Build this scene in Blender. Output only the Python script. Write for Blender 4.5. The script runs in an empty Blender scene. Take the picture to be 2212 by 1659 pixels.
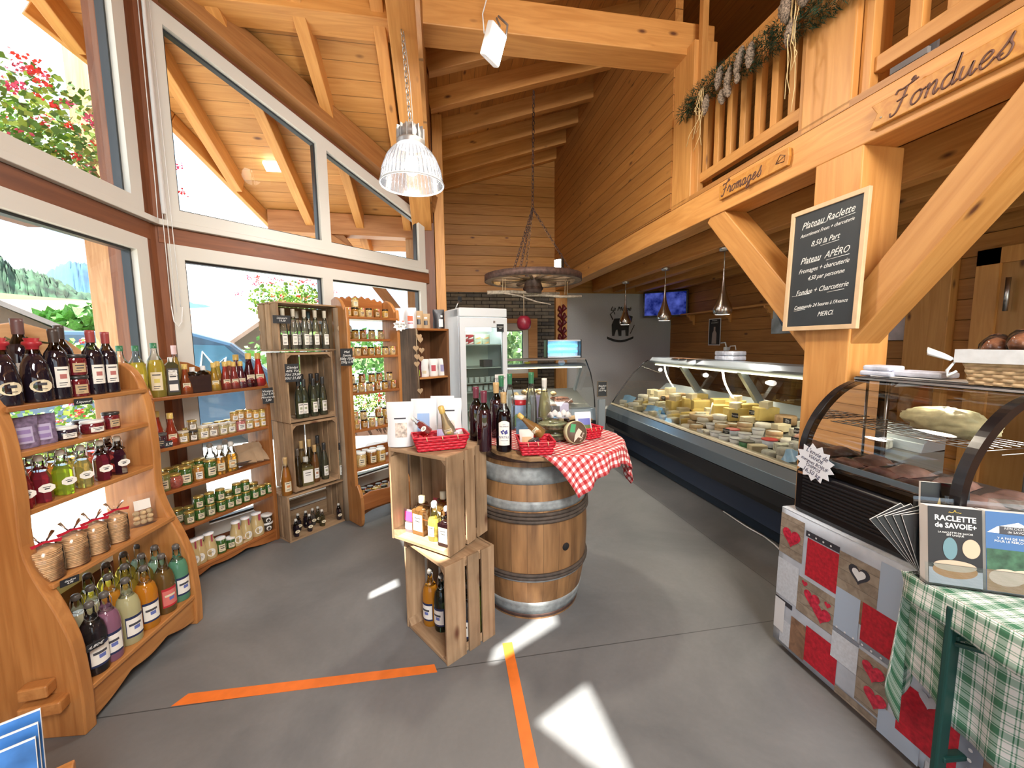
import bpy, bmesh, math, random
from mathutils import Vector as V, Matrix as MX
R = math.radians
random.seed(7)
SC = bpy.context.scene
COL = SC.collection
# ---------------------------------------------------------------- camera, world, sun, exposure
H = 1.55
FPX = 860.0
_p, _r, _y = R(5.883), R(-0.643), R(-9.578)
_x, _f, _u = V((1, 0, 0)), V((0, math.cos(_p), -math.sin(_p))), V((0, math.sin(_p), math.cos(_p)))
_X = math.cos(_r) * _x + math.sin(_r) * _u
_U = -math.sin(_r) * _x + math.cos(_r) * _u
_M = MX(((math.cos(_y), -math.sin(_y), 0), (math.sin(_y), math.cos(_y), 0), (0, 0, 1)))
CX_, CU_, CF_ = _M @ _X, _M @ _U, _M @ _f
cam = bpy.data.cameras.new('camera'); camo = bpy.data.objects.new('camera', cam); COL.objects.link(camo)
cam.sensor_width = 36; cam.lens = FPX / 2212 * 36; cam.clip_start = .05; cam.clip_end = 3000
camo.matrix_world = MX(((CX_.x, CU_.x, -CF_.x, 0), (CX_.y, CU_.y, -CF_.y, 0), (CX_.z, CU_.z, -CF_.z, H), (0, 0, 0, 1)))
SC.camera = camo
CP = V((0, 0, H))
def ray(px, py): return CF_ + CX_ * ((px - 1106) / FPX) - CU_ * ((py - 829.5) / FPX)
def at(px, py, z):            # point of the horizontal plane at height z
    d = ray(px, py); return CP + d * ((z - H) / d.z)
def atx(px, py, x): d = ray(px, py); return CP + d * (x / d.x)
def aty(px, py, y): d = ray(px, py); return CP + d * (y / d.y)

SC.view_settings.view_transform = 'Standard'; SC.view_settings.look = 'None'
SC.view_settings.gamma = 1; SC.view_settings.exposure = 0.5
SC.view_settings.use_curve_mapping = False
cy = SC.cycles
cy.use_adaptive_sampling = True; cy.adaptive_threshold = 0.04
cy.max_bounces = 7; cy.diffuse_bounces = 4; cy.glossy_bounces = 2; cy.transmission_bounces = 3
cy.transparent_max_bounces = 14; cy.caustics_reflective = False; cy.caustics_refractive = False
cy.sample_clamp_indirect = 4; cy.blur_glossy = 1
try:
    cy.use_denoising = True; cy.denoiser = 'OPENIMAGEDENOISE'
except Exception: pass

W = bpy.data.worlds.new('sky'); SC.world = W; W.use_nodes = True
nt = W.node_tree; nt.nodes.clear()
o_ = nt.nodes.new('ShaderNodeOutputWorld'); b_ = nt.nodes.new('ShaderNodeBackground')
tc = nt.nodes.new('ShaderNodeTexCoord'); n_ = nt.nodes.new('ShaderNodeTexNoise')
n_.inputs['Scale'].default_value = 2.2; n_.inputs['Detail'].default_value = 5
rp = nt.nodes.new('ShaderNodeValToRGB')
rp.color_ramp.elements[0].position = .40; rp.color_ramp.elements[0].color = (.42, .68, .95, 1)
rp.color_ramp.elements[1].position = .56; rp.color_ramp.elements[1].color = (1, 1, 1, 1)
nt.links.new(tc.outputs['Generated'], n_.inputs['Vector']); nt.links.new(n_.outputs['Fac'], rp.inputs['Fac'])
nt.links.new(rp.outputs['Color'], b_.inputs['Color']); b_.inputs['Strength'].default_value = 2.2
nt.links.new(b_.outputs[0], o_.inputs[0])

SUN_D = V((.86, .51, -1.6)).normalized()      # travel direction of the sunlight
sl = bpy.data.lights.new('sun', 'SUN'); sl.energy = 21; sl.angle = R(.6); sl.color = (1, .95, .86)
so = bpy.data.objects.new('sun', sl); COL.objects.link(so); so.rotation_euler = SUN_D.to_track_quat('-Z', 'Y').to_euler()

def area(name, loc, size, power, col, direction, sy=None):
    l = bpy.data.lights.new(name, 'AREA'); l.energy = power; l.size = size; l.color = col
    if sy: l.shape = 'RECTANGLE'; l.size_y = sy
    o = bpy.data.objects.new(name, l); COL.objects.link(o); o.location = loc
    o.rotation_euler = V(direction).to_track_quat('-Z', 'Y').to_euler(); return o
def point(name, loc, power, col, r=.05):
    l = bpy.data.lights.new(name, 'POINT'); l.energy = power; l.color = col; l.shadow_soft_size = r
    o = bpy.data.objects.new(name, l); COL.objects.link(o); o.location = loc; return o
def spot(name, loc, power, col, direction, ang=120, blend=.8, r=.06):
    l = bpy.data.lights.new(name, 'SPOT'); l.energy = power; l.color = col; l.spot_size = R(ang); l.spot_blend = blend
    l.shadow_soft_size = r
    o = bpy.data.objects.new(name, l); COL.objects.link(o); o.location = loc
    o.rotation_euler = V(direction).to_track_quat('-Z', 'Y').to_euler(); return o

# ---------------------------------------------------------------- mesh builder
class MB:
    def __init__(s): s.v = []; s.f = []; s.m = []; s.s = []; s.M = MX.Identity(4)
    def add(s, vs, fs, mi=0, sm=False, M=None):
        k = len(s.v); T = s.M @ M if M is not None else s.M
        s.v += [tuple(T @ V(p)) for p in vs]
        for f in fs: s.f.append([i + k for i in f]); s.m.append(mi); s.s.append(sm)
        return s
    def box(s, c, d, mi=0, rz=0, M=None):
        hx, hy, hz = d[0] / 2, d[1] / 2, d[2] / 2
        vs = [(x * hx, y * hy, z * hz) for z in (-1, 1) for x, y in ((-1, -1), (1, -1), (1, 1), (-1, 1))]
        T = MX.Translation(c) @ MX.Rotation(rz, 4, 'Z')
        if M is not None: T = M @ T
        return s.add(vs, [(3, 2, 1, 0), (4, 5, 6, 7), (0, 1, 5, 4), (1, 2, 6, 5), (2, 3, 7, 6), (3, 0, 4, 7)], mi, False, T)
    def bx(s, a, b, mi=0): return s.box([(a[i] + b[i]) / 2 for i in range(3)], [abs(b[i] - a[i]) for i in range(3)], mi)
    def prism(s, poly, d, mi=0, M=None, sm=False):
        n = len(poly); vs = [(x, y, 0) for x, y in poly] + [(x, y, d) for x, y in poly]
        fs = [tuple(range(n))[::-1], tuple(range(n, 2 * n))] + [(i, (i + 1) % n, n + (i + 1) % n, n + i) for i in range(n)]
        return s.add(vs, fs, mi, sm, M)
    def lathe(s, pr, seg=16, mi=0, M=None, sm=True, cap=True, sy=1, a0=0):
        vs = []; fs = []; n = len(pr)
        for r, z in pr:
            for i in range(seg):
                a = a0 + 2 * math.pi * i / seg; vs.append((r * math.cos(a), r * math.sin(a) * sy, z))
        for j in range(n - 1):
            for i in range(seg):
                i2 = (i + 1) % seg; fs.append((j * seg + i, j * seg + i2, (j + 1) * seg + i2, (j + 1) * seg + i))
        s.add(vs, fs, mi, sm, M)
        if cap:
            if pr[0][0] > 1e-5: s.add([vs[i] for i in range(seg)], [tuple(range(seg))[::-1]], mi, False, M)
            if pr[-1][0] > 1e-5: s.add([vs[(n - 1) * seg + i] for i in range(seg)], [tuple(range(seg))], mi, False, M)
        return s
    def tube(s, pts, r, seg=6, mi=0, M=None, closed=False):
        pts = [V(p) for p in pts]; n = len(pts); vs = []; fs = []; up = V((0, 0, 1)); prev = None
        for i, p in enumerate(pts):
            if closed: t = pts[(i + 1) % n] - pts[i - 1]
            else: t = pts[min(i + 1, n - 1)] - pts[max(i - 1, 0)]
            if t.length < 1e-9: t = V((0, 0, 1))
            t.normalize()
            if prev is None: prev = t.cross(up if abs(t.z) < .9 else V((1, 0, 0))).normalized()
            a = prev - t * prev.dot(t); a = a.normalized() if a.length > 1e-6 else t.orthogonal().normalized()
            prev = a; b = t.cross(a); rr = r[i] if isinstance(r, (list, tuple)) else r
            for k in range(seg):
                q = 2 * math.pi * k / seg; vs.append(tuple(p + (a * math.cos(q) + b * math.sin(q)) * rr))
        for j in range(n if closed else n - 1):
            j2 = (j + 1) % n
            for k in range(seg):
                k2 = (k + 1) % seg; fs.append((j * seg + k, j * seg + k2, j2 * seg + k2, j2 * seg + k))
        if not closed: fs += [tuple(range(seg))[::-1], tuple((n - 1) * seg + k for k in range(seg))]
        return s.add(vs, fs, mi, True, M)
    def grid(s, fn, nu, nv, mi=0, sm=True, M=None):
        vs = [fn(i / nu, j / nv) for j in range(nv + 1) for i in range(nu + 1)]
        fs = [(j * (nu + 1) + i, j * (nu + 1) + i + 1, (j + 1) * (nu + 1) + i + 1, (j + 1) * (nu + 1) + i) for j in range(nv) for i in range(nu)]
        return s.add(vs, fs, mi, sm, M)
    def ball(s, c, r, mi=0, seg=10, rings=6, sc=(1, 1, 1), jit=0, M=None):
        pr = [(max(1e-6, math.sin(math.pi * j / rings)), -math.cos(math.pi * j / rings)) for j in range(rings + 1)]
        vs = []; fs = []
        for q, z in pr:
            for i in range(seg):
                a = 2 * math.pi * i / seg; k = r * (1 + random.uniform(-jit, jit))
                vs.append((c[0] + q * math.cos(a) * k * sc[0], c[1] + q * math.sin(a) * k * sc[1], c[2] + z * k * sc[2]))
        for j in range(rings):
            for i in range(seg):
                i2 = (i + 1) % seg; fs.append((j * seg + i, j * seg + i2, (j + 1) * seg + i2, (j + 1) * seg + i))
        return s.add(vs, fs, mi, True, M)
    def mesh(s, name, mats, bev=0):
        me = bpy.data.meshes.new(name); me.from_pydata(s.v, [], s.f)
        for m in (mats if isinstance(mats, (list, tuple)) else [mats]): me.materials.append(m)
        me.polygons.foreach_set('material_index', s.m); me.polygons.foreach_set('use_smooth', s.s)
        me.update(); return me
    def build(s, name, mats, parent=None, bev=0, loc=None, rz=0, mat=None):
        o = bpy.data.objects.new(name, s.mesh(name, mats)); COL.objects.link(o)
        if parent is not None: o.parent = parent
        if loc is not None: o.location = loc
        if rz: o.rotation_euler = (0, 0, rz)
        if mat is not None: o.matrix_world = mat
        if bev:
            md = o.modifiers.new('bevel', 'BEVEL'); md.width = bev; md.segments = 2; md.limit_method = 'ANGLE'
        return o
def frame(o, x, y):
    x = V(x).normalized(); y = V(y); z = x.cross(y).normalized(); y = z.cross(x)
    return MX(((x.x, y.x, z.x, o[0]), (x.y, y.y, z.y, o[1]), (x.z, y.z, z.z, o[2]), (0, 0, 0, 1)))
def tag(o, label=None, cat=None, group=None, kind=None):
    if label: o['label'] = label
    if cat: o['category'] = cat
    if group: o['group'] = group
    if kind: o['kind'] = kind
    return o
def empty(name, loc=(0, 0, 0), rz=0, label=None, cat=None, group=None, kind=None):
    o = bpy.data.objects.new(name, None); COL.objects.link(o); o.location = loc; o.rotation_euler = (0, 0, rz)
    o.empty_display_size = .05
    return tag(o, label, cat, group, kind)
def copy_tree(o, parent=None):
    c = o.copy(); COL.objects.link(c)
    if parent is not None: c.parent = parent; c.matrix_parent_inverse = o.matrix_parent_inverse.copy()
    for ch in KIDS.get(o.name, []): copy_tree(ch, c)
    return c
KIDS = {}
def kids(o):
    for ch in [x for x in bpy.data.objects if x.parent == o]:
        KIDS.setdefault(o.name, []).append(ch); kids(ch)
def text(body, size, mat, M, parent=None, name='lettering', ext=.0008, align='CENTER', shear=0, sp=1.0, bold=0, wid=1.0):
    cu = bpy.data.curves.new('t', 'FONT'); cu.body = body; cu.size = size; cu.extrude = ext; cu.align_x = align; cu.align_y = 'CENTER'
    cu.shear = shear; cu.space_line = sp; cu.offset = bold; cu.resolution_u = 2
    o = bpy.data.objects.new('t', cu); COL.objects.link(o); bpy.context.view_layer.update()
    me = bpy.data.meshes.new_from_object(o); bpy.data.objects.remove(o); me.name = name
    me.materials.clear(); me.materials.append(mat)
    o = bpy.data.objects.new(name, me); COL.objects.link(o)
    T = M @ MX.Diagonal((wid, 1, 1, 1))
    if parent is not None: o.parent = parent; o.matrix_local = T
    else: o.matrix_world = T
    return o

# ---------------------------------------------------------------- materials
MC = {}
def mat(name):
    m = bpy.data.materials.new(name); m.use_nodes = True; t = m.node_tree; t.nodes.clear()
    out = t.nodes.new('ShaderNodeOutputMaterial'); return m, t, out
def nd(t, typ, **kw):
    n = t.nodes.new(typ)
    for k, v in kw.items():
        if k in n.inputs: n.inputs[k].default_value = v
        else: setattr(n, k, v)
    return n
def P(name, c, rough=.5, metal=0, noise=0, nscale=20, emit=None, es=1, bump=0, coat=0, var=0):
    if name in MC: return MC[name]
    m, t, out = mat(name); b = nd(t, 'ShaderNodeBsdfPrincipled'); b.inputs['Base Color'].default_value = (*c, 1)
    b.inputs['Roughness'].default_value = rough; b.inputs['Metallic'].default_value = metal
    if coat: b.inputs['Coat Weight'].default_value = coat
    src = None
    if noise or bump:
        tcn = nd(t, 'ShaderNodeTexCoord'); nz = nd(t, 'ShaderNodeTexNoise', Scale=nscale, Detail=4)
        t.links.new(tcn.outputs['Object'], nz.inputs['Vector'])
        if noise:
            mr = nd(t, 'ShaderNodeMapRange'); mr.inputs[1].default_value = .3; mr.inputs[2].default_value = .7
            mr.inputs[3].default_value = 1 - noise; mr.inputs[4].default_value = 1 + noise
            t.links.new(nz.outputs['Fac'], mr.inputs[0])
            mx = nd(t, 'ShaderNodeVectorMath', operation='SCALE'); mx.inputs[0].default_value = c
            t.links.new(mr.outputs[0], mx.inputs['Scale']); src = mx.outputs[0]
        if bump:
            bp = nd(t, 'ShaderNodeBump', Strength=bump, Distance=.01); t.links.new(nz.outputs['Fac'], bp.inputs['Height'])
            t.links.new(bp.outputs[0], b.inputs['Normal'])
    if var:
        oi = nd(t, 'ShaderNodeObjectInfo'); mr = nd(t, 'ShaderNodeMapRange'); mr.inputs[3].default_value = 1 - var; mr.inputs[4].default_value = 1 + var
        t.links.new(oi.outputs['Random'], mr.inputs[0]); mx = nd(t, 'ShaderNodeVectorMath', operation='SCALE')
        if src: t.links.new(src, mx.inputs[0])
        else: mx.inputs[0].default_value = c
        t.links.new(mr.outputs[0], mx.inputs['Scale']); src = mx.outputs[0]
    if src: t.links.new(src, b.inputs['Base Color'])
    if emit: b.inputs['Emission Color'].default_value = (*emit, 1); b.inputs['Emission Strength'].default_value = es
    t.links.new(b.outputs[0], out.inputs[0]); MC[name] = m; return m
def wood(name, c1, c2, axis=0, sc=1.0, rough=.5, knots=True, plank=0, pax=2, kcol=(.12, .04, .015), dirt=0, bump=.25):
    """timber: grain runs along object axis `axis`; plank>0 adds board joints every `plank` metres across axis pax"""
    if name in MC: return MC[name]
    m, t, out = mat(name); L = t.links; b = nd(t, 'ShaderNodeBsdfPrincipled'); b.inputs['Roughness'].default_value = rough
    tcn = nd(t, 'ShaderNodeTexCoord'); oi = nd(t, 'ShaderNodeObjectInfo')
    off = nd(t, 'ShaderNodeVectorMath', operation='SCALE'); off.inputs[0].default_value = (17, 31, 23); L.new(oi.outputs['Random'], off.inputs['Scale'])
    add = nd(t, 'ShaderNodeVectorMath', operation='ADD'); L.new(tcn.outputs['Object'], add.inputs[0]); L.new(off.outputs[0], add.inputs[1])
    base = add.outputs[0]; bval = None
    if plank:
        sx = nd(t, 'ShaderNodeSeparateXYZ'); L.new(tcn.outputs['Object'], sx.inputs[0])
        dv = nd(t, 'ShaderNodeMath', operation='DIVIDE'); L.new(sx.outputs[pax], dv.inputs[0]); dv.inputs[1].default_value = plank
        fl = nd(t, 'ShaderNodeMath', operation='FLOOR'); L.new(dv.outputs[0], fl.inputs[0])
        fr = nd(t, 'ShaderNodeMath', operation='FRACT'); L.new(dv.outputs[0], fr.inputs[0])
        wn = nd(t, 'ShaderNodeTexWhiteNoise', noise_dimensions='1D'); L.new(fl.outputs[0], wn.inputs['W']); bval = wn.outputs['Value']
        o2 = nd(t, 'ShaderNodeVectorMath', operation='SCALE'); o2.inputs[0].default_value = (41, 37, 29); L.new(bval, o2.inputs['Scale'])
        a2 = nd(t, 'ShaderNodeVectorMath', operation='ADD'); L.new(base, a2.inputs[0]); L.new(o2.outputs[0], a2.inputs[1]); base = a2.outputs[0]
    s = [14 * sc] * 3; s[axis] = 1.1 * sc
    mp = nd(t, 'ShaderNodeMapping'); mp.inputs['Scale'].default_value = s; L.new(base, mp.inputs['Vector'])
    nz = nd(t, 'ShaderNodeTexNoise', Scale=1.6, Detail=6, Distortion=1.2); L.new(mp.outputs[0], nz.inputs['Vector'])
    rmp = nd(t, 'ShaderNodeValToRGB'); e = rmp.color_ramp.elements
    e[0].position = .32; e[0].color = (*c2, 1); e[1].position = .66; e[1].color = (*c1, 1); L.new(nz.outputs['Fac'], rmp.inputs['Fac'])
    col = rmp.outputs['Color']
    if knots:
        s2 = [5.0 * sc] * 3; s2[axis] = 2.2 * sc
        mp2 = nd(t, 'ShaderNodeMapping'); mp2.inputs['Scale'].default_value = s2; L.new(base, mp2.inputs['Vector'])
        vo = nd(t, 'ShaderNodeTexVoronoi', Scale=1.0); L.new(mp2.outputs[0], vo.inputs['Vector'])
        mr = nd(t, 'ShaderNodeMapRange'); mr.inputs[1].default_value = .035; mr.inputs[2].default_value = .11; L.new(vo.outputs['Distance'], mr.inputs[0])
        mx = nd(t, 'ShaderNodeMix', data_type='RGBA'); L.new(mr.outputs[0], mx.inputs[0]); mx.inputs[6].default_value = (*kcol, 1); L.new(col, mx.inputs[7]); col = mx.outputs[2]
    br = nd(t, 'ShaderNodeMapRange'); br.inputs[3].default_value = .84; br.inputs[4].default_value = 1.12
    L.new(bval if bval else oi.outputs['Random'], br.inputs[0])
    vm = nd(t, 'ShaderNodeVectorMath', operation='SCALE'); L.new(col, vm.inputs[0]); L.new(br.outputs[0], vm.inputs['Scale']); col = vm.outputs[0]
    if dirt:
        dn = nd(t, 'ShaderNodeTexNoise', Scale=4.0, Detail=5); L.new(base, dn.inputs['Vector'])
        dm = nd(t, 'ShaderNodeMapRange'); dm.inputs[1].default_value = .4; dm.inputs[2].default_value = .7; dm.inputs[3].default_value = 1; dm.inputs[4].default_value = 1 - dirt
        L.new(dn.outputs['Fac'], dm.inputs[0]); v2 = nd(t, 'ShaderNodeVectorMath', operation='SCALE'); L.new(col, v2.inputs[0]); L.new(dm.outputs[0], v2.inputs['Scale']); col = v2.outputs[0]
    hgt = nz.outputs['Fac']
    if plank:
        g = nd(t, 'ShaderNodeMath', operation='PINGPONG'); L.new(fr.outputs[0], g.inputs[0]); g.inputs[1].default_value = .5
        gm = nd(t, 'ShaderNodeMapRange'); gm.inputs[1].default_value = 0.0; gm.inputs[2].default_value = .03; L.new(g.outputs[0], gm.inputs[0])
        g3 = nd(t, 'ShaderNodeMapRange'); g3.inputs[3].default_value = .35; L.new(gm.outputs[0], g3.inputs[0])
        v3 = nd(t, 'ShaderNodeVectorMath', operation='SCALE'); L.new(col, v3.inputs[0]); L.new(g3.outputs[0], v3.inputs['Scale']); col = v3.outputs[0]
        ma = nd(t, 'ShaderNodeMath', operation='MULTIPLY_ADD'); L.new(gm.outputs[0], ma.inputs[0]); ma.inputs[1].default_value = 1.5; L.new(nz.outputs['Fac'], ma.inputs[2]); hgt = ma.outputs[0]
    L.new(col, b.inputs['Base Color'])
    bp = nd(t, 'ShaderNodeBump', Strength=bump, Distance=.004); L.new(hgt, bp.inputs['Height']); L.new(bp.outputs[0], b.inputs['Normal'])
    L.new(b.outputs[0], out.inputs[0]); MC[name] = m; return m
def glass(name, c=(1, 1, 1), ior=1.45, diff=0, rough=.02, spec=1.0):
    """see-through glass or clear liquid: tinted transparency under a fresnel gloss, `diff` = cloudiness"""
    if name in MC: return MC[name]
    m, t, out = mat(name); L = t.links
    tr = nd(t, 'ShaderNodeBsdfTransparent'); tr.inputs[0].default_value = (*c, 1)
    base = tr.outputs[0]
    if diff:
        di = nd(t, 'ShaderNodeBsdfDiffuse'); di.inputs[0].default_value = (*c, 1)
        tl = nd(t, 'ShaderNodeBsdfTranslucent'); tl.inputs[0].default_value = (*c, 1)
        m1 = nd(t, 'ShaderNodeMixShader'); m1.inputs[0].default_value = .6; L.new(di.outputs[0], m1.inputs[1]); L.new(tl.outputs[0], m1.inputs[2])
        m2 = nd(t, 'ShaderNodeMixShader'); m2.inputs[0].default_value = diff; L.new(base, m2.inputs[1]); L.new(m1.outputs[0], m2.inputs[2]); base = m2.outputs[0]
    gl = nd(t, 'ShaderNodeBsdfGlossy'); gl.inputs['Roughness'].default_value = rough; gl.inputs['Color'].default_value = (spec, spec, spec, 1)
    fr = nd(t, 'ShaderNodeFresnel', IOR=ior); mx = nd(t, 'ShaderNodeMixShader')
    L.new(fr.outputs[0], mx.inputs[0]); L.new(base, mx.inputs[1]); L.new(gl.outputs[0], mx.inputs[2]); L.new(mx.outputs[0], out.inputs[0])
    MC[name] = m; return m
def emis(name, c, s):
    if name in MC: return MC[name]
    m, t, out = mat(name); e = nd(t, 'ShaderNodeEmission'); e.inputs[0].default_value = (*c, 1); e.inputs[1].default_value = s
    t.links.new(e.outputs[0], out.inputs[0]); MC[name] = m; return m
def checks(name, ca, cb, cc, size, axes=(0, 1), stripes=None, rough=.8, soft=0):
    """woven check: UV of object axes; stripes = list of (a,b) fractions of the repeat that are coloured"""
    if name in MC: return MC[name]
    m, t, out = mat(name); L = t.links; b = nd(t, 'ShaderNodeBsdfPrincipled'); b.inputs['Roughness'].default_value = rough
    uv = nd(t, 'ShaderNodeUVMap'); sx = nd(t, 'ShaderNodeSeparateXYZ'); L.new(uv.outputs[0], sx.inputs[0])
    fac = []
    for k in (0, 1):
        dv = nd(t, 'ShaderNodeMath', operation='DIVIDE'); L.new(sx.outputs[k], dv.inputs[0]); dv.inputs[1].default_value = size
        fr = nd(t, 'ShaderNodeMath', operation='FRACT'); L.new(dv.outputs[0], fr.inputs[0])
        rmp = nd(t, 'ShaderNodeValToRGB'); rmp.color_ramp.interpolation = 'CONSTANT'; els = rmp.color_ramp.elements
        st = stripes or [(0, .5)]
        els[0].position = 0; els[0].color = (0, 0, 0, 1); els[1].position = .999; els[1].color = (0, 0, 0, 1)
        for a_, b2 in st:
            q = els.new(max(a_, .0005)); q.color = (1, 1, 1, 1); q = els.new(b2); q.color = (0, 0, 0, 1)
        L.new(fr.outputs[0], rmp.inputs[0]); fac.append(rmp.outputs[0])
    ad = nd(t, 'ShaderNodeMath', operation='ADD'); L.new(fac[0], ad.inputs[0]); L.new(fac[1], ad.inputs[1])
    hf = nd(t, 'ShaderNodeMath', operation='MULTIPLY'); L.new(ad.outputs[0], hf.inputs[0]); hf.inputs[1].default_value = .5
    cr = nd(t, 'ShaderNodeValToRGB'); cr.color_ramp.interpolation = 'CONSTANT'; e = cr.color_ramp.elements
    e[0].position = 0; e[0].color = (*ca, 1); e[1].position = .25; e[1].color = (*cb, 1); q = e.new(.75); q.color = (*cc, 1)
    L.new(hf.outputs[0], cr.inputs[0]); L.new(cr.outputs[0], b.inputs['Base Color']); L.new(b.outputs[0], out.inputs[0])
    MC[name] = m; return m

PINE = wood('pine_beam', (.64, .315, .092), (.51, .225, .055), 0)
PINEZ = wood('pine_post', (.64, .315, .092), (.51, .225, .055), 2)
PINEY = wood('pine_along', (.64, .315, .092), (.51, .225, .055), 1)
CEILB = wood('ceiling_boards', (.62, .315, .095), (.50, .225, .055), 0, plank=.14, pax=1, bump=.4)
WALLB = wood('wall_boards', (.44, .20, .05), (.35, .14, .03), 0, plank=.145, pax=2, bump=.9)
REDW = wood('red_stained_timber', (.22, .075, .028), (.14, .045, .018), 0)
REDWZ = wood('red_stained_post', (.22, .075, .028), (.14, .045, .018), 2)
SHELFW = wood('varnished_shelf', (.46, .21, .065), (.33, .13, .035), 0, rough=.35)
SHELFD = wood('dark_varnished_shelf', (.36, .13, .035), (.25, .08, .02), 0, rough=.35)
CRATEX = wood('crate_boards', (.42, .28, .16), (.27, .165, .085), 0, rough=.8, dirt=.4)
CRATEZ = wood('crate_boards_up', (.42, .28, .16), (.27, .165, .085), 2, rough=.8, dirt=.4)
OLDW = wood('weathered_wood', (.16, .10, .06), (.08, .05, .03), 2, rough=.85, dirt=.5)
LOGW = wood('bleached_log', (.36, .27, .18), (.22, .155, .10), 2, rough=.8, dirt=.4)
WHITE = P('white_window_paint', (.62, .61, .57), .4)
BLACKG = P('black_gasket', (.02, .025, .03), .3)
PANE = glass('window_glass', (.97, .99, .985), 1.35)
CLEAR = glass('clear_glass', (.97, .985, .98), 1.4)
STEEL = P('brushed_steel', (.55, .55, .55), .3, 1)
BLACK = P('black_plastic', (.012, .012, .014), .3)
WHITEP = P('white_plastic', (.78, .79, .80), .35)
PAPER = P('white_paper', (.80, .79, .76), .7)
INK = P('dark_ink', (.05, .05, .06), .7)
CHALK = P('chalk_marks', (.75, .76, .74), .9)
SLATE = P('blackboard', (.015, .018, .022), .55)
ROPE = P('pale_cord', (.62, .50, .32), .9)
# ---------------------------------------------------------------- setting: floor, walls, roof
from mathutils.geometry import tessellate_polygon
def slab(name, outer, holes, th, M, m, kind='structure'):
    """flat board with openings: polygon in local XY, thickness along local Z"""
    loops = [[V((x, y, 0)) for x, y in outer]] + [[V((x, y, 0)) for x, y in h] for h in holes]
    flat = [p for l in loops for p in l]; tris = tessellate_polygon(loops)
    mb = MB(); n = len(flat)
    mb.v = [(p.x, p.y, 0) for p in flat] + [(p.x, p.y, th) for p in flat]
    fs = [tuple(t) for t in tris] + [tuple(i + n for i in t)[::-1] for t in tris]; k = 0
    for l in loops:
        c = len(l); fs += [(k + i, k + (i + 1) % c, n + k + (i + 1) % c, n + k + i) for i in range(c)]; k += c
    mb.f = [list(f) for f in fs]; mb.m = [0] * len(fs); mb.s = [False] * len(fs)
    o = mb.build(name, m, mat=M); 
    if kind: o['kind'] = kind
    return o
def beam(name, p0, p1, w, h, m, up=(0, 0, 1), parent=None, kind='structure', bev=.006, label=None, cat=None, group=None):
    p0, p1 = V(p0), V(p1); x = (p1 - p0); ln = x.length; x.normalize(); z = V(up); z = (z - x * z.dot(x)).normalized(); y = z.cross(x)
    M = MX(((x.x, y.x, z.x, p0.x), (x.y, y.y, z.y, p0.y), (x.z, y.z, z.z, p0.z), (0, 0, 0, 1)))
    mb = MB().box((ln / 2, 0, 0), (ln, w, h)); o = mb.build(name, m, mat=M, bev=bev)
    if parent is not None:
        o.parent = parent; o.matrix_world = M; o.matrix_parent_inverse = MX.Translation(parent.location).inverted(); o.matrix_basis = M
    tag(o, label, cat, group, kind if parent is None else None); return o

# polished concrete floor
m, t, out = mat('concrete_floor'); L = t.links; b = nd(t, 'ShaderNodeBsdfPrincipled')
tcn = nd(t, 'ShaderNodeTexCoord'); n1 = nd(t, 'ShaderNodeTexNoise', Scale=1.3, Detail=8, Roughness=.62, Distortion=.6); n2 = nd(t, 'ShaderNodeTexNoise', Scale=45, Detail=3)
L.new(tcn.outputs['Object'], n1.inputs['Vector']); L.new(tcn.outputs['Object'], n2.inputs['Vector'])
r1 = nd(t, 'ShaderNodeValToRGB'); e = r1.color_ramp.elements; e[0].position = .30; e[0].color = (.105, .112, .118, 1); e[1].position = .72; e[1].color = (.20, .203, .205, 1)
L.new(n1.outputs['Fac'], r1.inputs[0]); mr = nd(t, 'ShaderNodeMapRange'); mr.inputs[3].default_value = .93; mr.inputs[4].default_value = 1.07; L.new(n2.outputs['Fac'], mr.inputs[0])
vm = nd(t, 'ShaderNodeVectorMath', operation='SCALE'); L.new(r1.outputs[0], vm.inputs[0]); L.new(mr.outputs[0], vm.inputs['Scale'])
sx = nd(t, 'ShaderNodeSeparateXYZ'); L.new(tcn.outputs['Object'], sx.inputs[0])
def joint(idx, pos, wob):
    s_ = nd(t, 'ShaderNodeMath', operation='SUBTRACT'); L.new(sx.outputs[idx], s_.inputs[0]); s_.inputs[1].default_value = pos
    a_ = nd(t, 'ShaderNodeMath', operation='ABSOLUTE'); L.new(s_.outputs[0], a_.inputs[0])
    q = nd(t, 'ShaderNodeMapRange'); q.inputs[1].default_value = .0015; q.inputs[2].default_value = .0035; q.inputs[3].default_value = .35; L.new(a_.outputs[0], q.inputs[0]); return q.outputs[0]
j = nd(t, 'ShaderNodeMath', operation='MULTIPLY'); L.new(joint(1, 1.795, 0), j.inputs[0]); L.new(joint(0, 2.02, 0), j.inputs[1])
v2 = nd(t, 'ShaderNodeVectorMath', operation='SCALE'); L.new(vm.outputs[0], v2.inputs[0]); L.new(j.outputs[0], v2.inputs['Scale']); L.new(v2.outputs[0], b.inputs['Base Color'])
r3 = nd(t, 'ShaderNodeMapRange'); r3.inputs[3].default_value = .34; r3.inputs[4].default_value = .6; L.new(n1.outputs['Fac'], r3.inputs[0]); L.new(r3.outputs[0], b.inputs['Roughness'])
bp = nd(t, 'ShaderNodeBump', Strength=.08, Distance=.01); L.new(n1.outputs['Fac'], bp.inputs['Height']); L.new(bp.outputs[0], b.inputs['Normal']); L.new(b.outputs[0], out.inputs[0])
FLOORM = m
tag(MB().prism([(-1.96, -3.5), (4.4, -3.5), (4.4, 7.2), (0, 7.2), (0, 5.02), (-.08, 4.98), (-1.96, 3.12)], -.12).build('floor', FLOORM), kind='structure')

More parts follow.
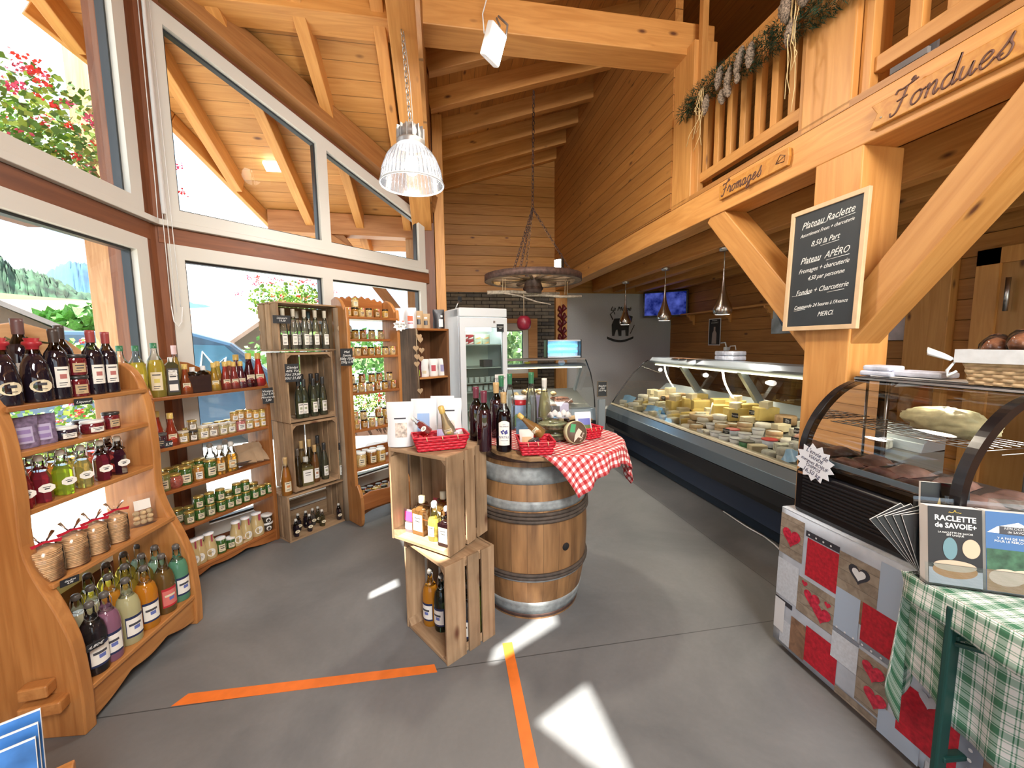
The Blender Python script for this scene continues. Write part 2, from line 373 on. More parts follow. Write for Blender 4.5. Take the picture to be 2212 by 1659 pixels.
FW = lambda o, d: MX(((d[0], -d[1], 0, o[0]), (d[1], d[0], 0, o[1]), (0, 0, 1, 0), (0, 0, 0, 1)))   # X along wall, Y outward, Z up
MA = FW((-1.9, 0), (0, 1)); MBW = FW((-1.9, 3.12), (.70711, .70711))
zl = lambda y: 5.46 - .49 * abs(y - .5) - .245 if y < .5 else 5.46 - .49 * y      # underside of bay rafters
zr = lambda x: 4.07 + .315 * x                                                      # underside of hall rafters
XZ = MX(((1, 0, 0, 0), (0, 0, 1, 0), (0, 1, 0, 0), (0, 0, 0, 1)))                     # polygon XY -> wall X,Z ; thickness -> outward

def inset(poly, w):
    n = len(poly); res = []
    c = V((sum(p[0] for p in poly) / n, sum(p[1] for p in poly) / n))
    ls = []
    for i in range(n):
        a, b2 = V(poly[i]), V(poly[(i + 1) % n]); d = (b2 - a).normalized(); nn = V((-d.y, d.x))
        if (c - a).dot(nn) < 0: nn = -nn
        ls.append((a + nn * w, d))
    for i in range(n):
        p, d = ls[i - 1]; q, e2 = ls[i]; den = d.x * e2.y - d.y * e2.x; k = ((q.x - p.x) * e2.y - (q.y - p.y) * e2.x) / den
        res.append((p.x + d.x * k, p.y + d.y * k))
    return res
def ring(mb, outer, inner, y0, y1, mi=0):
    n = len(outer); vs = [(x, y0, z) for x, z in outer] + [(x, y0, z) for x, z in inner] + [(x, y1, z) for x, z in outer] + [(x, y1, z) for x, z in inner]
    fs = []
    for i in range(n):
        k = (i + 1) % n
        fs += [(i, k, n + k, n + i), (2 * n + i, 3 * n + i, 3 * n + k, 2 * n + k), (i, 2 * n + i, 2 * n + k, k), (n + i, n + k, 3 * n + k, 3 * n + i)]
    mb.add(vs, fs, mi)
nwin = [0]
def window(M, outer, panes, y0=-.03, fw=.0):
    """outer = whole unit polygon (s,z); panes = glass polygons"""
    nwin[0] += 1; e = empty('window_%d' % nwin[0], kind='structure'); e.matrix_world = M
    loops = slab('window_frame', outer, panes, .07, MX.Translation((0, y0, 0)) @ XZ, WHITE, None); loops.parent = e
    for p in panes:
        g = MB(); ring(g, p, inset(p, .014), .005, .05); g.build('gasket', BLACKG, e)
        mb = MB(); mb.add([(x, .03, z) for x, z in p], [tuple(range(len(p)))]); mb.build('pane', PANE, e)
    return e
# bay wall facing the window wall (left) and its 45 degree facet
zt = lambda y: 5.35 - .49 * y
zB = lambda s: zt(3.12 + .70711 * s)
window(MA, [(1.9, 2.40), (3.01, 2.40), (3.01, zt(3.01)), (1.9, zt(1.9))], [[(1.98, 2.49), (2.91, 2.49), (2.91, zt(2.91) - .1), (1.98, zt(1.98) - .1)]])
window(MA, [(1.9, .36), (3.01, .36), (3.01, 2.25), (1.9, 2.25)], [[(1.98, .46), (2.91, .46), (2.91, 2.16), (1.98, 2.16)]])
window(MBW, [(.06, 2.40), (2.40, 2.40), (2.40, zB(2.40)), (.06, zB(.06))],
       [[(.145, 2.485), (1.165, 2.485), (1.165, zB(1.165) - .1), (.145, zB(.145) - .1)], [(1.255, 2.485), (2.31, 2.485), (2.31, zB(2.31) - .1), (1.255, zB(1.255) - .1)]])
window(MBW, [(.06, .12), (2.40, .12), (2.40, 2.25), (.06, 2.25)],
       [[(.15, .22), (1.155, .22), (1.155, 2.155), (.15, 2.155)], [(1.25, .22), (2.31, .22), (2.31, 2.155), (1.25, 2.155)]])
def wbox(M, a, b2, m, name, bev=.004):
    o = MB().bx(a, b2).build(name, m, mat=M, bev=bev); o['kind'] = 'structure'; return o
# white sills, stained transom and posts
wbox(MA, (1.9, -.055, 2.362), (3.10, .04, 2.402), WHITE, 'trim_1'); wbox(MBW, (-.02, -.055, 2.362), (2.42, .04, 2.402), WHITE, 'trim_2')
wbox(MA, (1.9, -.02, 2.25), (3.06, .16, 2.362), REDW, 'trim_3'); wbox(MBW, (.02, -.02, 2.25), (2.46, .16, 2.362), REDW, 'trim_4')
wbox(MA, (1.9, -.02, .22), (3.06, .16, .36), REDW, 'trim_5'); wbox(MBW, (.02, -.02, 0), (2.46, .16, .12), REDW, 'trim_6')
wbox(MA, (1.9, 0, 0), (3.06, .12, .22), P('cream_plaster', (.55, .48, .36), .8), 'wall_left_base')
o = MB().prism([(-1.9 + .015, 3.00), (-1.9 + .015, 3.115), (-1.79, 3.205), (-1.93, 3.35), (-2.09, 3.2), (-2.09, 3.00)], 4.0).build('corner_post', REDWZ); o['kind'] = 'structure'
# filler between frame head and roof
slab('wall_bay_top', [(.0, zB(0) - .02), (2.46, zB(2.46) - .02), (2.46, zB(2.46) + .3), (0, zB(0) + .3)], [], .14, MBW @ MX.Translation((0, -.0, 0)) @ XZ, REDW)
slab('wall_left_top', [(1.9, zt(1.9) - .02), (3.1, zt(3.1) - .02), (3.1, zt(3.1) + .3), (1.9, zt(1.9) + .3)], [], .14, MA @ XZ, REDW)
# wall_left: boarded gable behind the camera with made-up openings shaped to cast the sun patches
def back(px, py, z=0):
    p = at(px, py, z); k = (-1.9 - p.x) / SUN_D.x; q = p + SUN_D * k; return (q.y, q.z)
def backw(p):
    p = V(p); q = p + SUN_D * ((-1.9 - p.x) / SUN_D.x); return (q.y, q.z)
holes = [[back(*q) for q in pl] for pl in (
    [(1160, 1560), (1285, 1465), (1432, 1745), (1330, 1690)],
    [(797, 1300), (800, 1280), (872, 1243), (878, 1264)], [(843, 1229), (872, 1211), (873, 1222), (845, 1235)])]
A_ = V((-.02, 1.85, 0)); C_ = V((-.34, 2.11, 0))
holes += [[backw(A_ + V((0, 0, .47))), backw(C_ + V((0, 0, .49))), backw(C_ + V((0, 0, 1.02))), backw(A_ + V((0, 0, 1.02)))],
          [back(*q) for q in ((1068, 1402), (1060, 1432), (1092, 1428), (1222, 1345), (1216, 1326), (1170, 1330))]]
holes = [[(min(max(y, -3.4), 1.88), z) for y, z in h] for h in holes]
# keep the two last openings as one merged opening when they overlap: shift the slit clear of the crate opening
gy = [(-3.5, 0), (1.9, 0), (1.9, zl(1.9) + .3), (.5, 5.45), (-3.5, 3.6)]
for i, h in enumerate(holes): print('sun light', i, [(round(a, 2), round(c, 2)) for a, c in h])
big = [(-3.3, .3), (-.7, .3), (-.7, 2.3), (-3.3, 2.3)]  # unseen opening added to let in sky light
GOOD = [holes[0], holes[1], holes[2], holes[3], holes[4], big]
WALLV = wood('wall_boards_slab', (.44, .20, .05), (.35, .14, .03), 0, plank=.145, pax=1, bump=.9)
slab('wall_left', gy, GOOD, .05, MA @ XZ, WALLV)
# post at the end of the facet, and the wall running on from it
o = MB().prism([(-.23, 4.85), (-.08, 4.86), (-.07, 5.0), (-.2, 5.1), (-.33, 4.98)], 4.15).build('facet_post', REDWZ); o['kind'] = 'structure'
o = MB().box((-.015, 4.95, 2.07), (.115, .16, 4.14)).build('hall_post', PINEZ, bev=.006); o['kind'] = 'structure'
tag(MB().box((-.02, 6.05, 2.3), (.08, 2.2, 4.6)).build('wall_side', WALLB), kind='structure')
# back wall: stone below, boards above, white plaster to the right
m, t, out = mat('stacked_stone'); L = t.links; b = nd(t, 'ShaderNodeBsdfPrincipled'); b.inputs['Roughness'].default_value = .85
tcn = nd(t, 'ShaderNodeTexCoord'); sxn = nd(t, 'ShaderNodeSeparateXYZ'); L.new(tcn.outputs['Object'], sxn.inputs[0]); cb = nd(t, 'ShaderNodeCombineXYZ'); L.new(sxn.outputs[0], cb.inputs[0]); L.new(sxn.outputs[1], cb.inputs[1])
bk = nd(t, 'ShaderNodeTexBrick', Scale=1.0); bk.inputs['Color1'].default_value = (.17, .14, .105, 1); bk.inputs['Color2'].default_value = (.07, .068, .066, 1); bk.inputs['Mortar'].default_value = (.012, .011, .01, 1)
bk.inputs['Mortar Size'].default_value = .006; bk.inputs['Brick Width'].default_value = .27; bk.inputs['Row Height'].default_value = .062; bk.inputs['Bias'].default_value = -.1
L.new(cb.outputs[0], bk.inputs['Vector']); nz = nd(t, 'ShaderNodeTexNoise', Scale=14, Detail=5); L.new(tcn.outputs['Object'], nz.inputs['Vector'])
mr = nd(t, 'ShaderNodeMapRange'); mr.inputs[3].default_value = .5; mr.inputs[4].default_value = 1.6; L.new(nz.outputs['Fac'], mr.inputs[0]); vm = nd(t, 'ShaderNodeVectorMath', operation='SCALE'); L.new(bk.outputs['Color'], vm.inputs[0]); L.new(mr.outputs[0], vm.inputs['Scale'])
L.new(vm.outputs[0], b.inputs['Base Color']); ad = nd(t, 'ShaderNodeMath', operation='SUBTRACT'); L.new(nz.outputs['Fac'], ad.inputs[0]); L.new(bk.outputs['Fac'], ad.inputs[1])
bp = nd(t, 'ShaderNodeBump', Strength=.8, Distance=.02); L.new(ad.outputs[0], bp.inputs['Height']); L.new(bp.outputs[0], b.inputs['Normal']); L.new(b.outputs[0], out.inputs[0]); STONE = m
MBK = MX(((1, 0, 0, 0), (0, 0, 1, 7.1), (0, 1, 0, 0), (0, 0, 0, 1)))
slab('wall_back', [(.0, 0), (2.0, 0), (2.0, 2.44), (0, 2.44)], [[(.62, 1.0), (1.5, 1.0), (1.5, 1.9), (.62, 1.9)]], .12, MBK, STONE)
slab('wall_back_upper', [(0, 2.44), (4.35, 2.44), (4.35, 5.6), (0, 4.25)], [], .12, MBK @ MX.Translation((0, 0, -.03)), wood('wall_boards_back', (.50, .245, .06), (.40, .17, .035), 0, plank=.17, pax=1, bump=.8))
slab('wall_back_white', [(2.2, 0), (4.4, 0), (4.4, 2.44), (2.2, 2.44)], [], .12, MBK, P('grey_white_plaster', (.50, .50, .50), .9, noise=.04, nscale=60, bump=.3))
tag(MB().box((2.1, 7.06, 1.23), (.21, .12, 2.46)).build('back_post', PINEZ, bev=.004), kind='structure')
window(FW((0, 7.1), (1, 0)), [(.62, 1.0), (1.5, 1.0), (1.5, 1.9), (.62, 1.9)], [[(.72, 1.1), (1.41, 1.1), (1.41, 1.77), (.72, 1.77)]], y0=-.02)
mb = MB()
for a, c in (((.46, 7.03, .92), (.62, 7.11, 1.98)), ((1.5, 7.03, .92), (1.66, 7.11, 1.98)), ((.62, 7.03, 1.9), (1.5, 7.11, 1.98)), ((.62, 7.03, .92), (1.5, 7.11, 1.0))): mb.bx(a, c)
tag(mb.build('trim_7', PINE), kind='structure')
# right wall, door, wall above the gallery edge
tag(MB().box((4.36, 1.8, 2.9), (.12, 10.7, 5.8)).build('wall_right', wood('wall_boards_y', (.46, .205, .05), (.36, .145, .032), 1, plank=.17, pax=2, bump=.8)), kind='structure')
slab('wall_front', [(-2, 0), (4.4, 0), (4.4, 5.6), (-.1, 4.4), (-2, 4.0)], [[(-1.6, .15), (.9, .15), (.9, 2.3), (-1.6, 2.3)], [(1.1, .15), (3.9, .15), (3.9, 2.3), (1.1, 2.3)]], .1, MX(((1, 0, 0, 0), (0, 0, 1, -3.57), (0, 1, 0, 0), (0, 0, 0, 1))), WALLV)  # both openings added behind the camera for more sky light
tag(MB().bx((1.99, 3.35, 2.69), (2.06, 7.08, 5.0)).build('wall_gallery', wood('wall_boards_gallery', (.50, .23, .06), (.39, .16, .035), 1, plank=.135, pax=2, bump=1.0)), kind='structure')
mb = MB()
d1 = empty('door_1', (4.3, 2.05, 0), kind='structure')
MB().bx((-.035, -.42, 0), (0, .42, 2.12)).build('door_panel', wood('door_wood', (.50, .26, .08), (.42, .2, .055), 2), d1)
mb = MB(); mb.bx((-.06, -.52, 0), (0, -.42, 2.24)); mb.bx((-.06, .42, 0), (0, .56, 2.24)); mb.bx((-.06, -.52, 2.12), (0, .56, 2.24)); mb.build('door_trim', PINEZ, d1)
MB().tube([(-.10, .34, 1.75), (-.10, .34, 2.0)], .016).build('door_handle', STEEL, d1)
tag(MB().bx((4.22, 2.75, 0), (4.31, 3.07, 2.46)).build('trim_8', PINEZ, bev=.004), kind='structure')
# ---- roof
ang = math.atan(.49)
def roofL(name, poly, off, th, m):
    """poly in (x,y) world -> slab on the bay roof plane (falls towards +y)"""
    M = MX.Translation((0, 0, 5.46 + off)) @ MX.Rotation(-ang, 4, 'X'); s = 1 / math.cos(ang)
    return slab(name, [(x, y * s) for x, y in poly], [], th, M, m)
roofL('ceiling_bay', [(-.12, .5), (-.12, 5.75), (-1.80, 5.75), (-2.30, 4.14), (-2.72, 3.5), (-3.6, 2.9), (-4.15, 1.9), (-4.5, .75), (-3.75, .75), (-3.5, 1.05), (-3.0, 1.05), (-3.0, 1.7), (-1.97, 1.7), (-1.97, .5)], .16, .05, CEILB)  # left overhang extended out of view, shaped to block and pass the sun
M_ = MX.Translation((0, 0, 5.215 + .245 + .16 - .49 * .5)) 
tag(MB().add([(-2, .5, 5.375), (-.1, .5, 5.375), (-.1, -3.5, 3.42), (-2, -3.5, 3.42), (-2, .5, 5.43), (-.1, .5, 5.43), (-.1, -3.5, 3.47), (-2, -3.5, 3.47)], [(0, 1, 2, 3), (4, 7, 6, 5), (0, 3, 7, 4), (1, 5, 6, 2)]).build('ceiling_rear', CEILB), kind='structure')
for x in (-.40, -.945, -1.50, -2.06, -2.56):
    y1 = {-2.06: 4.75, -2.56: 3.65}.get(x, 5.7); y0 = .6 if x > -1.9 else 1.8
    beam('rafter', (x, y0, 5.46 + .08 - .49 * y0), (x, y1, 5.46 + .08 - .49 * y1), .09, .17, PINE)
beam('barge_board', (-2.72, 3.45, 5.55 - .49 * 3.45), (-2.30, 4.14, 5.55 - .49 * 4.14), .05, .13, PINE); beam('barge_board', (-2.30, 4.14, 5.55 - .49 * 4.14), (-1.80, 5.75, 5.55 - .49 * 5.75), .05, .13, PINE)
beam('principal_rafter', (-.21, .6, 5.36 - .49 * .6), (-.21, 4.9, 5.36 - .49 * 4.9), .215, .24, PINE)
beam('raking_beam', (-1.80, 3.13, zt(3.13) + .13), (-.10, 4.83, zt(4.83) + .13), .16, .2, wood('pine_dark', (.42, .19, .06), (.3, .12, .035), 0))
# hall roof (rises to the right)
slab('ceiling_hall', [(-.14, 0.4), (4.6, 0.4), (4.6, 7.2), (-.14, 7.2)], [], .05, MX(((math.cos(.3052), 0, -math.sin(.3052), 0), (0, 1, 0, 0), (math.sin(.3052), 0, math.cos(.3052), 4.27), (0, 0, 0, 1))), wood('hall_boards', (.52, .235, .055), (.40, .165, .035), 1, plank=.14, pax=0, bump=.5))
slab('ceiling_front', [(-.14, -3.6), (4.6, -3.6), (4.6, 0.4), (-.14, 0.4)], [], .05, MX(((math.cos(.3052), 0, -math.sin(.3052), 0), (0, 1, 0, 0), (math.sin(.3052), 0, math.cos(.3052), 4.27), (0, 0, 0, 1))), CEILB)
slab('wall_step', [(-3.5, 3.3), (.5, 4.2), (5.0, 2.9), (5.0, 4.26), (2.6, 4.35), (.5, 5.45), (-3.5, 4.4)], [], .03, MX(((0, 0, 1, -.115), (1, 0, 0, 0), (0, 1, 0, 0), (0, 0, 0, 1))), WALLV)
for y in (3.46, 4.06, 4.66, 5.28, 5.87, 6.45, 7.0):
    beam('rafter', (-.1, y, zr(-.1) + .1), (2.02, y, zr(2.02) + .1), .1, .2, PINE)
beam('tie_beam', (-1.9, 3.30, 3.97), (2.24, 3.30, 3.97), .24, .24, PINE)
beam('eaves_beam', (-.06, 4.9, 4.10), (-.06, 7.1, 4.10), .12, .2, PINE)
# ---- gallery
beam('gallery_beam', (2.1, -1.5, 2.58), (2.1, 7.05, 2.58), .2, .212, PINE)
for x, z in ((2.75, 2.57), (3.15, 2.57), (3.6, 2.57), (4.05, 2.57)): beam('joist', (x, -1.5, z + .0), (x, 7.05, z), .12, .22, PINE)
tag(MB().bx((2.0, -1.5, 2.686), (4.34, 7.08, 2.72)).build('gallery_deck', wood('deck_boards', (.44, .2, .055), (.34, .14, .035), 1, plank=.14, pax=0)), kind='structure')
for (x, y, dx, dy, z0, z1) in ((2.1, 3.215, .2, .27, 2.686, 3.9), (2.11, 1.915, .22, .28, 2.686, 5.0), (2.12, 1.82, .24, .25, 0, 2.476), (2.1, -.4, .2, .25, 0, 2.476)):
    o = MB().box((x, y, (z0 + z1) / 2), (dx, dy, z1 - z0)).build('post', PINEZ, bev=.006); o['kind'] = 'structure'
for y in (3.06, 2.085, 1.745): tag(MB().box((2.06, y, 3.6), (.05, .05, 1.8)).build('trim_post', PINEZ, bev=.003), kind='structure')
beam('knee_brace', (2.1, 2.80, 2.50), (2.1, 1.86, 1.50), .18, .16, PINE, up=(0, 1, 1)); beam('knee_brace', (2.1, .7, 2.88), (2.1, 1.82, 1.50), .18, .16, PINE, up=(0, -1, 1))
def balustrade(y0, y1, ys, lab):
    e = empty('balustrade', (2.08, (y0 + y1) / 2, 2.72), label=lab, cat='railing', group=None)
    c = (y0 + y1) / 2; Lr = y1 - y0
    MB().box((0, 0, .125), (.05, Lr, .07)).build('bottom_rail', PINEY, e, bev=.004)
    MB().box((0, 0, .80), (.06, Lr, .07)).build('top_rail', PINEY, e, bev=.004)
    for y in ys: MB().box((0, y - c, .46), (.045, .052, .64)).build('baluster', PINEZ, e, bev=.003)
balustrade(2.12, 3.05, [2.99 - .1335 * i for i in range(7)], 'wooden gallery railing under the pine garland')
balustrade(.2, 1.72, [1.56 - .14 * i for i in range(10)], 'wooden gallery railing above the large carved sign')
# louvred panel seen through the balusters
e = empty('louvred_panel', (3.3, 2.9, 2.72), label='pale grey louvred panel up on the gallery behind the railing', cat='panel')
mb = MB()
for i in range(13): mb.box((0, 0, .12 + i * .06), (.03, 1.0, .045))
mb.build('slats', P('pale_grey_paint', (.5, .52, .52), .5), e)
MB().box((.03, 0, .45), (.02, 1.06, .9)).build('backing', P('grey_backing', (.2, .2, .21), .6), e)
# ---------------------------------------------------------------- outside
GRASS = P('meadow_grass', (.085, .125, .03), .9, noise=.25, nscale=.05)
FOREST = P('forest_green', (.022, .060, .030), .95, noise=.75, nscale=.11, bump=1)
FAR = P('far_blue_hill', (.03, .085, .15), .95, noise=.3, nscale=.02)
tag(MB().add([(-600, -60, -1.2), (-600, 600, -1.2), (600, 600, -1.2), (600, -60, -1.2)], [(0, 3, 2, 1)]).build('meadow_ground', GRASS), kind='structure')
tag(MB().bx((-30, -8, -.25), (20, 30, -.14)).build('gravel_yard', P('gravel', (.42, .40, .37), .9, noise=.15, nscale=3)), kind='structure')
def ridge(name, pts, dist, m, depth, lab, cat='hill', jit=0, foot=-2, rows=8):
    """hill: crest through the sight lines at `dist`, sloping down towards us and away"""
    crest = []
    for i in range(len(pts) - 1):
        for k in range(10):
            f = k / 10; px = pts[i][0] * (1 - f) + pts[i + 1][0] * f; py = pts[i][1] * (1 - f) + pts[i + 1][1] * f
            d = ray(px, py); h = math.hypot(d.x, d.y); crest.append(CP + d * (dist / h))
    vs = []; n = len(crest)
    for j in range(rows + 1):
        f = j / rows
        for p in crest:
            q = V((p.x, p.y, 0)); h = q.length; q.normalize(); dd = h - depth * (1 - f)
            vs.append((q.x * dd, q.y * dd, foot + (p.z - foot) * math.sin(f * math.pi / 2) + random.uniform(-jit, jit) * (.4 + f)))
    for p in crest:
        q = V((p.x, p.y, 0)); h = q.length; q.normalize(); vs.append((q.x * (h + depth), q.y * (h + depth), foot))
    fs = [(j * n + i, j * n + i + 1, (j + 1) * n + i + 1, (j + 1) * n + i) for j in range(rows + 1) for i in range(n - 1)]
    mb = MB(); mb.add(vs, fs, 0, True); o = mb.build(name, m); tag(o, lab, cat); return o
ridge('hill', [(-300, 590), (-60, 640), (60, 640), (110, 585), (150, 567), (175, 570), (215, 585), (300, 625), (480, 672), (760, 735)], 900, FAR, 250, 'distant blue hill on the skyline beyond the meadow', jit=2)
ridge('wooded_hill', [(-400, 500), (-60, 530), (-5, 552), (30, 585), (70, 590), (110, 605), (170, 632), (240, 655), (330, 675), (420, 690), (560, 730)], 420, FOREST, 150, 'green wooded hill behind the left window', jit=1.6, rows=14)
ridge('meadow_slope', [(-300, 640), (0, 647), (100, 655), (230, 663), (420, 692), (700, 735)], 210, GRASS, 170, 'pale green sloping meadow below the wooded hill', 'meadow', rows=4)['kind'] = 'structure'
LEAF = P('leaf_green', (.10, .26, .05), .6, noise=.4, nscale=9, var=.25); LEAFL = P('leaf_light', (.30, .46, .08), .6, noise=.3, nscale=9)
BLOS = P('red_blossom', (.75, .04, .05), .6, noise=.2, nscale=30); BLOSP = P('pink_blossom', (.75, .10, .25), .6)
def bush(name, c, r, nleaf, m, lab, cat, trunk=True, ls=.3, group=None, sc=(1, 1, 1)):
    e = empty(name, (c[0], c[1], 0), label=lab, cat=cat, group=group); mb = MB(); rz = c[2]
    for i in range(nleaf):
        v = V((random.gauss(0, 1), random.gauss(0, 1), random.gauss(0, 1))).normalized() * (random.random() ** .4)
        p = V((v.x * r * sc[0], v.y * r * sc[1], rz + v.z * r * sc[2])); a = V((random.uniform(-1, 1), random.uniform(-1, 1), random.uniform(-1, 1))).normalized(); b2 = a.orthogonal().normalized(); s = ls * random.uniform(.5, 1.2)
        mb.add([p - a * s, p - b2 * s * .6, p + a * s, p + b2 * s * .6], [(0, 1, 2, 3)])
    mb.build('foliage', m, e)
    if trunk: MB().tube([(0, 0, -1.2), (.05, .02, rz * .5), (0, 0, rz)], [r * .09, r * .07, r * .03]).build('trunk', P('bark', (.10, .07, .045), .9), e)
    return e
for i, (px, py, dd, r) in enumerate(((150, 692, 60, 1.6), (205, 705, 50, 2.4), (120, 700, 55, 1.2))):
    d = ray(px, py); d = d / math.hypot(d.x, d.y); bush('tree', (d.x * dd, d.y * dd, 1.55 + d.z * dd - r * .2), r, 500, LEAF, 'round dark green tree in the meadow, %s' % ('beside the far hedge', 'nearest the outside post', 'leftmost of three')[i], 'tree', ls=.8)
bush('tree', (1.5, 16, 1.9), 2.6, 2600, P('tree_light_green', (.15, .27, .09), .7, noise=.35, nscale=3), 'pale green tree outside the small window in the stone wall', 'tree', ls=.22)
bush('hedge', (-4.8, 19, 1.0), 1.4, 900, LEAF, 'green hedge behind the parked van', 'hedge', ls=.2, trunk=False, sc=(3, 1, 1))
# farmhouses
def house(px, pyt, dist, w, l, hz, rot, roof, wallc, lab):
    d = ray(px, pyt); k = dist / math.hypot(d.x, d.y); p = CP + d * k
    e = empty('farmhouse', (p.x, p.y, 0), R(rot), lab, 'house'); top = p.z; ev = top - hz
    MB().bx((-w / 2, -l / 2, -1.2), (w / 2, l / 2, ev + .1)).build('wall', wallc, e)
    mb = MB(); mb.prism([(-w / 2 - .8, ev - .3), (0, top), (w / 2 + .8, ev - .3), (w / 2 + .8, ev - .1), (0, top + .25), (-w / 2 - .8, ev - .1)], l + 1.6, M=MX(((1, 0, 0, 0), (0, 0, 1, -l / 2 - .8), (0, 1, 0, 0), (0, 0, 0, 1)))); mb.build('roof', roof, e)
    mb = MB().prism([(-w / 2, ev), (w / 2, ev), (0, top)], .2, M=MX(((1, 0, 0, 0), (0, 0, 1, -l / 2), (0, 1, 0, 0), (0, 0, 0, 1)))); mb.build('gable', P('dark_gable_boards', (.10, .075, .055), .9), e)
    for k2 in (-.25, .2): MB().bx((w * k2 - .5, -l / 2 - .06, ev - 1.7), (w * k2 + .5, -l / 2, ev - .6)).build('window', P('far_glass', (.05, .07, .09), .2), e)
ROOFG = P('grey_tiles', (.20, .18, .17), .8, noise=.15, nscale=2); ROOFR = P('pale_red_tiles', (.30, .20, .155), .8, noise=.2, nscale=1.5)
WC = P('pale_render', (.55, .55, .54), .9)
house(-10, 660, 34, 8, 8, 2.6, 38, ROOFG, WC, 'farmhouse with a grey gable roof outside the left window')
house(55, 653, 60, 8, 14, 2.0, 100, ROOFR, WC, 'farther white house with a pale red roof above the grey roof')
house(470, 672, 30, 7, 9, 2.4, 62, ROOFR, WC, 'house with a sunlit pale tiled roof behind the van')
house(640, 700, 45, 9, 14, 2.6, 20, ROOFG, WC, 'grey roofed house right of the sunlit tiled roof')
# parked van
BODY = P('van_blue_paint', (.035, .085, .15), .25, metal=.3, coat=.6); GLZ = P('van_glass', (.05, .14, .22), .06)
d = ray(520, 760); d = d / math.hypot(d.x, d.y)
e = empty('van', (d.x * 8.8 - 1.35, d.y * 8.8 - .2, -.14), R(24), 'dark blue van with white lettering parked outside the window', 'van')
prof = [(-2.1, .35), (2.35, .35), (2.4, .9), (1.9, 1.08), (1.2, 1.75), (.7, 1.92), (-1.7, 1.95), (-2.05, 1.6), (-2.15, .9)]
MB().prism(prof, 1.75, M=MX(((1, 0, 0, 0), (0, 0, 1, -.875), (0, 1, 0, 0), (0, 0, 0, 1)))).build('body', BODY, e, bev=.06)
for q in ([(-1.95, 1.12), (-1.0, 1.12), (-1.0, 1.72), (-1.75, 1.72)], [(-.9, 1.12), (.25, 1.12), (.25, 1.74), (-.9, 1.74)], [(.35, 1.12), (1.6, 1.12), (1.1, 1.70), (.35, 1.74)]):
    MB().prism(q, .01, M=MX(((1, 0, 0, 0), (0, 0, -1, -.875), (0, 1, 0, 0), (0, 0, 0, 1)))).build('window', GLZ, e)
for x in (-1.35, 1.5): MB().lathe([(.01, -.1), (.33, -.1), (.33, .1), (.01, .1)], 20, M=MX.Translation((x, -.8, .33)) @ MX.Rotation(R(90), 4, 'X')).build('wheel', BLACK, e)
MB().box((-2.13, -.78, 1.0), (.06, .1, .22)).build('tail_light', P('tail_red', (.6, .02, .02), .2), e)
text('SPLY', .17, P('white_vinyl', (.8, .82, .82), .6), frame((.0, -.892, 1.40), (1, 0, 0), (0, 0, 1)), e, bold=.006)
mb = MB()
mb.tube([(.5, -.892, 1.2), (.6, -.892, 1.5), (.75, -.892, 1.3), (.8, -.892, 1.6), (.95, -.892, 1.35), (1.1, -.892, 1.5), (1.05, -.892, 1.2)], .02, 4); mb.build('window_decal', MC['white_vinyl'], e)
# outside timber: canopy post, beam, braces
PINEO = wood('sunny_pine', (.55, .33, .17), (.40, .2, .08), 2); PINEOX = wood('outdoor_pine_x', (.48, .22, .085), (.36, .145, .05), 0)  # even timber tones for the outdoor posts, beam and braces
tag(MB().box((-2.92, 4.22, 2.0), (.22, .24, 4.3)).build('canopy_post', PINEO, bev=.006), kind='structure')
beam('canopy_beam', (-1.95, 5.2, 2.98), (-.3, 5.24, 2.96), .18, .24, PINEOX)
tag(MB().box((-.37, 5.3, 1.4), (.13, .15, 3.1)).build('canopy_post', PINEO, bev=.006), kind='structure')
beam('canopy_brace', (-.45, 5.28, 1.80), (-1.25, 5.25, 2.90), .12, .17, PINEOX, up=(0, 1, 0)); beam('canopy_brace', (-1.0, 5.2, 2.6), (-1.5, 5.2, 2.95), .1, .16, PINEOX, up=(0, 1, 0))
o = MB().box((0, 0, 0), (.16, .10, .03)).build('soffit_light', emis('soffit_light_glow', (1, 1, .97), 6)); p = CP + ray(590, 353) * ((5.60 - H) / (ray(590, 353).z + .49 * ray(590, 353).y)); o.location = p - V((0, 0, .03)); o.rotation_euler = (-ang, 0, 0)
tag(o, 'small glowing lamp under the outside roof boards', 'lamp')
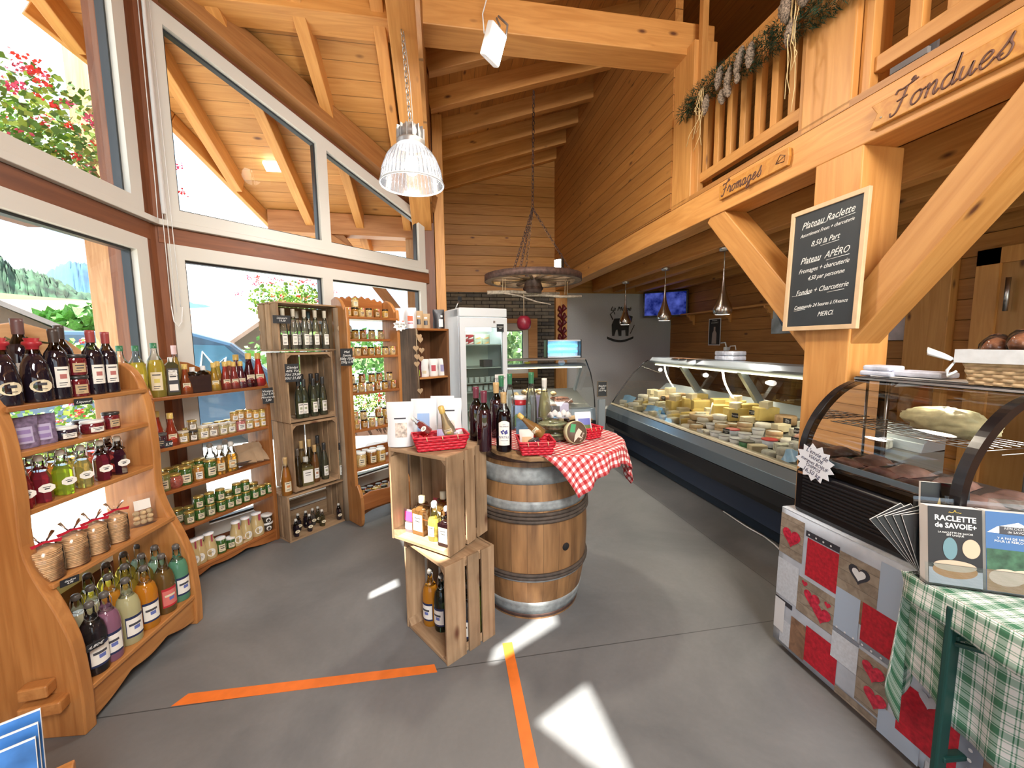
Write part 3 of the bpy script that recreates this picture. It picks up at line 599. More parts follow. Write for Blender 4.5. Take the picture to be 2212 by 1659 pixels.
# geraniums hanging outside the glass
def geranium(c, rx, ry, rz, n, lab, s=.024):
    n = int(n * 1.8)
    e = empty('geranium', c, label=lab, cat='flowers'); lf = MB(); l2 = MB(); bl = MB(); bp2 = MB()
    for i in range(n):
        v = V((random.uniform(-1, 1), random.uniform(-1, 1), random.uniform(-1, 1))).normalized() * random.random() ** .5; p = V((v.x * rx, v.y * ry, v.z * rz)); a = V((random.uniform(-1, 1), random.uniform(-1, 1), random.uniform(-1, 1))).normalized(); b2 = a.orthogonal().normalized(); q = s * random.uniform(.5, 1.3)
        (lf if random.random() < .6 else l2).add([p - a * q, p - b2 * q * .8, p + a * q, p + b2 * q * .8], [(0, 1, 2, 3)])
    for i in range(max(6, n // 28)):
        v = V((random.uniform(-.9, .9), random.uniform(-.9, .9), random.uniform(-.3, 1.1))); p = V((v.x * rx, v.y * ry, v.z * rz)); t_ = bl if random.random() < .7 else bp2
        for k in range(16):
            w = V((random.gauss(0, 1), random.gauss(0, 1), random.gauss(0, .7))) * s * .8; a = V((random.uniform(-1, 1), random.uniform(-1, 1), random.uniform(-1, 1))).normalized(); b2 = a.orthogonal().normalized(); q = s * .45
            t_.add([p + w - a * q, p + w - b2 * q, p + w + a * q, p + w + b2 * q], [(0, 1, 2, 3)])
    lf.build('leaves', LEAF, e); l2.build('pale_leaves', LEAFL, e); bl.build('red_blossoms', BLOS, e); bp2.build('pink_blossoms', BLOSP, e)  # two leaf greens, split at random
    MB().box((0, 0, -rz * .95), (rx * 1.1, ry * 1.1, .16)).build('flower_box', P('box_brown', (.1, .05, .03), .7), e)
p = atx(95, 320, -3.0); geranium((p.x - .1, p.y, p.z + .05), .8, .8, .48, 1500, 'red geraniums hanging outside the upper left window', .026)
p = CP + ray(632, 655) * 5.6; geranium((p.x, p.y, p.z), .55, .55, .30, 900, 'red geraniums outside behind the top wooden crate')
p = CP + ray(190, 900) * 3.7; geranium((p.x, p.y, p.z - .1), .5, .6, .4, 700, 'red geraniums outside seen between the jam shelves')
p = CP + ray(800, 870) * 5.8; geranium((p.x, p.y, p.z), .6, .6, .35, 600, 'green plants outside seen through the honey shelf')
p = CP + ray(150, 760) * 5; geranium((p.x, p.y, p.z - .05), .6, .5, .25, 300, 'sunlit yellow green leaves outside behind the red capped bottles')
# ---------------------------------------------------------------- wooden racks
YZ = MX(((0, 0, 1, 0), (1, 0, 0, 0), (0, 1, 0, 0), (0, 0, 0, 1)))     # polygon (y,z) extruded along X
def fr(o, d): 
    d = V((d[0], d[1])).normalized(); return MX(((d.x, -d.y, 0, o[0]), (d.y, d.x, 0, o[1]), (0, 0, 1, 0), (0, 0, 0, 1)))
def place(e, M): e.matrix_world = M; return e
def smooth_poly(p, n=4):
    out = []
    for i in range(len(p) - 1):
        a, b2 = V(p[i]), V(p[i + 1]); p0 = V(p[max(i - 1, 0)]); p3 = V(p[min(i + 2, len(p) - 1)])
        for k in range(n):
            t_ = k / n; out.append(tuple(.5 * ((2 * a) + (b2 - p0) * t_ + (2 * p0 - 5 * a + 4 * b2 - p3) * t_ ** 2 + (3 * a - p0 - 3 * b2 + p3) * t_ ** 3)))
    return out + [tuple(p[-1])]
def rack(label, M, w, front, depth, shelves, head, apron, m=SHELFW, th=.035, mz=None):
    """front = [(y,z)...] curve of the side panel's front edge from the floor up"""
    e = empty('shelf_rack', label=label, cat='shelf rack'); place(e, M)
    mz = mz or wood('varnished_upright', (.46, .21, .065), (.33, .13, .035), 2, rough=.35)
    poly = smooth_poly(front, 3) + [(depth, front[-1][1] - .02), (depth, 0)]
    for x in (0, w - th): MB().prism(poly, th, M=MX.Translation((x, 0, 0)) @ YZ).build('side_panel', mz, e, bev=.006)
    for z, y0, y1 in shelves: MB().bx((th * .6, y0, z - .022), (w - th * .6, y1, z)).build('shelf', m, e, bev=.004)
    if head: MB().prism(head, .02, M=MX.Translation((0, depth - .02, 0)) @ XZ).build('header_board', m, e, bev=.003)
    if apron: MB().prism(apron, .022, M=MX.Translation((0, .012, 0)) @ XZ).build('apron', m, e, bev=.003)
    return e
def scallop(x0, x1, z0, z1, n=3, amp=.03):
    top = [(x0, z1), (x1, z1)]; bot = []
    for i in range(41):
        f = 1 - i / 40; x = x0 + (x1 - x0) * f; c = abs(2 * f - 1); z = z0 + (1 - c ** 2.5) * amp * 1.6 - amp * .5 * abs(math.sin(f * math.pi * n))
        bot.append((x, z))
    return [(x0, z1)] + bot[::-1] + [(x1, z1)]
M1 = fr((-1.462, 1.715), (.085, .996))
S1 = rack('big varnished pine shelf rack at the left with arched sides', M1, .69,
          [(0, 0), (-.005, .14), (0, .27), (.012, .40), (.055, .54), (.11, .67), (.14, .80), (.135, .98), (.14, 1.15), (.155, 1.28), (.19, 1.40), (.25, 1.465), (.33, 1.47)], .40,
          [(1.333, .15, .40), (1.155, .145, .40), (.925, .145, .40), (.63, .075, .40), (.175, .0, .40)], None, scallop(.03, .66, .02, .155, 3, .04), th=.05)
MB().prism([(.03, 1.33), (.66, 1.33), (.66, 1.47), (.55, 1.56), (.45, 1.63), (.32, 1.665), (.2, 1.64), (.1, 1.56), (.03, 1.47)], .02, M=MX.Translation((0, .37, 0)) @ XZ).build('sign_board', wood('sign_wood', (.62, .36, .18), (.50, .27, .12), 0), S1, bev=.003)
BURN = P('burnt_lettering', (.03, .012, .006), .8)
text("LES LA  E", .085, BURN, frame((.335, .368, 1.475), (1, 0, 0), (0, 0, 1)), S1, name='sign_lettering', wid=1.15, bold=.002)
mb = MB()
for i in range(7): mb.tube([(.30, .367, 1.53), (.30 + (i - 3) * .02, .366, 1.585), (.30 + (i - 3) * .042, .367, 1.61 - abs(i - 3) * .012)], .0035, 5)
mb.tube([(.06, .367, 1.405), (.62, .367, 1.405)], .003, 4); mb.build('leaf_drawing', P('burnt_green', (.12, .13, .05), .8), S1)
for (x, y, z, a, b2) in ((-.03, .12, .24, .05, .09), (-.03, .1, .17, .06, .13)): MB().box((x, y, z), (a, b2, .05), rz=.2).build('wedge_peg', SHELFW, S1, bev=.006)
M2 = fr((-1.735, 2.665), (.498, .867))
S2 = rack('middle varnished rack of vinegars, mustards and green jars', M2, .78,
          [(0, 0), (0, .5), (0, 1.15), (.005, 1.24), (.04, 1.31), (.10, 1.35), (.17, 1.36)], .24,
          [(1.245, .0, .24), (.93, .005, .24), (.655, .005, .24), (.39, .005, .24), (.095, .005, .24)],
          [(.03, 1.24), (.75, 1.24), (.75, 1.30), (.60, 1.33), (.48, 1.38), (.36, 1.44), (.22, 1.47), (.1, 1.44), (.03, 1.36)], scallop(.02, .76, -.0, .08, 3, .035), SHELFD, .03,
          wood('dark_varnished_upright', (.40, .16, .045), (.28, .095, .024), 2, rough=.35))
M3 = fr((-.785, 3.48), (.766, .643))
S3 = rack('narrow honey rack with a carved wavy top board', M3, .51,
          [(-.06, 0), (-.085, .06), (-.085, .26), (-.03, .36), (0, .47), (0, 1.74), (.04, 1.84), (.10, 1.92), (.18, 1.955)], .25,
          [(1.785, .0, .25), (1.60, .12, .25), (1.455, .0, .25), (1.145, .0, .25), (.825, .0, .25), (.485, 0, .25), (.20, -.06, .25)],
          [(.03, 1.80), (.48, 1.80)] + [(.48 - i * .0188, 1.945 + .012 * math.sin(i * 1.9) + .03 * math.sin(i / 24 * math.pi)) for i in range(25)], scallop(.02, .49, .03, .15, 1, .05), SHELFD, .03)
MB().prism([(.02, .14), (.49, .14), (.49, .27), (.43, .29), (.27, .275), (.1, .29), (.02, .27)], .022, M=MX.Translation((0, -.085, 0)) @ XZ).build('bin_front', SHELFD, S3, bev=.005)
MB().bx((.03, .235, .50), (.51, .25, .60)).build('back_rail', SHELFD, S3)
# bleached log standing between crates and honey rack
lg = MB(); lg.tube([(0, 0, 0), (.004, 0, .5), (-.004, .01, 1.0), (.003, 0, 1.5), (0, 0, 1.86)], [.040, .037, .038, .036, .034], 12)
tag(lg.build('log_post', LOGW, loc=(-.885, 3.615, 0)), 'bleached round log standing left of the honey rack', 'log')
# ---------------------------------------------------------------- crates
def crate(M, w, d, h, lying, label, group=None):
    e = empty('wooden_crate', label=label, cat='crate', group=group); place(e, M); t_ = .012
    if not lying:
        for x in (0, w):
            sgn = 1 if x == 0 else -1
            for a, b2 in ((.0, .38), (.445, .67), (.73, 1)): MB().bx((x, d * a, 0), (x + sgn * t_, d * b2, h)).build('slat', CRATEZ, e, bev=.0015)
        for a, b2 in ((.03, .36), (.39, .66), (.69, .97)): MB().bx((w * a, d - t_, 0), (w * b2, d, h)).build('back_slat', CRATEZ, e, bev=.0015)
        for z in (.002, h - .020): MB().bx((t_ + .001, .002, z), (w - t_ - .001, d - t_ - .002, z + .018)).build('end_board', CRATEX, e, bev=.002)
        for x in (t_ + .001, w - t_ - .001):
            for z in (.02, h - .02):
                sx_ = 1 if x < w / 2 else -1; sz_ = 1 if z < h / 2 else -1
                MB().prism([(0, 0), (.03 * sx_, 0), (0, .03 * sz_)], d - .02, M=MX(((1, 0, 0, x), (0, 0, 1, .003), (0, 1, 0, z), (0, 0, 0, 1)))).build('corner_strip', CRATEX, e)
    else:
        for z in (0, h - t_):
            for a, b2 in ((.0, .38), (.42, .66), (.70, 1)): MB().bx((0, d * a, z), (w, d * b2, z + t_)).build('slat', CRATEX, e, bev=.0015)
        for a, b2 in ((.04, .36), (.44, .62), (.69, .96)): MB().bx((.0, d - t_, h * a), (w, d, h * b2)).build('back_slat', CRATEX, e, bev=.0015)
        for x in (.002, w - .018):
            for a, b2 in ((.0, .36), (.385, .66), (.685, 1)): MB().bx((x, d * a + .002, t_ + .001), (x + .016, d * b2 - t_ - .002, h - t_ - .001)).build('end_board', CRATEZ, e, bev=.002)
    return e
# stack of two by the barrel, open side towards the windows
cdir = V((.66, -.75)); 
A0 = V((-.026, 1.80, 0)); C0 = V((-.244, 2.124, 0))
d2 = (A0 - C0); MC2 = fr((C0.x, C0.y), (d2.x, d2.y)); 
crate(MC2, d2.length, .305, .505, False, 'lower wooden crate beside the barrel holding tall lemonade bottles')
MC1 = MX.Translation((0, 0, .512)) @ fr((-.305, 2.13), (.761, -.649))
crate(MC1, .40, .325, .50, False, 'upper wooden crate beside the barrel with small bottles in sunlight')
# tower by the window
T0 = fr((-1.237, 3.241), (.691, .722))
crate(T0, .50, .30, .375, True, 'bottom crate of the tower, with black flask bottles')
T1 = fr((-1.19, 3.29), (.691, .722))
crate(MX.Translation((0, 0, .39)) @ T1, .385, .30, .55, False, 'third crate from the top of the tower, with amber bottles')
crate(MX.Translation((-.006, -.004, .945)) @ T1, .385, .30, .55, False, 'second crate from the top of the tower, with clear tall bottles')
T3 = fr((-1.225, 3.255), (.70, .714))
crate(MX.Translation((0, 0, 1.505)) @ T3, .53, .30, .375, True, 'top crate of the tower lying sideways, with white capped bottles')
# ---------------------------------------------------------------- old wood cabinet
M5 = fr((-.265, 3.93), (.8, .6))
e = empty('old_wood_cabinet', label='old dark wooden cabinet between honey rack and fridge', cat='cabinet'); place(e, M5)
BRN = wood('cabinet_brown', (.20, .09, .035), (.12, .05, .02), 2, rough=.6)
MB().bx((0, 0, 0), (.03, .32, 1.70)).build('side_plank', OLDW, e, bev=.006); MB().bx((.37, 0, 0), (.395, .32, 1.70)).build('side_panel', BRN, e)
MB().bx((.03, .30, 0), (.37, .32, 1.70)).build('back_panel', BRN, e); MB().bx((.005, 0, 1.68), (.39, .31, 1.702)).build('top_board', SHELFD, e, bev=.003)
for z in (1.205, .72, .1): MB().bx((.03, 0, z), (.37, .30, z + .018)).build('shelf', SHELFW, e, bev=.003)
# ---------------------------------------------------------------- barrel
BC = (.50, 2.335)
def br(z): f = (z - .47) / .47; return .345 - .06 * f * f
m, t, out = mat('barrel_oak'); L = t.links; b = nd(t, 'ShaderNodeBsdfPrincipled'); b.inputs['Roughness'].default_value = .5
tcn = nd(t, 'ShaderNodeTexCoord'); sxn = nd(t, 'ShaderNodeSeparateXYZ'); L.new(tcn.outputs['Object'], sxn.inputs[0])
at2 = nd(t, 'ShaderNodeMath', operation='ARCTAN2'); L.new(sxn.outputs[1], at2.inputs[0]); L.new(sxn.outputs[0], at2.inputs[1])
sc_ = nd(t, 'ShaderNodeMath', operation='MULTIPLY'); L.new(at2.outputs[0], sc_.inputs[0]); sc_.inputs[1].default_value = 24 / 6.2832
fl = nd(t, 'ShaderNodeMath', operation='FLOOR'); L.new(sc_.outputs[0], fl.inputs[0]); fc = nd(t, 'ShaderNodeMath', operation='FRACT'); L.new(sc_.outputs[0], fc.inputs[0])
wn = nd(t, 'ShaderNodeTexWhiteNoise', noise_dimensions='1D'); L.new(fl.outputs[0], wn.inputs['W'])
mp = nd(t, 'ShaderNodeMapping'); mp.inputs['Scale'].default_value = (14, 14, 1.6); L.new(tcn.outputs['Object'], mp.inputs[0])
nz = nd(t, 'ShaderNodeTexNoise', Scale=1.4, Detail=6); L.new(mp.outputs[0], nz.inputs['Vector'])
r1 = nd(t, 'ShaderNodeValToRGB'); e_ = r1.color_ramp.elements; e_[0].position = .3; e_[0].color = (.13, .062, .024, 1); e_[1].position = .7; e_[1].color = (.33, .175, .07, 1); L.new(nz.outputs['Fac'], r1.inputs[0])
mr = nd(t, 'ShaderNodeMapRange'); mr.inputs[3].default_value = .72; mr.inputs[4].default_value = 1.2; L.new(wn.outputs['Value'], mr.inputs[0])
pg = nd(t, 'ShaderNodeMath', operation='PINGPONG'); L.new(fc.outputs[0], pg.inputs[0]); pg.inputs[1].default_value = .5
gm = nd(t, 'ShaderNodeMapRange'); gm.inputs[2].default_value = .025; gm.inputs[3].default_value = .35; L.new(pg.outputs[0], gm.inputs[0])
mm = nd(t, 'ShaderNodeMath', operation='MULTIPLY'); L.new(mr.outputs[0], mm.inputs[0]); L.new(gm.outputs[0], mm.inputs[1])
vm = nd(t, 'ShaderNodeVectorMath', operation='SCALE'); L.new(r1.outputs[0], vm.inputs[0]); L.new(mm.outputs[0], vm.inputs['Scale']); L.new(vm.outputs[0], b.inputs['Base Color']); L.new(b.outputs[0], out.inputs[0])
BR = empty('wine_barrel', (BC[0], BC[1], 0), label='old oak wine barrel with galvanised hoops, used as a display table', cat='barrel')
MB().lathe([(br(.02), .0)] + [(br(i * .0235), i * .0235) for i in range(1, 40)] + [(br(.94), .94)], 48).build('staves', m, BR)
GALV = P('galvanised_hoop', (.27, .29, .29), .6, .25, noise=.3, nscale=25); RUST = P('rusty_hoop', (.085, .045, .035), .6, .3, noise=.4, nscale=20); WILL = P('willow_hoop', (.055, .04, .03), .7, noise=.4, nscale=30)
def hoop(z0, z1, m_, th=.003, n=3): 
    pr = [(br(z0) - .002, z0)] + [(br(z0 + (z1 - z0) * i / n) + th, z0 + (z1 - z0) * i / n) for i in range(n + 1)] + [(br(z1) - .002, z1)]
    MB().lathe(pr, 48, cap=False).build('hoop', m_, BR)
for z0, z1, m_ in ((.035, .112, GALV), (.005, .033, RUST), (.245, .262, GALV), (.65, .70, GALV), (.79, .88, GALV), (.905, .938, RUST)): hoop(z0, z1, m_)
for z in (.592, .612, .632, .268, .288): 
    MB().tube([((br(z) + .004) * math.cos(a * R(7.5)), (br(z) + .004) * math.sin(a * R(7.5)), z) for a in range(48)], .0105, 8, closed=True).build('willow_hoop', WILL, BR)
ba = math.atan2(2.06 - BC[1], .613 - BC[0]); MB().tube([(.338 * math.cos(ba), .338 * math.sin(ba), .43), (.3475 * math.cos(ba), .3475 * math.sin(ba), .43)], .022, 16).build('bung_hole', P('bung_black', (.008, .006, .005), .9), BR)
for z in (.85, .82):
    for k in (-1, 0): 
        a = ba + .12 + k * .08; MB().tube([((br(z) + .002) * math.cos(a), (br(z) + .002) * math.sin(a), z), ((br(z) + .007) * math.cos(a), (br(z) + .007) * math.sin(a), z)], .006, 8).build('rivet', RUST, BR)
pts = []
for i in range(48):
    a = i / 48 * 2 * math.pi; r = 1 + .025 * math.sin(a * 5 + 1) + .018 * math.sin(a * 11) + .01 * math.sin(a * 23); pts.append((.40 * r * math.cos(a), .43 * r * math.sin(a)))
tag(MB().prism(pts, .028).build('table_top', wood('bark_edge_board', (.42, .26, .12), (.24, .14, .065), 0, rough=.7, dirt=.3), loc=(.62, 2.32, .943), bev=.006), 'rustic round wooden board with a bark edge lying on the barrel', 'board')
def cloth(name, fn, nu, nv, m, lab, cat, uvs=1.0, parent=None, thick=.0015):
    vs = [fn(i / nu, j / nv) for j in range(nv + 1) for i in range(nu + 1)]; fs = [(j * (nu + 1) + i, j * (nu + 1) + i + 1, (j + 1) * (nu + 1) + i + 1, (j + 1) * (nu + 1) + i) for j in range(nv) for i in range(nu)]
    me = bpy.data.meshes.new(name); me.from_pydata(vs, [], fs); me.materials.append(m); uv = me.uv_layers.new(name='UVMap')
    for p in me.polygons:
        p.use_smooth = True
        for li in p.loop_indices:
            vi = me.loops[li].vertex_index; uv.data[li].uv = ((vi % (nu + 1)) / nu * (uvs if not isinstance(uvs, tuple) else uvs[0]), (vi // (nu + 1)) / nv * (uvs if not isinstance(uvs, tuple) else uvs[1]))
    o = bpy.data.objects.new(name, me); COL.objects.link(o); md = o.modifiers.new('thickness', 'SOLIDIFY'); md.thickness = thick
    if parent is not None: o.parent = parent
    else: tag(o, lab, cat)
    return o
REDCK = checks('red_gingham', (.80, .76, .72), (.55, .16, .16), (.42, .015, .02), .034)
def redcloth(u, v):
    # square cloth turned like a diamond, its right corner hanging over the edge
    s = .86; a = R(38); x = (u - .5) * s; y = (v - .5) * s; X = .73 + x * math.cos(a) - y * math.sin(a); Y = 2.30 + x * math.sin(a) + y * math.cos(a)
    dx, dy = X - .62, Y - 2.32; r = math.hypot(dx, dy); Rr = .432
    if r > Rr:
        k = r - Rr; f = .018 * math.sin(math.atan2(dy, dx) * 26) * min(1, k * 6); rr = Rr + .012 + f + k * .22
        return (.62 + dx / r * rr, 2.32 + dy / r * rr, .972 - k * 1.06)
    return (X, Y, .9745 + .0012 * math.sin(X * 40) * math.sin(Y * 37))
cloth('checked_cloth', redcloth, 56, 56, REDCK, 'red and white checked cloth hanging off the barrel table', 'cloth', .86)
# ---------------------------------------------------------------- glass door fridge
FA = V((.17, 4.30)); M6 = fr((FA.x, FA.y), (.955, .296))
e = empty('display_fridge', label='white glass door fridge with a lit top, behind the barrel', cat='fridge'); place(e, M6)
FRW = P('fridge_white', (.66, .70, .74), .3); w_, h_, dd = .56, 1.92, .53
MB().bx((0, .06, .04), (.02, dd, h_)).build('side_wall', FRW, e, bev=.003); MB().bx((w_ - .02, .06, .04), (w_, dd, h_)).build('side_wall', FRW, e, bev=.003)
MB().bx((.02, dd - .02, .04), (w_ - .02, dd, h_)).build('back_wall', P('fridge_liner', (.72, .74, .66), .4), e); MB().bx((.0, .0, h_ - .085), (w_, dd, h_ + .012)).build('top_panel', FRW, e, bev=.01)
MB().bx((.0, .05, .0), (w_, dd, .12)).build('plinth', FRW, e)
mb = MB(); ring(mb, [(.0, .12), (w_, .12), (w_, h_ - .09), (0, h_ - .09)], [(.065, .2), (w_ - .055, .2), (w_ - .055, h_ - .20), (.065, h_ - .20)], .0, .05); mb.build('door_frame', FRW, e, bev=.004)
MB().bx((.06, .02, .19), (w_ - .05, .026, h_ - .19)).build('door_glass', glass('fridge_glass', (.86, .92, .90), 1.4), e)
MB().bx((.075, .10, h_ - .235), (w_ - .15, .13, h_ - .195)).build('light_tube', emis('fridge_tube', (.98, 1, .92), 9), e)
MB().box((.40, -.004, h_ - .135), (.02, .008, .02)).build('lock', STEEL, e)
for z in (1.53, 1.27, 1.10, 1.0, .8): MB().bx((.025, .07, z), (w_ - .025, dd - .03, z + .01)).build('wire_shelf', P('pale_grid', (.6, .64, .6), .4), e)
sg = MB().bx((0, 0, 0), (.085, .003, .085)).build('chalk_tag', SLATE, e); sg.location = (.43, -.006, h_ - .245)
text('YAOURT\n0,90', .018, CHALK, frame((.472, -.0065, h_ - .20), (1, 0, 0), (0, 0, 1)), e)
sg = MB().bx((0, 0, 0), (.12, .003, .12)).build('paper_note', PAPER, e); sg.location = (.40, -.001, 1.08)
text('YAOURT CHÈVRE\nNATURE } 0,90\nFRUIT } 1,30', .017, INK, frame((.46, -.003, 1.14), (1, 0, 0), (0, 0, 1)), e)
fr_pt = point('fridge_lamp', M6 @ V((.28, .12, 1.66)), 5, (1, 1, .9), .05)
def inM(M, x, y, z): return M @ V((x, y, z))
YW = P('yoghurt_pot', (.66, .68, .66), .4); RB = P('red_carton', (.35, .02, .03), .5); GB = P('green_carton', (.45, .50, .40), .5)
def local(M, o, x, y, z, rz=0): o.matrix_world = M @ MX.Translation((x, y, z)) @ MX.Rotation(rz, 4, 'Z'); return o
for r_, z in enumerate((1.111, 1.011)):
    for i in range(6):
        o = MB().lathe([(.026, 0), (.03, .055), (.031, .06), (.0, .061)], 12).build('yoghurt_pot', YW); local(M6, o, .10 + i * .068, .14 + .06 * r_, z)
        tag(o, '%s small yoghurt pot from left on the %s fridge shelf' % (('first', 'second', 'third', 'fourth', 'fifth', 'sixth')[i], ('lower', 'lowest')[r_]), 'pot', 'yoghurt pots in the fridge')
for i, x in enumerate((.10, .165, .25, .35)):
    for k in range(2):
        o = MB().box((0, 0, .027), (.062 if i < 2 else .09, .06, .052)).build('carton', RB if i < 2 else GB, bev=.002)
        MB().prism([(-.03, .008), (.03, .03), (.03, .012), (0, .005)], .001, M=MX(((1, 0, 0, 0), (0, 0, -1, -.0302), (0, 1, 0, 0), (0, 0, 0, 1)))).build('print', P('print_orange', (.7, .35, .12), .5) if i > 1 else PAPER, o)
        local(M6, o, x, .14, 1.5405 + k * .054); tag(o, '%s %s carton on the top fridge shelf, %s layer' % (('leftmost', 'second')[i % 2], ('red', 'green')[i // 2], ('lower', 'upper')[k]), 'carton', 'cartons in the fridge')
o = MB().box((0, 0, .04), (.11, .12, .08)).build('dark_tub', P('dark_tub', (.06, .07, .09), .4)); local(M6, o, .38, .2, 1.281); tag(o, 'dark square tub on the middle fridge shelf', 'tub')
# chalk sign standing on the fridge
o = empty('sign_holder', label='small steel sign holder with a black card on top of the fridge', cat='sign'); place(o, M6 @ MX.Translation((.06, .22, h_ + .012)) @ MX.Rotation(.3, 4, 'Z'))
MB().tube([(0, 0, 0), (-.03, 0, .0), (0, 0, .06), (.02, 0, .09)], .007).build('clip', STEEL, o); MB().box((.03, 0, .11), (.05, .004, .06)).build('card', SLATE, o)
# ---------------------------------------------------------------- refrigerated counters
def counter(label, M, Ln, section, sec_m, canopy_m):
    """section polygons in (y,z) with y=0 the front rail, extruded along the counter"""
    e = empty('refrigerated_counter', label=label, cat='counter'); place(e, M)
    for nm, poly, mm in section: MB().prism(poly, Ln, M=YZ).build(nm, mm, e, bev=.004)
    return e
NAVY = P('navy_panel', (.028, .045, .085), .45); NAVYD = P('navy_kick', (.018, .035, .06), .4); ALU = P('anodised_rail', (.20, .25, .29), .3, .6)
DECK = P('steel_deck', (.24, .25, .24), .4, .5); BEIGE = P('cream_trim', (.42, .38, .27), .4); CANOPY = P('canopy_aluminium', (.38, .43, .47), .35, .5)
# local frame: X runs from near to far along +Y world, Y goes towards +X world
MCH = MX(((0, 1, 0, 2.25), (1, 0, 0, 2.06), (0, 0, 1, 0), (0, 0, 0, 1)))
LC = 3.25
def flipM(M): return M
CSEC = [('kick_plate', [(.23, 0), (.26, 0), (.26, .13), (.23, .13)], NAVYD), ('front_panel', [(.14, .13), (.24, .13), (.20, .36), (.12, .36)], NAVY),
        ('bumper', [(.0, .40), (.04, .34), (.18, .34), (.18, .50), (.0, .50)], BLACK), ('rail', [(.0, .505), (.18, .505), (.18, .66), (.06, .665), (.01, .60)], ALU),
        ('trim_strip', [(.062, .67), (.12, .67), (.12, .69), (.075, .687)], BEIGE), ('deck', [(.13, .55), (1.0, .55), (1.0, .82), (.80, .80), (.13, .62)], DECK),
        ('back_ledge', [(.80, .80), (1.0, .80), (1.0, .93), (.93, .95), (.82, .86)], CANOPY), ('body', [(.26, 0), (.98, 0), (.98, .55), (.26, .55)], NAVYD)]
CC = counter('long cheese counter with slanted glass and navy base, along the right', MCH, LC, CSEC, None, None)
MB().prism([(.60, 1.265), (.66, 1.235), (.92, 1.24), (.95, 1.30), (.90, 1.33), (.66, 1.33)], LC - .12, M=MX.Translation((.06, 0, 0)) @ YZ).build('canopy', CANOPY, CC, bev=.006)
MB().prism([(.655, 1.222), (.70, 1.222), (.70, 1.235), (.655, 1.235)], LC - .3, M=MX.Translation((.15, 0, 0)) @ YZ).build('light_tube', emis('counter_tube', (1, .95, .66), 3), CC)
gp = [(.085, .69), (.16, .80), (.27, .95), (.41, 1.12), (.56, 1.25), (.62, 1.285)]
for k in range(3):
    x0 = .03 + k * 1.07; mb = MB(); vs = []; 
    for y, z in gp: vs += [(x0, y, z), (x0 + 1.055, y, z)]
    mb.add(vs, [(2 * i, 2 * i + 1, 2 * i + 3, 2 * i + 2) for i in range(len(gp) - 1)], 0, True); mb.build('front_glass', glass('counter_glass', (.95, .97, .96), 1.38, spec=.8), CC)
for x in (.02, LC - .02): mb = MB(); mb.tube([(x, y, z) for y, z in gp], .007, 6); mb.build('glass_edge', BLACK, CC)
mb = MB(); mb.add([(LC - .01, y, z) for y, z in gp] + [(LC - .01, .95, 1.28), (LC - .01, .95, .69)], [tuple(range(8))]); mb.build('end_glass', MC['counter_glass'], CC)
for x in (.45, 1.50, 2.55): beam('canopy_strut', (0, 0, 0), (.001, 0, 0), .01, .01, CANOPY).hide_render = True if False else False
for o_ in [x for x in bpy.data.objects if x.name.startswith('canopy_strut')]: bpy.data.objects.remove(o_)
for x in (.40, 1.45, 2.45): MB().prism([(.64, 1.23), (.72, 1.23), (.95, .92), (.87, .90)], .05, M=MX.Translation((x, 0, 0)) @ YZ).build('canopy_strut', CANOPY, CC, bev=.003)
mb = MB().add([(.05, .93, .93), (LC - .05, .93, .93), (LC - .05, .93, 1.25), (.05, .93, 1.25)], [(0, 1, 2, 3)]); mb.build('rear_sliding_glass', glass('smoked_mirror_glass', (.50, .42, .36), 1.9, spec=.9), CC)
for x in (.5, 1.6, 2.7): 
    l = area('counter_light', MCH @ V((x, .68, 1.21)), 1.0, 5, (1, .9, .66), (-.35, 0, -1), .04)
    l.rotation_euler = (V((-.35, 0, -1)).to_track_quat('-Z', 'Y')).to_euler()
    l.data.size = .04; l.data.size_y = 1.0
# second counter across the back
MC3 = MX(((1, 0, 0, .82), (0, 1, 0, 5.02), (0, 0, 1, 0), (0, 0, 0, 1)))
LB = 1.17
BSEC = [('front_panel', [(.12, .0), (.20, .0), (.18, .36), (.10, .36)], NAVY), ('bumper', [(.0, .40), (.04, .36), (.16, .36), (.16, .50), (.0, .50)], BLACK), ('rail', [(.0, .505), (.16, .505), (.16, .66), (.04, .66)], ALU),
        ('deck', [(.12, .55), (.95, .55), (.95, .84), (.74, .80), (.12, .62)], DECK), ('body', [(.22, 0), (.93, 0), (.93, .55), (.22, .55)], NAVYD)]
C2 = counter('second refrigerated counter across the back with an insect lamp on top', MC3, LB, BSEC, None, None)
MB().prism([(.40, 1.215), (.45, 1.205), (.80, 1.215), (.80, 1.245), (.45, 1.245)], LB, M=YZ).build('inner_shelf', CANOPY, C2, bev=.003)
MB().bx((0, .42, 1.30), (LB, .82, 1.325)).build('top_shelf', P('taupe_shelf', (.30, .26, .23), .4), C2, bev=.004)
MB().prism([(.41, 1.19), (.43, 1.19), (.43, 1.203), (.41, 1.203)], LB - .06, M=YZ).build('light_tube', MC['counter_tube'], C2)
gq = [(.05, .67), (.07, .80), (.12, .95), (.22, 1.12), (.36, 1.25), (.42, 1.30)]
mb = MB(); vs = []
for y, z in gq: vs += [(.0, y, z), (LB, y, z)]
mb.add(vs, [(2 * i, 2 * i + 1, 2 * i + 3, 2 * i + 2) for i in range(len(gq) - 1)], 0, True); mb.build('front_glass', MC['counter_glass'], C2)
mb = MB(); mb.tube([(LB, y, z) for y, z in gq], .008, 6); mb.build('glass_edge', BLACK, C2)
mb = MB(); mb.add([(LB - .003, y, z) for y, z in gq] + [(LB - .003, .80, 1.28), (LB - .003, .80, .67)], [tuple(range(8))]); mb.build('end_glass', MC['counter_glass'], C2)
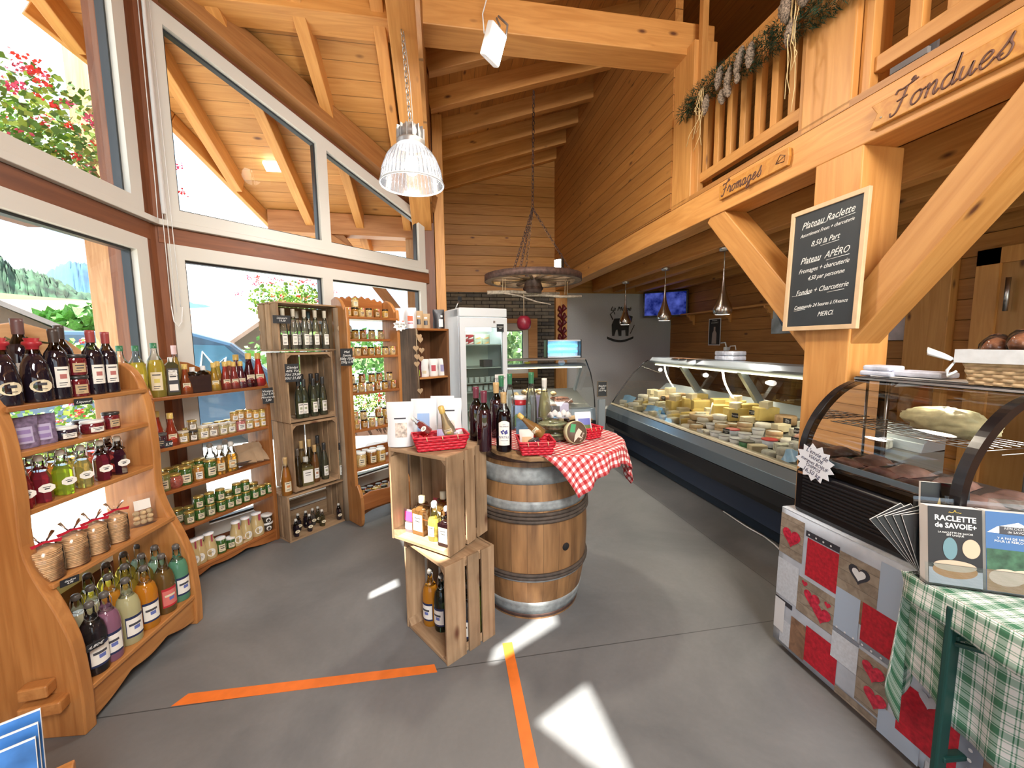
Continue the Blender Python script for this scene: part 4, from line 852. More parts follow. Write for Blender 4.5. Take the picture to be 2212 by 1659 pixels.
for x in (.03, LB - .06): MB().prism([(.45, 1.21), (.50, 1.21), (.80, .84), (.74, .82)], .03, M=MX.Translation((x, 0, 0)) @ YZ).build('canopy_strut', CANOPY, C2)
area('counter_light', MC3 @ V((.55, .45, 1.18)), .04, 7, (1, .9, .7), (0, .1, -1), .04)
# insect lamp
e = empty('insect_lamp', MC3 @ V((.86, .52, 1.326)), R(4), 'white insect lamp with two glowing blue tubes on the back counter', 'lamp')
MB().box((0, .05, .135), (.50, .03, .24)).build('housing', WHITEP, e, bev=.01); MB().box((0, .0, .25), (.50, .13, .025)).build('hood', WHITEP, e, bev=.008); MB().box((0, 0, .02), (.50, .13, .025)).build('tray', WHITEP, e, bev=.006)
for x in (-.255, .255): MB().box((x, 0, .135), (.02, .14, .26)).build('end_cap', BLACK, e, bev=.01)
for z in (.095, .175): MB().tube([(-.22, .0, z), (.22, 0, z)], .016, 10).build('tube', emis('blue_tube', (.08, .55, 1), 3.2), e)
mb = MB()
for i in range(23): mb.tube([(-.235 + i * .0214, -.055, .035), (-.235 + i * .0214, -.055, .238)], .0014, 4)
mb.build('guard_wires', STEEL, e)
point('insect_lamp_glow', MC3 @ V((.86, .40, 1.46)), .6, (.3, .7, 1), .05)
# grey pillar with chalk sign between the two counters
e = empty('chalk_stand', (2.02, 4.92, 0), label='grey stand with a small chalkboard between the two counters', cat='sign stand')
GREYP = P('grey_stand', (.20, .23, .25), .5); MB().box((0, 0, .40), (.09, .06, .80)).build('pole', GREYP, e, bev=.004); MB().box((0, -.02, .94), (.125, .012, .19)).build('board', SLATE, e)
mb = MB(); ring(mb, [(-.068, .838), (.068, .838), (.068, 1.042), (-.068, 1.042)], [(-.058, .848), (.058, .848), (.058, 1.032), (-.058, 1.032)], -.032, -.012); mb.build('board_frame', P('old_frame', (.13, .10, .07), .7), e)
text('Beaufort\nd\'été\n22,50 kg', .03, CHALK, frame((0, -.0275, .95), (1, 0, 0), (0, 0, 1)), e, shear=.3)
# ---------------------------------------------------------------- bottles, jars, bags
ORD = ['first', 'second', 'third', 'fourth', 'fifth', 'sixth', 'seventh', 'eighth', 'ninth', 'tenth', 'eleventh', 'twelfth', 'thirteenth', 'fourteenth', 'fifteenth', 'sixteenth']
def patch(mb, r, a0, a1, z0, z1, mi, rf=None, n=6, sy=1):
    """curved label strip facing +X between angles a0..a1"""
    vs = []
    for i in range(n + 1):
        a = a0 + (a1 - a0) * i / n
        for z in (z0, z1): q = (rf(z) if rf else r) + (.0006 if mi == 0 else .0011); vs.append((q * math.cos(a), q * math.sin(a) * sy, z))
    mb.add(vs, [(2 * i, 2 * i + 2, 2 * i + 3, 2 * i + 1) for i in range(n)], mi, True)
def olabel(mb, r, z, hw, hh, mi, n=14, sy=1, d=.0006):
    vs = [((r + d) * math.cos(hw / r * math.cos(t_)), (r + d) * math.sin(hw / r * math.cos(t_)) * sy, z + hh * math.sin(t_)) for t_ in [2 * math.pi * i / n for i in range(n)]]
    mb.add(vs, [tuple(range(n))], mi)
LABW = P('label_white', (.78, .76, .70), .6); LABC = P('label_cream', (.68, .60, .42), .6); LABB = P('label_navy', (.015, .025, .08), .5); LABR = P('label_red', (.45, .02, .03), .5)
LABK = P('label_kraft', (.50, .36, .20), .7); LABG = P('label_green', (.12, .25, .07), .6)
TPL = {}
# kind: profile, liquid top z, label (z0,z1,halfangle), segs, yscale
PROF = {
 'wine': ([(.036, 0), (.038, .006), (.038, .175), (.034, .2), (.02, .225), (.0145, .24), (.0145, .30)], .21, (.05, .14, .62), 18, 1),
 'dome': ([(.044, 0), (.047, .008), (.046, .09), (.038, .15), (.022, .195), (.016, .22), (.015, .245)], .195, (.035, .095, .8), 20, 1),
 'lemonade': ([(.041, 0), (.044, .01), (.044, .175), (.037, .21), (.021, .238), (.015, .262), (.015, .285)], .225, (.035, .135, .85), 20, 1),
 'flask': ([(.045, 0), (.047, .006), (.047, .10), (.026, .135), (.015, .145), (.014, .170)], .128, (.035, .085, .5), 8, .62),
 'oil': ([(.040, 0), (.042, .01), (.042, .17), (.036, .21), (.018, .245), (.014, .27), (.014, .31)], .215, (.04, .145, .62), 18, 1),
 'tin': ([(.034, 0), (.035, .004), (.035, .19), (.014, .21), (.012, .235)], .235, (.02, .17, .72), 4, 1),
 'vinegar': ([(.033, 0), (.035, .008), (.031, .05), (.018, .105), (.0125, .14), (.0125, .175)], .15, (.02, .065, .6), 16, 1),
 'slim': ([(.028, 0), (.030, .008), (.030, .15), (.024, .2), (.013, .25), (.0125, .31)], .235, (.035, .12, .62), 16, 1),
 'bulge': ([(.034, 0), (.036, .01), (.036, .1), (.026, .17), (.014, .22), (.012, .27)], .20, (.03, .10, .62), 16, 1),
 'square': ([(.036, 0), (.037, .005), (.037, .12), (.03, .135), (.014, .15), (.013, .175)], .118, (.02, .10, .45), 4, 1),
 'milk': ([(.037, 0), (.040, .01), (.040, .06), (.032, .10), (.023, .13), (.0235, .15)], .149, None, 18, 1),
 'small': ([(.026, 0), (.027, .005), (.027, .075), (.015, .10), (.011, .11), (.011, .125)], .088, (.02, .06, .6), 14, 1),
}
CAPS = {'none': None, 'swing': 1, 'plain': 2, 'flare': 3, 'foil': 4}
def liq(c, kind):
    if kind == 'milky': return glass('liquid_%.2f_%.2f_%.2f_m' % c, tuple(x ** .75 for x in c), 1.4, .93)
    if kind == 'dark': return P('dark_liquid_%.2f_%.2f_%.2f' % c, c, .05, coat=.5)
    return glass('liquid_%.2f_%.2f_%.2f' % c, tuple(x ** .62 for x in c), 1.42, .42 if max(c) - min(c) > .32 else .12)
def bottle(kind, c, lk, cap, capc, lab='white', s=1.0):
    key = (kind, c, lk, cap, capc, lab)
    if key in TPL: return TPL[key]
    pr, zt_, lb, seg, sy = PROF[kind]; a0 = math.pi / 4 if seg == 4 else (math.pi / 8 if seg == 8 else 0)
    e = empty('bottle'); body = []; neck = []
    for i in range(len(pr)):
        r, z = pr[i]
        if z <= zt_: body.append((r, z))
        else:
            if not neck:
                r0, z0 = pr[i - 1]; f = (zt_ - z0) / (z - z0); body.append((r0 + (r - r0) * f, zt_)); neck.append((r0 + (r - r0) * f, zt_))
            neck.append((r, z))
    k = 1.414 * .9 if seg == 4 else 1
    MB().lathe([(r * k, z) for r, z in body], seg, sm=seg > 8, sy=sy, a0=a0).build('filled_body', liq(c, lk), e)
    if neck: MB().lathe([(r * (k if z < zt_ + .03 else 1), z) for r, z in neck], seg if seg > 8 else (12 if seg == 8 else 4), cap=False, sy=sy if seg > 8 else 1).build('neck', CLEAR if lk != 'dark' else glass('dark_neck', (.25, .22, .2), 1.45), e)
    tr, tz = pr[-1]; cm = P('cap_%.2f_%.2f_%.2f' % capc, capc, .35, metal=.0)
    if cap == 'plain': MB().lathe([(tr + .002, tz - .028), (tr + .002, tz + .003), (0, tz + .004)], 14).build('cap', cm, e)
    elif cap == 'foil': MB().lathe([(tr + .0015, tz - .055), (tr + .0025, tz - .01), (tr + .0025, tz + .003), (0, tz + .004)], 14).build('cap', cm, e)
    elif cap == 'flare': MB().lathe([(tr + .002, tz - .04), (tr + .005, tz - .02), (tr + .014, tz - .012), (tr + .012, tz - .002), (tr + .004, tz), (tr + .008, tz + .012), (0, tz + .013)], 16).build('cap', cm, e)
    elif cap == 'swing':
        MB().lathe([(tr - .002, tz), (tr + .001, tz + .006), (tr + .001, tz + .02), (tr - .004, tz + .026), (0, tz + .027)], 12).build('stopper', cm, e)
        w = MB(); 
        for sg in (-1, 1): w.tube([(sg * .002, sg * (tr + .001), tz + .014), (.004, sg * (tr + .006), tz - .012), (.002, sg * (tr + .007), tz - .035), (.012, sg * (tr + .002), tz - .05)], .0013, 4)
        w.tube([(.012, -tr - .002, tz - .05), (.018, 0, tz - .055), (.012, tr + .002, tz - .05)], .0013, 4); w.build('wire_bail', STEEL, e)
    if kind == 'milk':
        MB().lathe([(tr + .003, tz), (tr + .004, tz + .01), (0, tz + .011)], 16).build('lid', WHITEP, e); mb = MB(); olabel(mb, .0405, .045, .023, .026, 0); patch(mb, .0405, -.3, .3, .047, .049, 1); patch(mb, .0405, -.35, .3, .040, .0415, 1)
        mb.build('label', [LABW, INK], e); MB().box((tr + .004, .01, tz - .02), (.002, .008, .045)).build('seal_strip', P('tricolor_red', (.35, .05, .08), .5), e)
    elif lb and lab != 'none':
        z0, z1, ha = lb; rr = pr[2][0]; mb = MB()
        if seg in (4, 8):
            fx = rr * k * math.cos(math.pi / seg) + .0006 ; hw = fx * .82 if seg == 4 else .024 
            if seg == 8: fx = .047 * math.cos(math.pi / 8) + .0007
            mats = [{'white': LABW, 'cream': LABC, 'kraft': LABK}.get(lab, LABW), INK, LABB]
            def q(y0, y1, za, zb, mi, d=0): mb.add([(fx + d, y0, za), (fx + d, y1, za), (fx + d, y1, zb), (fx + d, y0, zb)], [(0, 1, 2, 3)], mi)
            if seg == 8: mb.add([(fx, .024 * math.cos(t_) * 1.1, .06 + .019 * math.sin(t_)) for t_ in [math.pi / 8 + math.pi / 4 * i for i in range(8)]], [tuple(range(8))], 0); q(-.012, .012, .064, .0665, 1, .0006); q(-.007, .008, .055, .060, 1, .0006)
            else:
                if kind == 'tin': q(-hw, hw, z0, z1, 1); q(-hw * .8, hw * .8, z1 - .075, z1 - .02, 0, .0005); q(-hw * .8, hw * .8, z0 + .01, z0 + .05, 0, .0005); q(-hw * .6, hw * .6, z1 - .055, z1 - .048, 1, .001); q(-hw * .6, hw * .6, z1 - .04, z1 - .033, 1, .001)
                else: q(-hw, hw, z0, z1, 0); q(-hw * .6, hw * .6, z1 - .02, z1 - .016, 1, .0005); q(-hw * .5, hw * .5, z1 - .035, z1 - .031, 1, .0005)
            mb.build('label', mats, e)
        elif lab == 'oval':
            olabel(mb, rr, .065, .032, .026, 0, d=.003); patch(mb, rr + .003, -.2, .3, .068, .078, 1); patch(mb, rr + .003, -.3, .3, .052, .054, 1); mb.build('label', [LABC, INK], e)
        elif lab in ('navy', 'redl'):
            patch(mb, rr, -ha, ha, z0, z1, 0); patch(mb, rr, -ha * .92, ha * .92, z0 + .010, z1 - .012, 1); patch(mb, rr + .0004, -ha * .7, ha * .5, z1 - .045, z1 - .034, 2); patch(mb, rr + .0004, -ha * .25, ha * .35, z0 + .035, z0 + .052, 3)
            mb.build('label', [LABB if lab == 'navy' else LABR, LABW if lab == 'navy' else P('label_pinkish', (.62, .16, .14), .6), INK if lab == 'navy' else LABC, P('label_blue', (.12, .16, .42), .5)], e)
        else:
            m0 = {'white': LABW, 'cream': LABC, 'kraft': LABK, 'green': LABG}.get(lab, LABW)
            patch(mb, rr, -ha, ha, z0, z1, 0); h = z1 - z0; patch(mb, rr, -ha * .7, ha * .7, z1 - h * .18, z1 - h * .12, 1)
            patch(mb, rr, -ha * .45, ha * .5, z0 + h * .42, z0 + h * .64, 2); patch(mb, rr, -ha * .6, ha * .5, z0 + h * .2, z0 + h * .24, 1); patch(mb, rr, -ha * .6, ha * .3, z0 + h * .1, z0 + h * .13, 1)
            mb.build('label', [m0, INK, P('pic_%.1f_%.1f' % (c[0], c[1]), (.42, .14, .13) if max(c) < .1 else tuple(min(.6, x * .6 + .08) for x in c), .6)], e)
    kids(e); TPL[key] = e; e['_t'] = 1; return e
JP = {'jar': ([(.031, 0), (.033, .005), (.033, .060), (.030, .068)], 14), 'tall': ([(.034, 0), (.036, .006), (.036, .088), (.030, .10)], 14), 'hex': ([(.029, 0), (.031, .004), (.031, .062), (.026, .070)], 14),
      'round': ([(.030, 0), (.040, .015), (.043, .035), (.038, .06), (.030, .072)], 16), 'big': ([(.040, 0), (.042, .006), (.042, .095), (.037, .105)], 16), 'flat': ([(.044, 0), (.050, .01), (.050, .045), (.045, .055)], 18), 'pot': ([(.036, 0), (.038, .004), (.038, .048), (.038, .052)], 16)}
def jar(kind, c, lidc, lab='cream', lk='dense', seal=False):
    key = (kind, c, lidc, lab, seal, lk)
    if key in TPL: return TPL[key]
    pr, seg = JP[kind]; e = empty('jar'); m_ = P('jar_content_%.2f_%.2f_%.2f' % c, c, .08, coat=.8, noise=.35, nscale=110) if lk == 'dense' else glass('jar_%.2f_%.2f_%.2f' % c, c, 1.45, .45)
    MB().lathe(pr, seg).build('glass_body', m_, e); tr, tz = pr[-1]
    MB().lathe([(tr + .001, tz - .001), (tr + .003, tz + .001), (tr + .003, tz + .011), (tr, tz + .013), (0, tz + .013)], 16).build('lid', P('lid_%.2f_%.2f_%.2f' % lidc, lidc, .3, metal=.6 if lidc[0] > lidc[2] * 1.6 else 0), e)
    rr = pr[2][0] if kind != 'round' else .043; mb = MB(); h = pr[2][1]
    m0 = {'white': LABW, 'cream': LABC, 'kraft': LABK, 'black': INK}.get(lab, LABC)
    if lab == 'badge': olabel(mb, rr, h * .5, .018, .018, 0, 12); patch(mb, rr, -.3, .3, h * .5, h * .5 + .003, 1); mb.build('label', [LABW, INK], e)
    elif lab != 'none':
        patch(mb, rr, -.58, .58, h * .18, h * .78, 0); patch(mb, rr, -.4, .4, h * .60, h * .66, 1); patch(mb, rr, -.3, .35, h * .42, h * .50, 1); patch(mb, rr, -.4, .1, h * .28, h * .31, 1); mb.build('label', [m0, INK if lab != 'black' else LABC], e)
    if seal: MB().box((rr * .72 + .005, .012, h + .002), (.0015, .012, .035)).build('seal_strip', P('seal_pink', (.62, .22, .2), .6), e)
    kids(e); TPL[key] = e; e['_t'] = 1; return e
USED = set()
def put(t_, loc, rz, label, group, sc=1.0, tilt=None, cat=None, name=None):
    if t_.name in USED: o = copy_tree(t_)
    else: o = t_; USED.add(t_.name); KIDS.setdefault(t_.name, KIDS.get(t_.name, []))
    if '_t' in o: del o['_t']
    o.location = loc; o.rotation_euler = (tilt[0], tilt[1], rz) if tilt else (0, 0, rz); o.scale = (sc,) * 3
    nm = t_.name.split('.')[0]; o['label'] = label; o['category'] = cat or nm; 
    if group: o['group'] = group
    return o
RZ1 = R(-30); RZ2 = math.atan2(-.498, .867) - .35; RZ3 = math.atan2(-.766, .643) - .2; RT = math.atan2(-.691, .722) - .15
LEV = {1.333: (M1, .20, .30), 1.155: (M1, .20, .30), .925: (M1, .195, .30), .63: (M1, .135, .2), .175: (M1, .055, .27), 1.245: (M2, .055, .16), .93: (M2, .05, .15), .655: (M2, .055, .16), .39: (M2, .05, .14), .095: (M2, .055, .16),
       1.519: (T3, .15, .2), 1.5186: (T3, .05, .1), .966: (T1, .06, .17), .410: (T1, .06, .17), .376: (T0, .06, .2), .013: (T0, .06, .15), 1.785: (M3, .05, .15), 1.60: (M3, .18, .2), 1.455: (M3, .05, .15), 1.145: (M3, .05, .15), .825: (M3, .05, .15), .485: (M3, .06, .16), .20: (M3, -.01, .08), 1.703: (M5, .13, .2), 1.223: (M5, .09, .2)}
def at2(px, py, z, rn=''):
    """spot on a rack board: the sight line meets the upright plane of that row"""
    M, y0, y1 = LEV[z]; y = y1 if ('back' in rn or 'behind' in rn) else ((y0 + y1) / 2 if 'second row' in rn else y0)
    n = M.to_3x3() @ V((0, 1, 0)); o = M @ V((0, y, 0)); d = ray(px, py); k = (o - CP).dot(n) / d.dot(n); return CP + d * k
def row(items, z, rz, where, rowname, group, dz=0):
    """items: (px,py,template,desc[,scale][,stack]) placed on the board at height z"""
    for i, it in enumerate(items):
        px, py, t_, desc = it[:4]; sc = it[4] if len(it) > 4 else 1; lev = it[5] if len(it) > 5 else 0
        p = at2(px, py, z, rowname)
        put(t_, (p.x, p.y, z + .0008 + lev), rz + random.uniform(-.12, .12), '%s, %s from left, %s, %s' % (desc, ORD[i], rowname, where), group, sc)
GOLD = (.55, .38, .10); WLID = (.75, .75, .72); BLK = (.03, .03, .03); REDC = (.36, .02, .03); GRNC = (.03, .16, .07); CORK = (.50, .33, .14)
DK = (.012, .008, .014)
# -- shelf 1
w = 'left rack'
row([(57, 852, bottle('wine', DK, 'dark', 'foil', (.12, .06, .06)), 'dark wine bottle', 1.12), (142, 838, bottle('wine', DK, 'dark', 'foil', (.05, .035, .03)), 'dark wine bottle', 1.05)], 1.333, RZ1, w, 'back row, top', 'wine bottles behind on the left rack')
row([(12, 864, bottle('dome', DK, 'dark', 'flare', REDC, 'oval'), 'round dark bottle with red cap', 1.0), (84, 862, bottle('dome', DK, 'dark', 'flare', REDC, 'oval'), 'round dark bottle with red cap', 1.0), (131, 857, bottle('wine', DK, 'dark', 'foil', (.05, .035, .03), 'white'), 'dark liqueur bottle with raspberry label', .98),
     (208, 847, bottle('wine', DK, 'dark', 'foil', (.30, .05, .05), 'white'), 'dark liqueur bottle with red foil', .98), (239, 840, bottle('wine', DK, 'dark', 'foil', (.30, .05, .05), 'white'), 'dark liqueur bottle with red foil', .96)], 1.333, RZ1, w, 'front row, top', 'liqueur bottles on the left rack')
JR = (.14, .012, .018)
jt = jar('jar', JR, BLK, 'kraft')
for k in range(2): p = at2(170, 852, 1.333); put(jt, (p.x, p.y, 1.334 + k * .0955), RZ1, 'dark red jam jar, %s of the pair between the liqueur bottles' % ('lower', 'upper')[k], 'stacked red jam jars', 1.14)
row([(145, 967, jar('flat', (.02, .015, .03), WLID, 'white'), 'squat dark jar with white lid', .80), (203, 951, jar('flat', (.13, .012, .02), WLID, 'white'), 'squat red jam jar', .86), (243, 936, jar('jar', JR, BLK, 'kraft'), 'dark red jam jar', 1.0)], 1.155, RZ1, w, 'second shelf', 'jam jars on the left rack')
row([(115, 952, jar('flat', (.03, .02, .03), (.2, .2, .2), 'none'), 'dark jar standing behind', .7), (180, 940, jar('flat', (.06, .02, .03), (.1, .1, .1), 'none'), 'dark jar standing behind', .75)], 1.155, RZ1, w, 'second shelf back', 'jars at the back')
fl = lambda c, k='clear': bottle('flask', c, k, 'swing', (.70, .66, .58))
row([(48, 1082, fl((.75, .03, .03)), 'bright red flask', .98), (97, 1103, fl((.50, .02, .04)), 'deep red flask', .98), (143, 1086, fl((.55, .85, .04)), 'lime green flask', .98), (186, 1070, fl((.80, .72, .18)), 'yellow flask', .96), (226, 1054, fl((.10, .01, .02), 'dark'), 'dark red flask', .96), (262, 1040, fl((.03, .008, .015), 'dark'), 'nearly black flask', .96)], .925, RZ1, w, 'third shelf front', 'flasks on the left rack')
row([(75, 1070, fl((.75, .08, .05)), 'red flask', .95), (122, 1062, fl((.85, .45, .10)), 'amber flask', .95), (160, 1050, fl((.85, .65, .2)), 'pale amber flask', .95), (205, 1040, fl((.80, .15, .12)), 'red flask', .95), (240, 1030, fl((.12, .02, .03), 'dark'), 'dark flask', .95)], .925, RZ1, w, 'third shelf back', 'flasks at the back of the left rack')
p = at2(60, 1116, .925); put(bottle('small', (.65, .12, .12), 'clear', 'swing', (.6, .6, .58)), (p.x, p.y, .926), RZ1, 'miniature pink bottle in front of the red flasks', None, 1.0)
# purple sachets
CELLO = glass('cellophane', (.99, .99, .99), 1.4, .03, rough=.12); LIL = P('lilac_print', (.25, .18, .38), .6); GRNS = P('dried_herbs', (.13, .10, .10), .9, noise=.5, nscale=90)
def rotp(a, x, y): return (math.cos(a) * x - math.sin(a) * y, math.sin(a) * x + math.cos(a) * y)
def bag(name, w, h, d, mat_in, label, cat, loc, rz, content=None, prints=(), top=None, group=None, tilt=0):
    """cellophane or paper stand-up bag facing local +X"""
    e = empty(name, loc, rz, label, cat, group)
    if tilt: e.rotation_euler = (0, tilt, rz)
    def side(sg):
        def f(u, v): 
            b2 = math.sin(math.pi * u) ** .5 if 0 < u < 1 else 0; g = (1 - v) ** .6
            return (sg * (d / 2 * b2 * g + .0012), (u - .5) * w * (1 + .04 * math.sin(v * 9)), v * h)
        return f
    mb = MB(); mb.grid(side(1), 8, 8); mb.grid(side(-1), 8, 8); vs = [side(1)(i / 8, 0) for i in range(9)] + [side(-1)(i / 8, 0) for i in range(8, -1, -1)]; mb.add(vs, [tuple(range(18))]); mb.build('bag_body', mat_in, e)
    for (mm, y0, y1, z0, z1) in prints:
        vs = []
        for i in range(5):
            y = y0 + (y1 - y0) * i / 4
            for z in (z0, z1): u = y / w + .5; vs.append((d / 2 * max(0, math.sin(math.pi * u)) ** .5 * (1 - z / h) ** .6 + .0028, y, z))
        MB().add(vs, [(2 * i, 2 * i + 2, 2 * i + 3, 2 * i + 1) for i in range(4)]).build('print', mm, e)
    if content: content(e)
    return e
for i, (px, py) in enumerate(((56, 990), (97, 982))):
    p = at2(px, py, 1.155); bag('sachet', .085, .125, .035, P('lavender_bag', (.16, .12, .20), .35, noise=.5, nscale=60), '%s lavender sachet on the second shelf of the left rack' % ('left', 'right')[i], 'sachet', (p.x, p.y, 1.156), RZ1, prints=[(P('lilac_pale', (.42, .38, .55), .5), -.024, .024, .02, .085), (LIL, -.02, .02, .028, .045), (LIL, -.018, .018, .058, .074)], group=None)
# wafers
WAF = P('wafer_gold', (.66, .40, .19), .8, noise=.25, nscale=80); RIB = P('red_ribbon', (.45, .01, .03), .4)
def wafers(e, n, r):
    for k in range(n):
        z = .006 + k * .0072; a = k * 1.7; MB().lathe([(0, z - .003), (r * (.97 + .03 * math.sin(k * 3.3)), z - .0028), (r, z), (r * .97, z + .0028), (0, z + .003)], 16).build('wafer', WAF, e, loc=(.0015 * math.cos(a), .0015 * math.sin(a), 0))
for i, (px, py, r, n) in enumerate(((101, 1240, .048, 17), (163, 1228, .045, 17), (210, 1205, .042, 17), (256, 1184, .040, 17))):
    p = at2(px, py - 6, .63); hh = n * .0072; e = empty('wafer_bag', (p.x, p.y, .631), RZ1, '%s cellophane bag of stacked round wafers with a red ribbon' % ('leftmost', 'second', 'third', 'rightmost')[i], 'bag', 'bags of wafers on the left rack'); wafers(e, n, r)
    MB().lathe([(r + .004, 0), (r + .006, hh * .5), (r + .004, hh), (r * .5, hh + .018), (.010, hh + .03), (.022, hh + .048), (.035, hh + .066)], 14, cap=False).build('cellophane', CELLO, e)
    MB().tube([(.012 * math.cos(a), .012 * math.sin(a), hh + .03) for a in (0, 1.57, 3.14, 4.71)], .003, 6, closed=True).build('ribbon', RIB, e)
    for sg in (-1, 1): MB().prism([(0, 0), (.045 * sg, -.012), (.05 * sg, .002), (0, .007)], .0015, M=MX.Translation((.014, 0, hh + .03)) @ MX(((0, 0, 1, 0), (1, 0, 0, 0), (0, 1, 0, 0), (0, 0, 0, 1)))).build('ribbon_tail', RIB, e)
p = at2(322, 1140, .63)
def cookies(e):
    for k in range(9): MB().ball((.004 + .006 * (k % 2), -.028 + .026 * (k % 3), .018 + .024 * (k // 3)), .015, sc=(.7, 1, .9), seg=10, rings=6).build('biscuit', P('biscuit_pale', (.60, .42, .22), .8, noise=.2, nscale=60), e)
bag('biscuit_bag', .105, .165, .045, CELLO, 'clear bag of small round biscuits with a white round label, at the right end', 'bag', (p.x - .02, p.y, .631), RZ1 - .2, content=cookies, prints=[(LABW, -.035, .03, .085, .135)])
# lemonade on the bottom board
lm = lambda c, k='milky', lab='navy': bottle('lemonade', c, k, 'swing', (.10, .09, .08), lab)
F1 = [(214, 1478, lm((.10, .09, .10), 'clear'), 'dark violet bottle'), (244, 1446, lm((.42, .15, .27)), 'purple bottle'), (287, 1402, lm((.82, .78, .36)), 'pale yellow bottle'), (325, 1369, lm((.95, .28, .01)), 'bright orange bottle'), (363, 1340, lm((.40, .19, .03), 'clear', 'redl'), 'brown bottle with red label'), (392, 1308, lm((.12, .46, .25)), 'green bottle')]
row([(a, b2, c, d + ' with swing top', 1.0) for a, b2, c, d in F1], .175, RZ1, 'left rack floor', 'front row', 'lemonade bottles on the bottom board')
F2 = [(183, 1440, lm((.82, .80, .50)), 'pale bottle'), (213, 1412, lm((.80, .76, .34)), 'cloudy pale bottle'), (248, 1375, lm((.96, .34, .02)), 'orange bottle'), (283, 1348, lm((.96, .62, .03), 'clear'), 'amber bottle'), (318, 1320, lm((.60, .38, .03), 'clear', 'redl'), 'olive bottle'), (345, 1290, lm((.34, .70, .45)), 'light green bottle')]
row([(a, b2, c, d + ' with swing top', 1.0) for a, b2, c, d in F2], .175, RZ1, 'left rack floor', 'second row', 'lemonade bottles in the second row')
F3 = [(205, 1378, lm((.97, .90, .06), 'clear'), 'bright yellow bottle'), (243, 1345, lm((.97, .88, .10), 'clear'), 'yellow bottle'), (280, 1315, lm((.72, .55, .05), 'clear'), 'golden bottle'), (310, 1290, lm((.35, .62, .45)), 'mint bottle')]
row([(a, b2, c, d, 1.0) for a, b2, c, d in F3], .175, RZ1, 'left rack floor', 'back row', 'lemonade bottles in the back row')
def tagcard(px, py, z, w, h, rz, label, txt=None, tilt=0, extra=0):
    p = at2(px, py, z) if z is not None else V(px); e = empty('price_tag', p, 0, label, 'price tag'); e.rotation_euler = (tilt, 0, rz + math.pi / 2)
    MB().box((0, 0, 0), (w, .004, h)).build('card', SLATE, e)
    if txt: text(txt, h * .32, CHALK, frame((0, -.0028, 0), (1, 0, 0), (0, 0, 1)), e, shear=.3, name='chalk_writing', ext=.0004)
    return e
def tagw(P_, w, h, rz, label, txt=None, tilt=0):
    e = empty('price_tag', P_, 0, label, 'price tag'); e.rotation_euler = (tilt, 0, rz + math.pi / 2)
    MB().box((0, 0, 0), (w, .004, h)).build('card', SLATE, e)
    if txt: text(txt, h * .9 / (txt.count('\n') + 1.6), CHALK, frame((0, -.0028, 0), (1, 0, 0), (0, 0, 1)), e, shear=.3, name='chalk_writing', ext=.0004)
    return e
M1i = lambda x, y, z: M1 @ V((x, y, z))
tagw(M1i(.075, .06, .615), .055, .03, RZ1, 'small black price tag on the left end of the wafer shelf', 'Gaufres\n4,90', .2)
tagw(M1i(.07, -.01, .335), .055, .035, RZ1, 'small black price tag by the lemonade bottles', '4,80€', .3); tagw(M1i(.30, .135, 1.315), .06, .028, RZ1, 'small black tag under the top shelf of the left rack', 'Liqueur', .2)
tagw(M1i(.70, .10, 1.02), .035, .035, RZ1, 'small black tag on the right side of the left rack', '5,50', 0)
# -- shelf 2
w = 'middle rack'
ol = lambda: bottle('oil', (.82, .66, .06), 'clear', 'plain', GRNC, 'cream')
row([(268, 850, ol(), 'oil bottle with green cap', 1.0), (302, 852, ol(), 'oil bottle with green cap', 1.0), (343, 866, ol(), 'oil bottle with green cap', 1.05)], 1.245, RZ2, w, 'top shelf', 'oil bottles with green caps')
tt = bottle('tin', (.03, .04, .02), 'dark', 'plain', (.6, .6, .58), 'white'); p = at2(376, 860, 1.245); o = put(tt, (p.x, p.y, 1.246), RZ2, 'square black and white olive oil tin on the top shelf', None, 1.0)
text('terra\ncreta', .020, P('tin_white', (.8, .8, .78), .5), frame((.0415, 0, .146), (0, 1, 0), (0, 0, 1)), o, name='tin_lettering', bold=.0008)
vn = lambda c, k='clear', cc=GOLD: bottle('vinegar', c, k, 'plain', cc, 'cream')
row([(404, 859, vn((.62, .10, .02)), 'orange red vinegar bottle', 1.08), (420, 853, bottle('square', DK, 'dark', 'plain', (.6, .6, .6), 'none'), 'black balsamic bottle', .95), (443, 852, bottle('square', DK, 'dark', 'plain', (.6, .6, .6), 'none'), 'black balsamic bottle', .98), (466, 850, vn((.85, .50, .04)), 'golden vinegar bottle', 1.08), (490, 847, vn((.55, .05, .03)), 'red vinegar bottle', 1.1),
     (508, 844, vn((.60, .06, .05)), 'rose red vinegar bottle', 1.08), (523, 841, vn((.06, .01, .02), 'dark'), 'dark vinegar bottle', 1.08), (541, 838, vn((.20, .01, .02)), 'tall dark red vinegar bottle', 1.4), (561, 836, vn((.80, .02, .02)), 'tall bright red vinegar bottle', 1.4)], 1.245, RZ2, w, 'top shelf front', 'vinegar bottles on the middle rack')
row([(384, 848, bottle('slim', (.75, .52, .08), 'clear', 'foil', (.62, .45, .45), 'none'), 'tall pale capped bottle', 1.0), (474, 842, vn((.8, .5, .06)), 'golden vinegar bottle', 1.1), (499, 839, vn((.5, .1, .05)), 'red vinegar bottle', 1.1), (514, 836, vn((.08, .01, .02), 'dark'), 'dark tall vinegar bottle', 1.35)], 1.245, RZ2, w, 'top shelf back', 'bottles behind the vinegars')
MU = (.34, .22, .06); MD = (.10, .07, .035); PK = (.42, .14, .13)
jm = lambda c, l=(.55, .5, .4), lab='white', k='jar': jar(k, c, l, lab)
